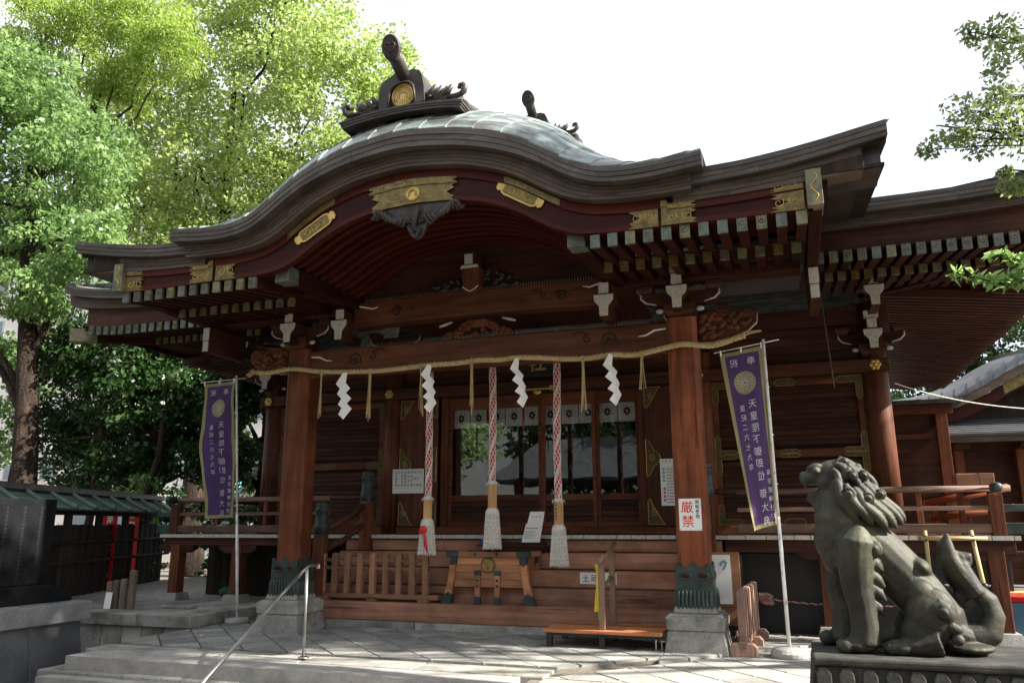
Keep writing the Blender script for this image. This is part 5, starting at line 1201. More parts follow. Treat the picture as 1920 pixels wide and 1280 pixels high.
# ------------------------------------------------------------------ curtain and lanterns behind the glass
cur = thing('door_curtain', 'white crested curtain with red tapes behind the glass doors', 'curtain', (0, W+.12, 2.78))
for k, x in enumerate(np.arange(-1.48, 1.5, .30)):
    ob('curtain_panel', MB().box(x, x+.288, W+.118, W+.122, 2.80, 3.12), M['paper'], cur)
    mb = MB()
    for a in range(6):
        an = a*math.pi/3+.2; cx, cz = x+.144+.033*math.cos(an), 2.955+.043*math.sin(an)
        mb.add([(cx+.022*math.cos(t), W+.116, cz+.024*math.sin(t)) for t in np.linspace(0, 2*math.pi, 9)[:-1]], [tuple(range(8))])
        mb.add([(x+.144+.075*math.cos(an+.5)+.008*math.cos(t), W+.116, 2.955+.085*math.sin(an+.5)+.014*math.sin(t)) for t in np.linspace(0, 2*math.pi, 7)[:-1]], [tuple(range(6))])
    ob('crest_print', mb, M['ink'], cur)
    if k % 2 == 0: ob('red_tape', MB().box(x-.018, x+.018, W+.110, W+.114, 2.74, 3.12), M['redbanner'], cur)
for k, x in enumerate((-1.30, -.50, .47, 1.30)):
    l = thing('hanging_lantern', 'dark round ribbed lantern hanging behind the glass doors', 'lantern', (x, W+.42, 2.45), 'lanterns inside the hall')
    ob('lantern_body', MB().sph((x, W+.42, 2.62), (.20, .20, .25), 18, 12), M['black'], l, smooth=True)
    mb = MB()
    for zz_ in np.linspace(-.2, .2, 7): rr_ = .202*math.sqrt(1-(zz_/.25)**2); mb.tube([(x+rr_*math.cos(t), W+.42+rr_*math.sin(t), 2.62+zz_) for t in np.linspace(0, 2*math.pi, 21)[:-1]], .004, 4, closed=True)
    ob('lantern_rib', mb, M['bronze'], l); ob('lantern_ring', MB().lathe([(.1, 2.85), (.1, 2.9), (.02, 2.91), (.012, 4.1)], x, W+.42, 14), M['bronze'], l)
# ------------------------------------------------------------------ boarding step with rail, ribbons
be = thing('boarding_step', 'low orange-brown deck step with black feet and end-on handrail', 'step', (1.6, -.05, 0))
for k in range(5): ob('deck_board', MB().box(.93, 2.22, -.40+k*.152, -.40+(k+1)*.152-.004, .150, .185), M['orange_deck'], be, bevel=.004)
for y in (-.37, .30): ob('deck_frame', MB().box(.96, 2.19, y, y+.04, .115, .149), M['black'], be)
for x in (.99, 1.58): 
    for y in (-.34, .30): ob('foot', MB().box(x-.03, x+.03, y-.03, y+.03, 0.0, .116), M['black'], be)
for y in (-.33, .30): ob('foot', MB().tube([(2.15, y, .112), (2.15, y, .008), (2.21, y, .008), (2.21, y, .112)], .009, 6), M['steel'], be)
for y, zt in ((-.30, .90), (.26, .98)): ob('rail_post', MB().box(1.545, 1.61, y-.03, y+.03, .186, zt), M['brownpaint'], be, bevel=.006); 
ob('hand_rail', MB().tube([(1.577, -.38, .90), (1.577, .1, .97), (1.577, .42, 1.06)], .040, 12, flat=.6), M['brownpaint'], be, smooth=True); ob('hand_rail', MB().tube([(1.577, -.33, .62), (1.577, .3, .70)], .022, 10), M['brownpaint'], be, smooth=True)
for nm, mt, x, z0, z1, lab in (('yellow_sash', M['yellow'], 1.50, .36, .86, 'yellow cloth strip hanging from the boarding step handrail'), ('green_sash', M['green'], 1.525, .28, .80, 'green cloth strip hanging from the boarding step handrail')):
    mb = MB(); nn = 14
    for j in range(nn+1):
        f = j/nn; z = z1+(z0-z1)*f
        for i in range(5): mb.v.append((x-.02+.045*(i/4)+.012*math.sin(f*5), -.20+(0 if 'y' == nm[0] else .06)+.03*math.sin(i*1.3+f*3), z))
    for j in range(nn):
        for i in range(4): a = j*5+i; mb.f.append((a, a+1, a+6, a+5))
    mb.tube([(x, -.2, z1), (1.577, -.2, z1+.10)], .006, 5)
    o = tag(ob('cloth_strip', mb, mt), lab, 'cloth strip'); sf = o.modifiers.new('thick', 'SOLIDIFY'); sf.thickness = .004
tag(ob('door_wedge', MB().box(1.80, 1.92, -.32, -.26, .0, .025).box(1.83, 1.89, -.31, -.27, .026, .035), M['darkwood'], bevel=.004), 'small dark wooden wedge lying under the boarding step', 'wedge')
# notice board on a stand behind the right post
nb = thing('notice_board', 'wooden notice board with white poster leaning behind the right porch post', 'notice board', (2.9, .5, 0))
q = lambda u, v, d: (u+(v-.2)*-.02, .42+d+(v-.2)*.10, v)
ob('board', MB().prism([(2.62, .19), (3.01, .19), (3.01, .98), (2.62, .98)], q, 0, .03), M['box_wood'], nb, bevel=.006)
ob('poster', MB().prism([(2.66, .42), (2.91, .42), (2.91, .95), (2.66, .95)], q, -.005, -.001), M['paper'], nb)
ob('blue_mark', MB().tube([q(2.80, .83, -.01), q(2.815, .87, -.01), q(2.845, .885, -.01), q(2.865, .86, -.01), q(2.85, .82, -.01), q(2.83, .79, -.01)], .010, 6), plain('blue_marker', (.10, .32, .40), .6), nb)
ob('stand', MB().box(2.98, 3.02, .52, .56, 0, .95).box(2.64, 2.68, .52, .56, 0, .95).box(2.64, 3.02, .45, .49, .14, .18).box(2.9, 2.94, .30, .7, .0, .05), M['black'], nb)
# ------------------------------------------------------------------ steel handrail on the steps
hr = thing('steel_handrail', 'bent stainless steel handrail standing on the granite steps', 'handrail', (-1.1, -1.9, 0))
ob('upright', MB().tube([(-1.13, -1.86, .0), (-1.14, -1.86, .86)], .0165, 14), M['steel'], hr, smooth=True)
ob('flange', MB().lathe([(.055, .001), (.055, .008), (.03, .014), (.022, .02)], -1.13, -1.86, 18), M['steel'], hr, smooth=True)
top_ = [(-1.02, -1.72, .885), (-1.10, -1.80, .892), (-1.19, -1.93, .87), (-1.28, -2.08, .80)]
end = Vector((-1.42, -3.24, .30)); 
pth = [Vector(p) for p in ((-1.13, -1.70, .885), (-1.135, -1.77, .892), (-1.135, -1.86, .878), (-1.135, -1.95, .835))]
dn = [Vector((-1.085, -3.33, .065)), Vector((-1.08, -3.40, .02)), Vector((-1.075, -3.44, -.04)), Vector((-1.075, -3.445, -.37))]
ob('rail', MB().tube(pth+dn, .0165, 14), M['steel'], hr, smooth=True); ob('end_cap', MB().tube([pth[0]+Vector((.0, .03, -.03)), pth[0]+Vector((.0, .02, .012))], .022, 12), M['steel'], hr)
# fallen leaf bits on the steps
for k, (x, y, z, c) in enumerate(((-3.35, -2.3, -.16, (.50, .25, .05)), (-3.2, -.9, .004, (.7, .7, .66)))):
    tag(ob('fallen_leaf', MB().add([(x-.025, y, z+.004), (x, y-.02, z+.006), (x+.03, y, z+.004), (x, y+.02, z+.012)], [(0, 1, 2, 3)]), plain('dry_leaf%d' % k, c, .8)), ('dry orange leaf lying on the granite step', 'pale leaf scrap lying on the porch paving')[k], 'leaf')
# ------------------------------------------------------------------ guardian lion on its pedestal
m, nt, b = newmat('mossy_stone'); mp = coords(nt, rnd=False)
n1 = N(nt, 'ShaderNodeTexNoise', Scale=6.0, Detail=9.0, Roughness=.68); nt.links.new(mp.outputs[0], n1.inputs['Vector'])
r1 = ramp(nt, [(.28, (.011, .0105, .0085)), (.45, (.025, .0242, .0165)), (.58, (.041, .040, .026)), (.74, (.085, .083, .060))]); nt.links.new(n1.outputs['Fac'], r1.inputs['Fac'])
n2 = N(nt, 'ShaderNodeTexNoise', Scale=2.6, Detail=5.0); nt.links.new(mp.outputs[0], n2.inputs['Vector']); r2 = ramp(nt, [(.40, (.50, .46, .46)), (.50, (.85, .85, .75)), (.62, (1.35, 1.38, 1.15))]); nt.links.new(n2.outputs['Fac'], r2.inputs['Fac'])
n3 = N(nt, 'ShaderNodeTexNoise', Scale=70.0, Detail=3.0, Roughness=.7); nt.links.new(mp.outputs[0], n3.inputs['Vector']); r3 = ramp(nt, [(.35, (.75,)*3), (.65, (1.15,)*3)]); nt.links.new(n3.outputs['Fac'], r3.inputs['Fac'])
nt.links.new(mul(nt, mul(nt, r1.outputs[0], r2.outputs[0]), r3.outputs[0]), b.inputs['Base Color']); b.inputs['Roughness'].default_value = .62; b.inputs['Specular IOR Level'].default_value = .4
bp = N(nt, 'ShaderNodeBump', Strength=.35, Distance=.005); nt.links.new(n3.outputs['Fac'], bp.inputs['Height']); bp2 = N(nt, 'ShaderNodeBump', Strength=.4, Distance=.012); nt.links.new(n1.outputs['Fac'], bp2.inputs['Height']); nt.links.new(bp.outputs[0], bp2.inputs['Normal']); nt.links.new(bp2.outputs[0], b.inputs['Normal'])
M['moss'] = m
YC = -4.33
lion = thing('guardian_lion', 'seated mossy stone guardian lion with curled mane and open mouth on pedestal', 'statue', (4.1, YC, .66))
def remesh(o, vs, sm=4, fac=.5):
    r = o.modifiers.new('remesh', 'REMESH'); r.mode = 'VOXEL'; r.voxel_size = vs; r.use_smooth_shade = True
    s = o.modifiers.new('smooth', 'SMOOTH'); s.iterations = sm; s.factor = fac
    return o
def T(mb, pts, rs, y=YC, n=12, flat=1.0): return mb.tube([(p[0], y+(p[2] if len(p) > 2 else 0), p[1]) for p in pts], rs, n, flat=flat)
def E(mb, x, z, r, y=YC, ang=0): return mb.sph((x, y, z), r, 16, 12, Matrix.Rotation(ang, 3, 'Y'))
bd = MB()
T(bd, [(3.87, 1.30), (3.93, 1.23), (4.03, 1.14), (4.13, 1.03), (4.23, .91), (4.30, .81), (4.33, .74)], [.140, .146, .140, .134, .130, .124, .10], n=18)
T(bd, [(3.88, 1.22), (3.86, 1.34), (3.865, 1.44), (3.87, 1.53)], [.15, .138, .118, .10], n=16)
E(bd, 3.80, 1.22, (.088, .125, .135)); E(bd, 3.815, 1.13, (.075, .12, .10))
E(bd, 3.850, 1.555, (.112, .098, .090)); E(bd, 3.770, 1.550, (.092, .070, .046), ang=.08); E(bd, 3.722, 1.543, (.060, .058, .036))
E(bd, 3.690, 1.560, (.026, .040, .022))
for s in (-1, 1):
    E(bd, 3.745, 1.602, (.044, .028, .022), YC+s*.046, -.3); E(bd, 3.752, 1.578, (.020, .012, .017), YC+s*.074); E(bd, 3.80, 1.515, (.05, .03, .04), YC+s*.066)
    E(bd, 3.690, 1.530, (.018, .016, .014), YC+s*.035); E(bd, 3.79, 1.465, (.035, .02, .028), YC+s*.055)
    E(bd, 3.905, 1.56, (.028, .022, .045), YC+s*.10, .5)
T(bd, [(3.83, 1.462), (3.77, 1.440), (3.722, 1.434), (3.698, 1.448)], [.050, .034, .026, .014], flat=1.6); E(bd, 3.735, 1.425, (.030, .035, .028)); E(bd, 3.745, 1.39, (.022, .03, .03))
for s, yl, x0 in ((-1, YC-.13, 0), (1, YC+.13, -.075)):
    T(bd, [(3.94+x0*.2, 1.29), (3.92+x0*.3, 1.21), (3.905+x0*.7, 1.08), (3.905+x0, .97), (3.920+x0, .87), (3.925+x0, .77), (3.915+x0, .70)], [.035, .098, .092, .078, .070, .072, .078], yl, 14)
    E(bd, 3.882+x0, .690, (.098, .078, .042), yl); E(bd, 3.90+x0, .72, (.06, .066, .045), yl)
    for k in range(4): E(bd, 3.805+x0+.010*abs(k-1.5), .688, (.036, .0205, .034), yl-.056+.0375*k)
    E(bd, 4.235, .835, (.125, .075, .150), YC+s*.125, .25); E(bd, 4.20, .95, (.075, .05, .07), YC+s*.12, .6); E(bd, 4.16, .76, (.075, .06, .08), YC+s*.135)
    T(bd, [(4.26, .72), (4.17, .695), (4.09, .69)], [.07, .06, .052], YC+s*.145); E(bd, 4.075, .688, (.070, .062, .042), YC+s*.15)
    for k in range(4): E(bd, 4.018+.008*abs(k-1.5), .685, (.028, .017, .027), YC+s*.15-.045+.03*k)
    for k, (x, z, a) in enumerate(((4.005, 1.075, .7), (4.010, .995, .7), (4.010, .925, .65), (4.000, .855, .6))):
        T(bd, [(x-.045, z+.05), (x, z+.015), (x+.028, z-.022)], [.034, .026, .006], YC+s*.135, 8)
T(bd, [(4.30, .72), (4.40, .70), (4.47, .705)], [.10, .075, .05], flat=1.5); E(bd, 4.40, .685, (.13, .15, .035))
E(bd, 4.225, 1.075, (.060, .10, .042), YC-.03, .75)
body = [E(bd, 3.692, 1.503, (.010, .010, .020), YC+q*.036) for q in (-1, 1)]; remesh(ob('body', bd, M['moss'], lion, smooth=True), .0070, 2)
# spirals in relief on shoulder and hip
def spiral(mb, cx, cz, y, r0, turns=1.6, w=.016, d=1):
    pts = []
    for t in np.linspace(0, turns*2*math.pi, 40): r = r0*(.12+.88*t/(turns*2*math.pi)); pts.append((cx+d*r*math.cos(t), y-.012*(1-t/(turns*2*math.pi)), cz+r*math.sin(t)))
    mb.tube(pts, [w*(.9-.35*i/40) for i in range(40)], 8); mb.sph((cx, y-.008, cz), (w*1.2, w, w*1.2), 10, 8)
for s in (-1, 1):
    mb = MB(); spiral(mb, 4.000, 1.165, YC+s*.165, .040, 1.4, .020); E(mb, 4.0, 1.165, (.045, .03, .045), YC+s*.14); remesh(ob('shoulder_curl', mb, M['moss'], lion, smooth=True), .006, 2)
    mb = MB(); E(mb, 4.275, .865, (.070, .035, .055), YC+s*.17, .6); spiral(mb, 4.285, .865, YC+s*.198, .034, 1.3, .017); T(mb, [(4.235, .90), (4.27, .915), (4.31, .89), (4.325, .85)], [.012, .022, .024, .012], YC+s*.17); E(mb, 4.32, .79, (.05, .03, .03), YC+s*.16, .3); E(mb, 4.34, .735, (.032, .028, .028), YC+s*.16); remesh(ob('hip_curl', mb, M['moss'], lion, smooth=True), .006, 2)
# mane: cap, flowing locks, snail curls
mn = MB()
E(mn, 3.880, 1.598, (.088, .088, .050)); E(mn, 3.925, 1.545, (.068, .098, .080)); E(mn, 3.945, 1.465, (.070, .112, .095), ang=.4); T(mn, [(3.91, 1.58), (3.99, 1.48), (4.06, 1.39), (4.11, 1.335)], [.05, .065, .055, .02], n=14)
for s in (-1, 1):
    LK = [([(3.850, 1.530), (3.855, 1.45), (3.885, 1.375), (3.948, 1.300)], .140, .027), ([(3.890, 1.50), (3.910, 1.42), (3.955, 1.355), (4.017, 1.290)], .150, .027),
          ([(3.930, 1.48), (3.962, 1.405), (4.012, 1.345), (4.086, 1.275)], .140, .028), ([(3.965, 1.49), (4.008, 1.415), (4.067, 1.347), (4.132, 1.272)], .112, .028),
          ([(3.985, 1.51), (4.045, 1.43), (4.108, 1.357), (4.168, 1.288)], .076, .027), ([(4.00, 1.52), (4.07, 1.44), (4.13, 1.37), (4.185, 1.305)], .028, .027),
          ([(3.855, 1.615), (3.91, 1.585), (3.955, 1.52), (3.975, 1.46)], .095, .023), ([(3.865, 1.635), (3.94, 1.60), (3.995, 1.53), (4.02, 1.47)], .060, .023), ([(3.875, 1.648), (3.96, 1.61), (4.025, 1.54), (4.065, 1.47)], .020, .024),
          ([(3.835, 1.585), (3.87, 1.54), (3.885, 1.49), (3.88, 1.44)], .118, .020)]
    for pts, yo, w in LK:
        q = [np.array(p) for p in pts]; cv = []
        for t in np.linspace(0, 1, 11): cv.append(q[0]*(1-t)**3+3*q[1]*t*(1-t)**2+3*q[2]*t*t*(1-t)+q[3]*t**3)
        T(mn, [(p[0]+.006*math.sin(i*1.1), p[1], s*(yo*(.86+.16*math.sin(math.pi*i/10)))) for i, p in enumerate(cv)], [w*(.55+.5*math.sin(math.pi*min(1, .15+.75*i/10))) if i < 10 else w*.2 for i in range(11)], n=10)
    for (x, z, yo, r) in ((3.905, 1.448, .160, .033), (4.000, 1.425, .145, .031), (4.066, 1.447, .090, .027), (3.992, 1.548, .088, .028), (3.935, 1.545, .120, .027), (3.868, 1.495, .128, .020), (3.905, 1.625, .070, .022)):
        spiral(mn, x, z, YC+s*yo, r, 1.35, .012, -s); E(mn, x, z, (r*.8, .022, r*.8), YC+s*(yo-.016))
for k in range(5): E(mn, 3.80+.042*k, 1.622-.010*abs(k-2), (.026, .045, .020))
remesh(ob('mane', mn, M['moss'], lion, smooth=True), .0045, 1, .3)
tl = MB()
T(tl, [(4.34, .725), (4.44, .722), (4.512, .760), (4.538, .835), (4.522, .912), (4.470, .958), (4.415, .950), (4.388, .915), (4.400, .885), (4.424, .888)], [.075, .072, .060, .048, .043, .040, .037, .029, .022, .014], n=14, flat=1.25)
T(tl, [(4.46, .93), (4.395, 1.03), (4.358, 1.12), (4.360, 1.19), (4.374, 1.248)], [.05, .050, .042, .030, .006], n=12, flat=1.4)
T(tl, [(4.47, .94), (4.428, 1.04), (4.412, 1.095), (4.424, 1.135), (4.452, 1.128), (4.452, 1.100), (4.436, 1.096)], [.045, .042, .036, .029, .025, .020, .013], n=10, flat=1.3)
for k in range(3): T(tl, [(4.345, 1.06+.05*k), (4.325, 1.085+.05*k), (4.322, 1.115+.05*k)], [.016, .013, .004], n=7)
remesh(ob('tail', tl, M['moss'], lion, smooth=True), .008, 2)
# pedestal
md = mottled('dark_pedestal_stone', [(.3, (.014, .014, .013)), (.5, (.034, .033, .029)), (.72, (.075, .072, .060))], 7, .85, 0, .45, 70, .25)
pd = thing('lion_pedestal', 'dark weathered stone pedestal with fluted sides beneath the guardian lion', 'pedestal', (4.2, YC, -.25))
zg = rz(0, -4.3)
ob('top_slab', MB().box(3.655, 4.80, -4.67, -3.99, .612, .652), md, pd, bevel=.012)
ob('carved_block', MB().frus(4.225, YC, .16, .611, 1.20, .74, 1.10, .64), md, pd, bevel=.008)
for k in range(11):
    x = 3.70+k*.105
    mb = MB().prism([(-.036, .20), (.036, .20), (.036, .575), (.02, .604), (-.02, .604), (-.036, .575)], lambda u, v, d: (x+u, -4.648-.05*(.584-v)/.424*1.0-d, v), 0, .022); ob('flute', mb, md, pd, bevel=.006)
for k in range(6):
    y = -4.60+k*.108
    ob('flute', MB().prism([(-.036, .20), (.036, .20), (.036, .575), (.02, .604), (-.02, .604), (-.036, .575)], lambda u, v, d: (3.674-.05*(.584-v)/.424-d, y+u, v), 0, .022), md, pd, bevel=.006)
ob('lower_slab', MB().box(3.585, 4.87, -4.76, -3.90, .02, .158), md, pd, bevel=.012); ob('foot_slab', MB().box(3.45, 5.0, -4.9, -3.76, zg-.06, .019), md, pd, bevel=.012)
# ------------------------------------------------------------------ left: stone monument
mo = thing('stone_monument', 'dark granite monument base with pale coping and black inscribed slab', 'monument', (-5.2, -3, -.36))
def batter(y0, y1): return MB().prism([(-.45, -4.20), (-.45, -5.9), (.222, -5.9), (.222, -4.335)], lambda v, u, d: (u, d, v), y0, y1)
for a, b_ in ((-6.0, -4.2), (-4.196, -2.95), (-2.946, -2.30), (-2.296, -1.62)): ob('facing_slab', batter(a, b_), M['granite_d'], mo, bevel=.006)
for a, b_ in ((-6.0, -3.6), (-3.596, -1.53)): ob('coping_stone', MB().box(-6.0, -4.265, a, b_, .225, .435), mottled('grey_coping%d' % a, [(.3, (.12, .13, .14)), (.7, (.21, .22, .23))], 5, .7, 0, .3, 80, .25) if a == -6.0 else bpy.data.materials['grey_coping-6'], mo, bevel=.012)
ob('plinth', MB().box(-6.1, -4.10, -6.1, -1.75, -.5, -.335), M['granite_d'], mo, bevel=.01)
ob('slab_foot', MB().yz([(-6, .437), (-1.60, .437), (-1.60, .50), (-1.70, .53), (-1.80, .58), (-1.86, .63), (-6, .63)], -5.25, -4.52), M['blackstone'], mo, bevel=.006)
sb_ = ob('inscribed_slab', MB().box(-5.1, -4.70, -5.8, -1.80, .632, 1.60), M['blackstone'], mo, bevel=.012)
mb = MB(); rg = random.Random(9)
for c in range(8):
    y = -2.0-.22*c
    for k in range(14 if c == 0 else 18):
        z = 1.50-k*.045
        for q in range(3): w = rg.uniform(.008, .02); mb.add([(-4.698, y-w, z-q*.010), (-4.698, y+w, z-q*.010), (-4.698, y+w, z-q*.010+.003), (-4.698, y-w, z-q*.010+.003)], [(0, 1, 2, 3)])
tag(ob('inscription', mb, plain('worn_inscription', (.035, .036, .04), .8), sb_), kind='stuff')
# paper and short stakes beside it
tag(ob('paper_sheet', MB().prism([(-.06, 0), (.06, 0), (.06, .22), (-.06, .22)], lambda u, v, d: (-5.55+u, -.05+d+.1*v, .16+v), 0, .003), M['paper']), 'white paper sheet propped behind the black slab', 'paper')
for k, (x, h, mt) in enumerate(((-5.62, .36, M['greywood_z']), (-5.50, .38, M['greywood_z']), (-5.37, .40, M['greywood_z']), (-5.22, .52, M['palew2'] if 'palew2' in M else M['greywood_z']))):
    tag(ob('wooden_stake', MB().box(x-.045, x+.045, .02, .08, .15, .15+h).frus(x, .05, .15+h, .16+h, .09, .06, .06, .04), mt, bevel=.005), ('tallest pale wooden stake at the end of a short row on terrace' if k == 3 else 'short grey wooden stake in a row on the stone terrace'), 'stake', 'stakes on the terrace')
tag(ob('stone_slab', MB().box(-4.95, -4.45, .33, .50, .152, .195), M['granite'], bevel=.01), 'small stone slab lying on the terrace by the veranda post', 'stone')
# ------------------------------------------------------------------ left: roofed board wall
wl = thing('roofed_wall', 'dark board wall under a ribbed green copper roof left of the hall', 'wall', (-7.2, 0, .15))
A_, B_ = Vector((-6.35, -1.95, 0)), Vector((-9.25, 4.75, 0)); dr = (B_-A_); Lw = dr.length; dr.normalize(); nr = Vector((dr.y, -dr.x, 0))
def wp(s, o, z): p = A_+dr*s+nr*o; return (p.x, p.y, z)
def slope(o): return 1.83-.30*(abs(o)/.46)**.85+.02*(abs(o)/.46)**3
for sd in (1, -1):
    mb = MB(); os_ = np.linspace(0, .46, 7)
    for s in (0, Lw):
        for o in os_: mb.v.append(wp(s, sd*o, slope(o)))
    for i in range(6): mb.f.append((i, i+1, 8+i, 7+i))
    o_ = ob('roof_slope', mb, M['greencopper'], wl); sf = o_.modifiers.new('t', 'SOLIDIFY'); sf.thickness = .03
    for s in np.arange(.25, Lw, .72):
        pts = [wp(s, sd*o, slope(o)+.022) for o in np.linspace(.02, .46, 9)]+[wp(s, sd*.50, slope(.46)+.035)]
        ob('roof_rib', MB().tube(pts, [.044]*8+[.047, .052], 8), M['greencopper'], wl, smooth=True)
    for k, f in enumerate((.35, .7)):
        mb = MB(); o0 = .46*f
        for s in (0, Lw): mb.v += [wp(s, sd*o0, slope(o0)+.012), wp(s, sd*(o0+.02), slope(o0+.02)-.004)]
        mb.f.append((0, 1, 3, 2)); q_ = ob('roof_lap', mb, M['greencopper'], wl); sf = q_.modifiers.new('t', 'SOLIDIFY'); sf.thickness = .012
ob('ridge_cap', MB().prism([(-.09, 1.80), (.09, 1.80), (.075, 1.90), (-.075, 1.90)], lambda u, v, d: wp(d, u, v), -.05, Lw+.05), M['bronze'], wl, bevel=.01)
ob('eave_beam', MB().prism([(-.06, 1.46), (.06, 1.46), (.06, 1.56), (-.06, 1.56)], lambda u, v, d: wp(d, u, v), 0, Lw), M['darkwood'], wl)
for z in (.70, 1.02): ob('rail', MB().tube([wp(0, .07, z), wp(Lw+.6, .07, z)], .028, 8), M['darkwood'], wl)
k = 0
for s in np.arange(.05, Lw+.3, .29):
    big = (k % 4 == 3); w = .115 if big else .105; rg2 = random.Random(k)
    ob('post' if big else 'wall_board', MB().prism([(-.02, .14), (.02, .14), (.02, 1.46 if big else 1.30+rg2.uniform(-.03, .03)), (-.02, 1.46 if big else 1.30+rg2.uniform(-.03, .03))], lambda u, v, d: wp(s+d, u, v), -w, w), M['darkwood'], wl); k += 1
for k, (x, y, h) in enumerate(((-8.5, 1.0, 1.65), (-8.55, 2.6, 1.6), (-9.0, 3.6, 1.7))):
    t = thing('red_votive_banner', '%s' % ('red votive banner with white lettering seen between the nearest planks of the board wall', 'red votive banner with white lettering in the middle of the row behind the planks', 'red votive banner with white lettering near the far end of the board wall')[k], 'banner', (x, y, .1), 'red banners behind the board wall')
    ob('pole', MB().tube([(x, y, 0), (x, y, h+.1)], .012, 8), M['bamboo'], t); ob('cloth', MB().box(x+.015, x+.36, y-.002, y+.002, .25, h), M['redbanner'], t)
    mb = MB()
    for q, ch in enumerate('南無稲荷大神'): write(mb, ch, x+.19, h-.2-q*.2, .16, flatmap(y-.006), off=.02)
    ob('lettering', mb, M['paper'], t)
# ------------------------------------------------------------------ things under and on the veranda
tag(ob('green_bag', MB().sph((-5.25, 2.2, .22), (.22, .14, .10), 12, 8), plain('green_tarp', (.012, .075, .055), .6), smooth=True), 'green tarpaulin bundle under the left veranda', 'bundle')
lp = thing('crawlspace_panel', 'added dark plank screen standing in for shade under the left veranda', 'panel', (-5.2, 2.5, .15))
for k in range(9): ob('board', MB().box(-6.0+k*.145, -5.862+k*.145, 2.50, 2.53, .14, 1.08), M['darkwood'], lp)  # dark boards added to stand in for the deep shade under the veranda
cb = thing('crawlspace_panel', 'black board closing the crawlspace under the right veranda', 'panel', (4.2, 1.75, 0)); 
for k in range(3): ob('board', MB().box(2.95+k*1.0, 3.945+k*1.0, 1.72, 1.75, -.02, .93), M['black'], cb, bevel=.004)
rc = thing('twisted_cord', 'coiled red and white cord strung low under the right veranda', 'cord', (3.3, 1.6, .3)); rg = random.Random(6)
for c, mt in ((0, M['redcloth']), (1, M['cotton'])):
    mb = MB()
    for k in range(6):
        pts = [(3.21+.07*math.cos(t+k)*rg.uniform(.7, 1.3)+.012*math.cos(20*t+c*3.1), 1.62+.03*math.sin(t*2+k), .39+.06*math.sin(t+k*.4)+.012*math.sin(20*t+c*3.1)) for t in np.linspace(0, 6, 60)]
        mb.tube(pts, .0045, 5)
    x_ = np.linspace(3.3, 5.2, 200); mb.tube([(x, 1.62+.008*math.cos(x*60+c*math.pi), .33+.05*((x-4.2)/.9)**2+.005*math.sin(x*60+c*math.pi)) for x in x_], .0055, 5); ob('strand', mb, mt, rc, smooth=True)
bf = thing('bamboo_frame', 'pale bamboo frame lashed with black cord leaning at the right veranda', 'frame', (5.1, .7, 0))
ob('pole', MB().tube([(4.95, .66, 0), (4.94, .62, 1.22)], .022, 10), M['bamboo'], bf, smooth=True); ob('pole', MB().tube([(5.52, .72, .0), (5.38, .62, 1.22)], .022, 10), M['bamboo'], bf, smooth=True)
ob('pole', MB().tube([(4.86, .59, 1.14), (5.52, .59, 1.14)], .02, 10), M['bamboo'], bf, smooth=True); ob('pole', MB().tube([(4.9, .61, .66), (5.5, .63, .66)], .012, 8), M['steel'], bf)
for x, z in ((4.94, 1.14), (5.385, 1.14), (5.44, .66)):
    ob('lashing', MB().sph((x, .605, z), (.035, .035, .032), 8, 6), M['black'], bf, smooth=True)
tub = thing('blue_tub', 'blue plastic bin with red tray and plank on top beneath the veranda corner', 'bin', (5.95, 1.75, 0))
ob('bin', MB().frus(5.95, 1.75, .0, .42, .34, .34, .40, .40), M['blueplastic'], tub, bevel=.01); ob('red_tray', MB().frus(5.93, 1.74, .425, .49, .4, .36, .48, .42), M['redbanner'], tub, bevel=.01); ob('plank', MB().box(5.75, 6.12, 1.6, 1.85, .492, .53), M['palewood'], tub, bevel=.004)
wb = thing('wooden_crate', 'shallow wooden box tied with cord resting on the veranda railing stand', 'box', (5.76, 2.3, 1.75))
ob('box', MB().box(5.58, 6.0, 2.2, 2.5, 1.76, 1.90), M['fence_x'], wb, bevel=.006); ob('cord', MB().tube([(5.85, 2.19, 1.75), (5.84, 2.19, 1.905), (5.75, 2.35, 1.91)], .006, 5), M['black'], wb); ob('stand', MB().box(5.6, 5.64, 2.25, 2.45, 1.15, 1.76).box(5.94, 5.98, 2.25, 2.45, 1.15, 1.76), M['wood_z'], wb)
vr = thing('vermilion_trestle', 'vermilion wooden trestle rails stored on the right side veranda', 'trestle', (5.8, 3.2, 1.15))
ob('top_rail', MB().tube([(5.30, 3.0, 1.55), (6.35, 3.2, 1.76)], .05, 10), M['vermilion'], vr, smooth=True); ob('low_rail', MB().tube([(5.35, 3.0, 1.36), (6.4, 3.2, 1.50)], .045, 10), M['vermilion'], vr, smooth=True)
for f in (.12, .5, .88): ob('leg', MB().box(5.30+1.05*f-.025, 5.30+1.05*f+.025, 3.0+.2*f-.025, 3.0+.2*f+.025, 1.15, 1.55+.21*f), M['vermilion'], vr)
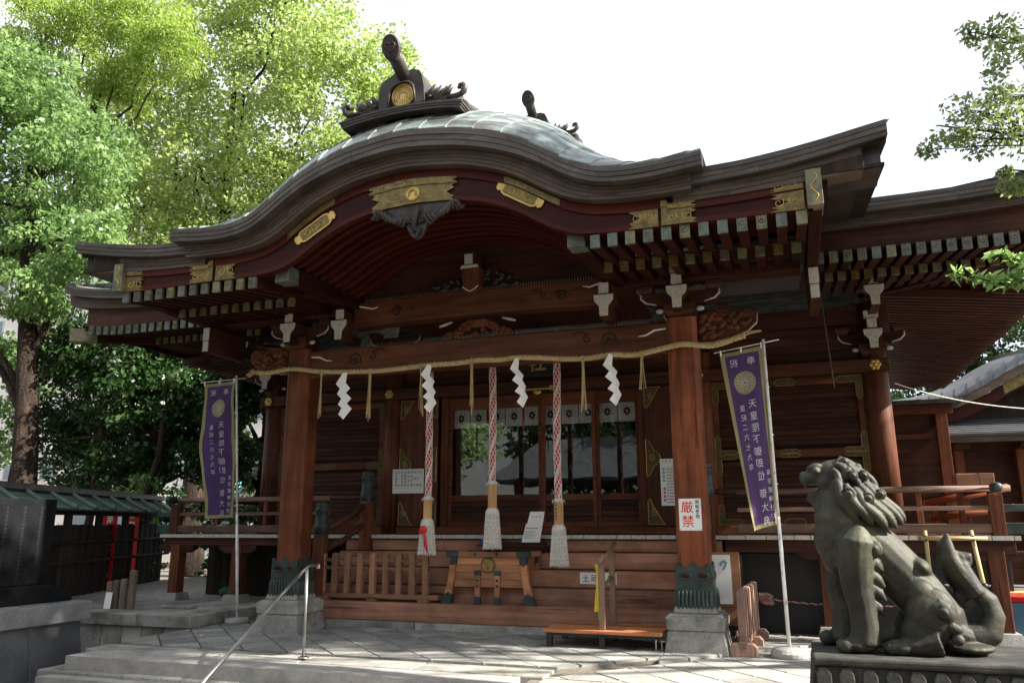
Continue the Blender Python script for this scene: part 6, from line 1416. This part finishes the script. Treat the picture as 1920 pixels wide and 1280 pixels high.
# ------------------------------------------------------------------ right: side corridor and small shrine behind
co = thing('side_corridor', 'low red-brown corridor wing between the hall and the small shrine', 'corridor', (5.6, 7, 0))
ob('wall', MB().box(4.84, 6.2, 6.02, 6.10, 0, 3.25), M['wood_x'], co); ob('roof_board', MB().box(4.83, 6.45, 5.85, 8.0, 3.28, 3.36), M['bronze'], co, bevel=.01); ob('beam', MB().box(4.85, 6.3, 5.94, 6.015, 3.12, 3.275), M['beam'], co, bevel=.006)
ob('post', MB().box(6.02, 6.2, 5.90, 6.0, .0, 3.12), M['wood_z'], co, bevel=.006); ob('rail', MB().box(4.9, 6.0, 5.96, 6.018, 2.70, 2.78), M['beam'], co)
ss = thing('small_shrine', 'smaller shrine building with curved grey copper gable and gilt crest', 'shrine', (9.2, 11, 0))
GX, GY = 9.05, 10.6
KG = smoothtab([(0, 4.80), (.35, 4.74), (.8, 4.52), (1.3, 4.22), (1.8, 4.0), (2.4, 3.86), (3.0, 3.80)])
g1 = lambda x: interp(KG, x-GX)
ob('gable_fascia', band(GX-2.95, GX+2.95, lambda x: g1(x)-.0, lambda x: g1(x)-.20, GY, GY+.25, 40), M['fascia2'], ss); 
gb = ob('gable_board', band(GX-2.7, GX+2.7, lambda x: g1(x)-.205, lambda x: g1(x)-.48, GY+.10, GY+.18, 40), M['lacquer'], ss)
ob('gilt_plate', band(GX-.85, GX+.85, lambda x: g1(x)-.19-.02, lambda x: g1(x)-.44+.0*x, GY+.09, GY+.099, 16), M['gold'], gb)
mb = MB(); n = 40
for i in range(n+1):
    x = GX-2.95+5.9*i/n
    for t, dz in ((0, 0), (.12, .10), (.5, .26), (1.5, .42), (3, .6)): mb.v.append((x, GY-.01+t, g1(x)+dz))
for i in range(n):
    for j in range(4): a = i*5+j; mb.f.append((a, a+5, a+6, a+1))
rfm = mottled('grey_copper', [(.3, (.055, .058, .064)), (.7, (.11, .113, .122))], 3, .6, .2, .1, 40, .1)
dk = ob('roof_skin', mb, rfm, ss, smooth=True)
for i in range(22):
    x = GX-2.9+5.8*i/22; ob('seam', MB().tube([(x+.25*t, GY-.012+t, g1(x+.25*t)+dz+.008) for t, dz in ((0, 0), (.12, .10), (.5, .26))], .008, 4), M['bronze'], dk)
ob('ridge_end', MB().xz([(GX-.34, 4.86), (GX-.30, 5.02), (GX-.18, 5.16), (GX+.18, 5.16), (GX+.30, 5.02), (GX+.34, 4.86)], GY+.1, GY+.3).tube([(GX, GY+.3, 5.18), (GX-.02, GY-.25, 5.32)], .085, 12), M['bronze'], ss, bevel=.01)
ob('ridge', MB().yz([(GY+.3, 4.9), (GY+.3, 5.1), (GY+4, 5.6), (GY+4, 5.2)], GX-.2, GX+.2), M['bronze'], ss)
ob('crest', MB().lathe([(.13, 0), (.13, .02), (.001, .03)], 0, 0, 24).xform(Matrix.Translation((GX-.02, GY+.09, 5.02)) @ Matrix.Rotation(R_(90), 4, 'X')), M['brightgold'], ss)
ob('gable_panel', band(GX-2.4, GX+2.4, lambda x: g1(x)-.45, lambda x: 3.30, GY+.5, GY+.6, 20), M['darkwood'], ss)
lo = MB().add([(6.55, GY-.55, 3.16), (12, GY-.55, 3.16), (12, GY+.7, 3.62), (6.95, GY+.7, 3.62)], [(0, 1, 2, 3)]); o_ = ob('lower_roof', lo, rfm, ss); sf = o_.modifiers.new('t', 'SOLIDIFY'); sf.thickness = .06
for i in range(7): ob('roof_course', MB().tube([(6.6+.05*i, GY-.5+.16*i, 3.195+.0625*i*.94), (12, GY-.5+.16*i, 3.195+.0625*i*.94)], .012, 5), rfm, ss)
ob('lower_fascia', MB().box(6.9, 12, GY-.5, GY-.38, 2.98, 3.10), M['fascia2'], ss)
ob('wall', MB().box(6.1, 12, GY+.6, GY+.7, 0, 3.5), M['wood_x'], ss)
for x in (7.2, 8.4, 9.6, 10.8): ob('post', MB().box(x-.09, x+.09, GY+.3, GY+.48, 0, 3.0), M['wood_z'], ss); ob('rafter_end', MB().box(x-.12, x+.12, GY-.3, GY+.3, 2.86, 2.97), M['wood_y'], ss)
for k, pts in enumerate(([(5.05, 2.6, 3.15), (6.6, 5.0, 2.95), (9.5, 9.5, 3.5)],)):
    P3 = [Vector(p) for p in pts]; tag(ob('overhead_cable', MB().tube([P3[0]*(1-t)**2+P3[1]*2*t*(1-t)+P3[2]*t*t for t in np.linspace(0, 1, 20)], .008, 5), M['endgrain']), 'thin pale cable sagging from the hall corner to the small shrine', 'cable')
tag(ob('rod', MB().tube([(4.15, 1.45, 4.3), (4.22, 1.45, 2.95)], .010, 6), M['bronze']), 'thin dark hanging rod beside the right banner under hall eaves', 'rod')
# ------------------------------------------------------------------ trees
M['leaf_ginkgo'] = leafmat('ginkgo_leaf', (.125, .20, .055), (.39, .49, .18), .55)
M['leaf_camphor'] = leafmat('camphor_leaf', (.06, .135, .036), (.26, .39, .15), .5)
M['leaf_yellow'] = leafmat('yellow_green_leaf', (.12, .21, .04), (.34, .45, .12), .55)
M['leaf_dark'] = leafmat('dark_leaf', (.010, .030, .008), (.040, .092, .022), .35)
M['leaf_grey'] = leafmat('glossy_leaf', (.09, .13, .055), (.26, .33, .14), .5)
def leaves(name, parent, mat, clumps, per, size, seed, aspect=.62, droop=.35, flatten=.6, pts3=None):
    """clumps: list of (x,y,z,r). Every leaf is a folded four-point blade."""
    r = np.random.default_rng(seed); C = np.array(clumps, float); n = len(C)*per
    ci = np.repeat(np.arange(len(C)), per)
    d = r.normal(size=(n, 3)); d /= np.linalg.norm(d, axis=1)[:, None]
    rad = r.random(n)**.45
    off = d*rad[:, None]*C[ci, 3][:, None]; off[:, 2] *= flatten
    c = C[ci, :3]+off
    # leaf axis points outwards and droops, normal is scattered
    ax = d*.6+r.normal(size=(n, 3))*.6; ax[:, 2] -= droop; ax /= np.linalg.norm(ax, axis=1)[:, None]
    nr = r.normal(size=(n, 3))+np.array([0, 0, .9]); sd_ = np.cross(ax, nr); sd_ /= np.linalg.norm(sd_, axis=1)[:, None]
    nn = np.cross(sd_, ax)
    s = size*(.45+1.05*r.random(n))[:, None]; w = s*aspect/2
    p0 = c-ax*s*.5; p1 = c+sd_*w+ax*s*.05+nn*s*.06; p2 = c+ax*s*.5-nn*s*.05; p3 = c-sd_*w+ax*s*.05+nn*s*.06
    V_ = np.stack([p0, p1, p2, p3], 1).reshape(-1, 3).astype(np.float32)
    me = bpy.data.meshes.new(name); me.vertices.add(4*n); me.vertices.foreach_set('co', V_.ravel())
    me.loops.add(4*n); me.loops.foreach_set('vertex_index', np.arange(4*n, dtype=np.int32)); me.polygons.add(n)
    me.polygons.foreach_set('loop_start', np.arange(0, 4*n, 4, dtype=np.int32)); me.update(calc_edges=True); me.validate()
    me.materials.append(mat); o = bpy.data.objects.new(name, me); link(o, parent); return o
def clumpfield(ells, n, seed, rmin, rmax, shell=.55):
    r = np.random.default_rng(seed); out = []; vol = np.array([e[3]*e[4]*e[5] for e in ells]); vol = vol**.75; vol /= vol.sum()
    for k in range(n):
        e = ells[r.choice(len(ells), p=vol)]; d = r.normal(size=3); d /= np.linalg.norm(d); q = r.random()**(1-shell)
        out.append((e[0]+d[0]*q*e[3], e[1]+d[1]*q*e[4], e[2]+d[2]*q*e[5], r.uniform(rmin, rmax)))
    return out
def limb(p, q, r0, r1, seed, n=9, wob=.12):
    r = random.Random(seed); p, q = Vector(p), Vector(q); L = (q-p).length; pts = []
    for i in range(n):
        t = i/(n-1); k = math.sin(math.pi*t)*wob*L; pts.append(p.lerp(q, t)+Vector((r.uniform(-1, 1), r.uniform(-1, 1), r.uniform(-.3, .9)))*k*.35)
    return MB().tube(pts, [r0+(r1-r0)*i/(n-1) for i in range(n)], 9)
def tree(name, label, base, top, r0, r1, ells, ncl, per, size, mat, seed, rmin=.4, rmax=.8, nb=10, group=None, aspect=.62, droop=.35, shell=.55, cat='tree', barkn=14):
    t = thing(name, label, cat, base, group); rg = random.Random(seed)
    b, tp = Vector(base), Vector(top); pts = []; rs = []; n = 16
    for i in range(n):
        f = i/(n-1); p = b.lerp(tp, f)+Vector((math.sin(f*5+seed)*.12*f, math.cos(f*4+seed)*.10*f, 0)); pts.append(p); rs.append((r0*(1-f)+r1*f)*(1+.35*max(0, .12-f)/.12)*(1+.06*rg.uniform(-1, 1)))
    tr = ob('trunk', MB().tube(pts, rs, barkn), M['bark'], t, smooth=True)
    cl = clumpfield(ells, ncl, seed, rmin, rmax, shell)
    for k in range(nb):
        c = cl[rg.randrange(len(cl))]; f = rg.uniform(.35, .95); s = pts[int(f*(n-1))]
        ob('limb', limb(s, Vector(s).lerp(Vector(c[:3]), .8), rs[int(f*(n-1))]*.42, .025, seed*31+k), M['bark'], t, smooth=True)
    leaves('crown', t, mat, cl, per, size, seed, aspect, droop); return t
tree('ginkgo_tree', 'tall bright green ginkgo tree rising behind the hall roof', (-15.5, 13, -.3), (-15.0, 12.5, 17), .42, .10,
     [(-14.4, 12, 18.5, 4.5, 3, 3.2), (-17.6, 12.5, 15.5, 3.4, 3, 3.5), (-11.0, 12, 15.8, 3.2, 2.4, 3.6), (-14.8, 12, 12.8, 3.8, 2.5, 3.2), (-9.7, 12, 16.6, 1.5, 2, 2.6), (-18.4, 12, 12.0, 2.6, 2, 2.6), (-12.0, 12.5, 12.0, 2.6, 2, 2.4), (-16.2, 12, 10.2, 2.8, 2, 2.0), (-12.6, 12, 21, 3.5, 2.5, 2.5), (-18.6, 12, 19, 3.0, 2.5, 3.0), (-20.5, 12.5, 16, 2.5, 2.5, 3.0), (-9.6, 12.4, 12.6, 1.8, 1.6, 2.2)],
     760, 135, .115, M['leaf_ginkgo'], 3, .55, 1.05, 22, aspect=.95)
tree('ginkgo_tree', 'smaller ginkgo standing just behind the gable ridge, sparse airy top', (-8.4, 15, -.3), (-8.8, 14.5, 13.6), .24, .06,
     [(-9.2, 14, 16.6, 1.5, 1.5, 2.8), (-9.8, 14, 14.5, 1.4, 1.5, 2.0), (-8.4, 14, 13.2, 1.4, 1.5, 2.0), (-6.9, 14, 14.6, .5, .6, .45)], 130, 105, .125, M['leaf_ginkgo'], 14, .4, .75, 10, aspect=.95)
tree('camphor_tree', 'broad green tree with thick reddish trunk beyond the board wall', (-12.3, 4.2, -.3), (-13.5, 4.0, 11.5), .31, .12,
     [(-13.8, 4, 11.4, 2.0, 1.6, 1.6), (-11.8, 4, 9.6, 1.5, 1.3, 1.4), (-14.5, 4, 8.6, 1.6, 1.4, 1.5), (-11.0, 4, 7.5, 1.2, 1.2, .8), (-12.4, 3.8, 6.6, 1.3, 1.2, .7), (-15.3, 4, 12.4, 2.0, 1.5, 1.5), (-15.6, 4, 6.8, 1.2, 1, 1.0), (-12.6, 4, 8.2, 1.2, 1.2, 1.2), (-16.5, 4, 9.8, 1.6, 1.4, 1.8), (-14.6, 5.2, 5.2, 1.1, 1.0, 1.0), (-15.6, 5.2, 3.6, 1.2, 1.0, 1.2)],
     520, 120, .115, M['leaf_camphor'], 7, .32, .6, 16, droop=.55)
tree('maple_tree', 'yellow-green fine-leaved tree spreading over the top of the camphor', (-15.8, 6.5, -.3), (-14.2, 6, 13.5), .24, .08,
     [(-13.0, 6, 15.0, 1.7, 1.3, .9), (-15.0, 6, 16.0, 1.6, 1.2, 1.0), (-11.6, 6, 14.2, 1.1, 1.0, .9), (-13.2, 6, 13.4, 1.3, 1.2, .6), (-16.6, 6, 15.2, 1.2, 1.2, 1.6)], 210, 150, .12, M['leaf_yellow'], 9, .35, .6, 12, aspect=.34, droop=.8)
tree('evergreen_tree', 'dark dense evergreen shading the gap between board wall and hall', (-10.3, 5.2, -.3), (-9.6, 5.0, 5.2), .20, .08,
     [(-10.1, 5, 4.4, 2.0, 1.2, 1.5), (-12.2, 5, 5.4, 1.2, 1.0, 1.0), (-8.5, 5.2, 3.9, 1.2, .9, 1.2), (-12.4, 5.2, 3.4, 1.1, .9, 1.2), (-9.9, 5, 5.8, 1.3, 1, .7), (-7.8, 5.2, 4.2, .9, .8, .8), (-10.8, 5.2, 2.6, 1.6, .9, .7), (-8.6, 5.6, 2.7, 1.0, .8, .6)],
     430, 110, .125, M['leaf_dark'], 12, .3, .55, 14, shell=.45)
for k, (x0, x1, zt) in enumerate(((-9.6, -9.0, 4.6), (-10.9, -10.9, 4.4))):
    t = thing('slender_trunk', ('slender dark trunk leaning toward the hall under the evergreen', 'slender dark upright trunk under the evergreen beyond the copper wall roof')[k], 'tree', (x0, 4.4, -.3), 'slender trunks under the evergreen'); ob('trunk', limb((x0, 4.4, -.3), (x1, 4.6, zt), .11, .05, 40+k, 9, .04), M['bark'], t, smooth=True)
tree('old_camphor', 'gnarled thick-barked old tree beside the left hall corner', (-8.25, 7.2, -.3), (-8.4, 7.0, 6.5), .30, .17,
     [(-9.0, 6.8, 4.1, .55, .5, .7), (-8.9, 6.8, 3.2, .45, .4, .45), (-8.2, 6.8, 5.0, .8, .6, .5), (-8.7, 6.8, 2.3, .3, .3, .25)], 60, 75, .12, M['leaf_camphor'], 17, .18, .35, 8)
for k, (x, y, z, r, lab) in enumerate(((-9.6, 4.6, 1.9, .55, 'sunlit light green shrub rising above the end of the copper wall roof'), (-7.6, 5.6, 1.2, .8, 'rounded shrub behind the left veranda railing beside the old tree'), (-9.0, 6.6, .9, .9, 'low dark shrub in the shade behind the wall and veranda'), (-11.6, 7.4, 1.6, 1.2, 'broad dark shrub filling the shade at the foot of the ginkgo'), (-10.2, 8.4, 1.5, 1.1, 'dense dark shrub between the ginkgo foot and the old tree'))):
    t = thing('shrub', lab, 'shrub', (x, y, .1), 'shrubs behind the board wall'); ob('stem', limb((x, y, -.36), (x, y, z), .03, .012, 60+k), M['bark'], t)
    leaves('foliage', t, M['leaf_camphor'] if k == 0 else M['leaf_dark'], clumpfield([(x, y, z, r, r*.7, r*.8), (x, y, z*.5, r*.8, r*.6, z*.5)], 30 if k < 3 else 60, 70+k, .18, .3), 60, .10, 71+k)
# right-hand tree: trunk out of frame, branches reaching in
rt_ = thing('magnolia_tree', 'sparse glossy-leaved tree reaching in at the right edge over the eaves', 'tree', (7.6, -2.6, -.2))
ob('trunk', limb((7.6, -2.6, -.3), (7.2, -2.4, 7.5), .17, .08, 5, 14, .05), M['bark'], rt_, smooth=True)
rc_ = []
for k, (st, en, cl_) in enumerate((
    ((7.3, -2.5, 3.6), (4.95, -2.5, 4.42), [(5.18, 4.47, .15), (5.02, 4.45, .12), (5.32, 4.50, .15), (4.90, 4.42, .08), (5.12, 4.62, .12), (5.40, 4.36, .14), (5.25, 4.36, .10), (5.5, 4.30, .14), (5.3, 4.64, .11), (5.08, 4.34, .08), (5.48, 4.46, .12)]),
    ((7.3, -2.5, 4.2), (5.40, -2.4, 4.62), [(5.45, 4.62, .13), (5.55, 4.50, .14), (5.60, 4.72, .12), (5.38, 4.72, .09)]),
    ((7.2, -2.5, 4.8), (5.45, -2.4, 5.12), [(5.48, 5.02, .12), (5.55, 5.15, .14), (5.40, 5.28, .10), (5.6, 4.92, .10), (5.30, 5.33, .08), (5.52, 5.28, .12), (5.45, 4.94, .09)]),
    ((7.3, -2.5, 3.4), (5.38, -2.6, 3.92), [(5.42, 3.90, .07), (5.52, 3.88, .09), (5.36, 3.94, .05)]),
    )):
    ob('limb', limb(st, en, .035, .006, 80+k, 12, .05), M['bark'], rt_, smooth=True); rg = random.Random(90+k)
    for x, z, r in cl_:
        y = -2.5+rg.uniform(-.18, .18); z -= (.12, .12, .06, .02)[k]; rc_.append((x, y, z, r*1.3)); f = rg.uniform(.45, .9); s = Vector(st).lerp(Vector(en), f); ob('twig', limb(s, (x, y, z), .010, .003, rg.randrange(999), 7, .06), M['bark'], rt_, smooth=True)
leaves('crown', rt_, M['leaf_grey'], rc_, 125, .047, 33, .52, .2, .85)
# nearer spray of bigger leaves
lo_ = []
for k, (st, en) in enumerate((((6.9, -3.4, 2.1), (4.66, -3.9, 2.78)), ((6.9, -3.4, 2.2), (4.86, -3.95, 2.86)), ((6.9, -3.4, 2.0), (4.95, -3.9, 2.72)))):
    ob('limb', limb(st, en, .022, .004, 120+k, 10, .04), M['bark'], rt_, smooth=True); rg = random.Random(130+k)
    for f in np.linspace(.86, 1.0, 9): p = Vector(st).lerp(Vector(en), f); lo_.append((p.x, p.y, p.z, .055))
leaves('low_leaves', rt_, M['leaf_camphor'], lo_, 9, .075, 44, .5, .0, 1.0)
tree('evergreen_tree', 'dark tree behind the small shrine roof at the right', (9.0, 16, -.3), (9.2, 16, 6), .2, .1, [(9.4, 15.5, 6.2, 1.6, 1.2, 1.4), (8.2, 15.5, 5.2, 1.0, 1, 1.4), (7.4, 15.0, 4.2, 1.2, 1, 1.4)], 110, 120, .12, M['leaf_dark'], 23, .3, .55, 6)
# ------------------------------------------------------------------ buildings behind the trees
def block(name, label, x0, x1, y0, y1, h, wx, wz, mat, face='x', seed=1):
    t = thing(name, label, 'building', ((x0+x1)/2, y0, -.36)); ob('wall', MB().box(x0, x1, y0, y1, -.36, h), mat, t); ob('parapet', MB().box(x0-.1, x1+.1, y0-.1, y1+.1, h, h+.4), mat, t)
    n = int((x1-x0)/wx); m = int(h/wz); rg = random.Random(seed)
    for j in range(m):
        for i in range(n):
            x = x0+(i+.5)*(x1-x0)/n; z = 1.0+j*wz
            w = ob('window', MB().box(x-.62, x+.62, y0-.06, y0-.001, z-.06, z+1.26), M['steel'], t); ob('pane', MB().box(x-.56, x+.56, y0-.068, y0-.0605, z, z+1.2), M['winglass'], w)
        ob('floor_band', MB().box(x0, x1, y0-.05, y0-.001, z+1.75, z+1.9), mat, t)
    return t
M['winglass'] = plain('window_glass', (.10, .13, .16), .1, 0, .3, 2, .8)
M['rose'] = plain('pale_render', (.66, .62, .60), .85, 0, .05, 1)
block('apartment_block', 'pale rendered apartment block seen through the trees on the left', -46, -22, 27, 36, 22, 2.9, 3.0, M['rose'])
hs = thing('house', 'small white house with grey tiled gable roof behind the veranda corner', 'house', (-16, 17, -.3))
ob('wall', MB().box(-18.6, -14.2, 17, 21, -.36, 3.0), M['plaster'], hs); ob('gable', MB().xz([(-16.2, 3.0), (-14.2, 3.0), (-15.0, 3.7)], 17.0, 21), M['plaster'], hs)
ob('roof', MB().xz([(-16.4, 2.85), (-15.0, 3.85), (-13.9, 3.0), (-13.9, 3.12), (-15.0, 4.0), (-16.4, 3.0)], 16.6, 21.3), M['tile'], hs); ob('awning', MB().add([(-17.6, 16.2, 2.45), (-16.4, 16.2, 2.45), (-16.4, 17, 3.0), (-17.6, 17, 3.0)], [(0, 1, 2, 3)]), plain('turquoise_awning', (.10, .45, .48), .6), hs)
w = ob('window', MB().box(-17.6, -16.5, 16.95, 16.999, 1.0, 2.2), M['steel'], hs); ob('pane', MB().box(-17.5, -16.6, 16.94, 16.9495, 1.1, 2.1), M['winglass'], w)
# ------------------------------------------------------------------ the other side of the court, behind the camera (mirrored in the door glass)
pv = thing('purification_pavilion', 'open timber pavilion with grey tiled roof across the court', 'pavilion', (0, -17, -.36))
mb = MB().add([(-7.5, -15, 2.9), (3.5, -15, 2.9), (2.0, -17.5, 4.6), (-6, -17.5, 4.6), (-7.5, -20, 2.9), (3.5, -20, 2.9)], [(0, 1, 2, 3), (3, 2, 5, 4), (0, 3, 4), (1, 5, 2)]); o_ = ob('roof', mb, M['tile'], pv); sf = o_.modifiers.new('t', 'SOLIDIFY'); sf.thickness = .12
for i in range(26): ob('roof_roll', MB().tube([(-7.3+i*.42, -15.02, 2.98), (-6.0+i*.31, -17.45, 4.66)], .04, 6), M['tile'], pv)
for x in (-6.5, -2.2, 2.2):
    for y in (-15.6, -19.4): ob('post', MB().box(x-.09, x+.09, y-.09, y+.09, -.36, 2.95), M['wood_z'], pv)
ob('basin', MB().box(-4.5, .5, -18, -17, -.36, .6), M['granite'], pv)
block('apartment_block', 'white apartment block across the court behind the pavilion', -16, 6, -40, -32, 14, 2.8, 3.0, M['plaster'], seed=4)
o_ = thing('x', 'x', 'x') if False else None
tree('camphor_tree', 'round green tree standing across the court beside the pavilion', (-11, -18, -.36), (-11, -18, 5), .3, .12, [(-11, -18, 5.6, 2.6, 2.4, 2.2)], 90, 90, .2, M['leaf_camphor'], 51, .5, .9, 8)
# unseen big trees added behind and beside the camera to cut low sky light
for k, (x, y, h, r, lab) in enumerate(((-14, -9, 8, 4.2, 'unseen large dark tree added on the far left to cut sky light'), (-4, -24, 10, 5, 'unseen tall dark tree added behind the pavilion to cut sky light'), (7.5, -22, 10, 5, 'unseen tall dark tree added behind the entrance path to cut sky light'), (14, -14, 9, 4.6, 'unseen large dark tree added at the right rear to cut sky light'))):
    tree('camphor_tree', lab, (x, y, -.36), (x, y, h), .4, .15, [(x, y, h, r, r, r*.75), (x+r*.4, y, h*.62, r*.8, r*.8, r*.5), (x-r*.4, y, h*.62, r*.8, r*.8, r*.5), (x, y, h*.4, r*.7, r*.7, r*.4)], 150, 60, .42, M['leaf_dark'], 61+k, .8, 1.3, 8)
tree('shade_zelkova', 'unseen tall zelkova right of the porch, crown placed to dapple the paving', (12.5, .8, -.3), (12.3, .6, 9), .3, .12, [(12, .0, 8.3, 1.6, 1.9, 1.5), (12.5, -.2, 10.0, 1.6, 1.6, 1.0), (12, -3.2, 11.5, 1.4, 1.7, 1.7)], 150, 85, .17, M['leaf_camphor'], 88, .4, .7, 10)  # out-of-view crown, clumps placed to shade paving, steps and monument
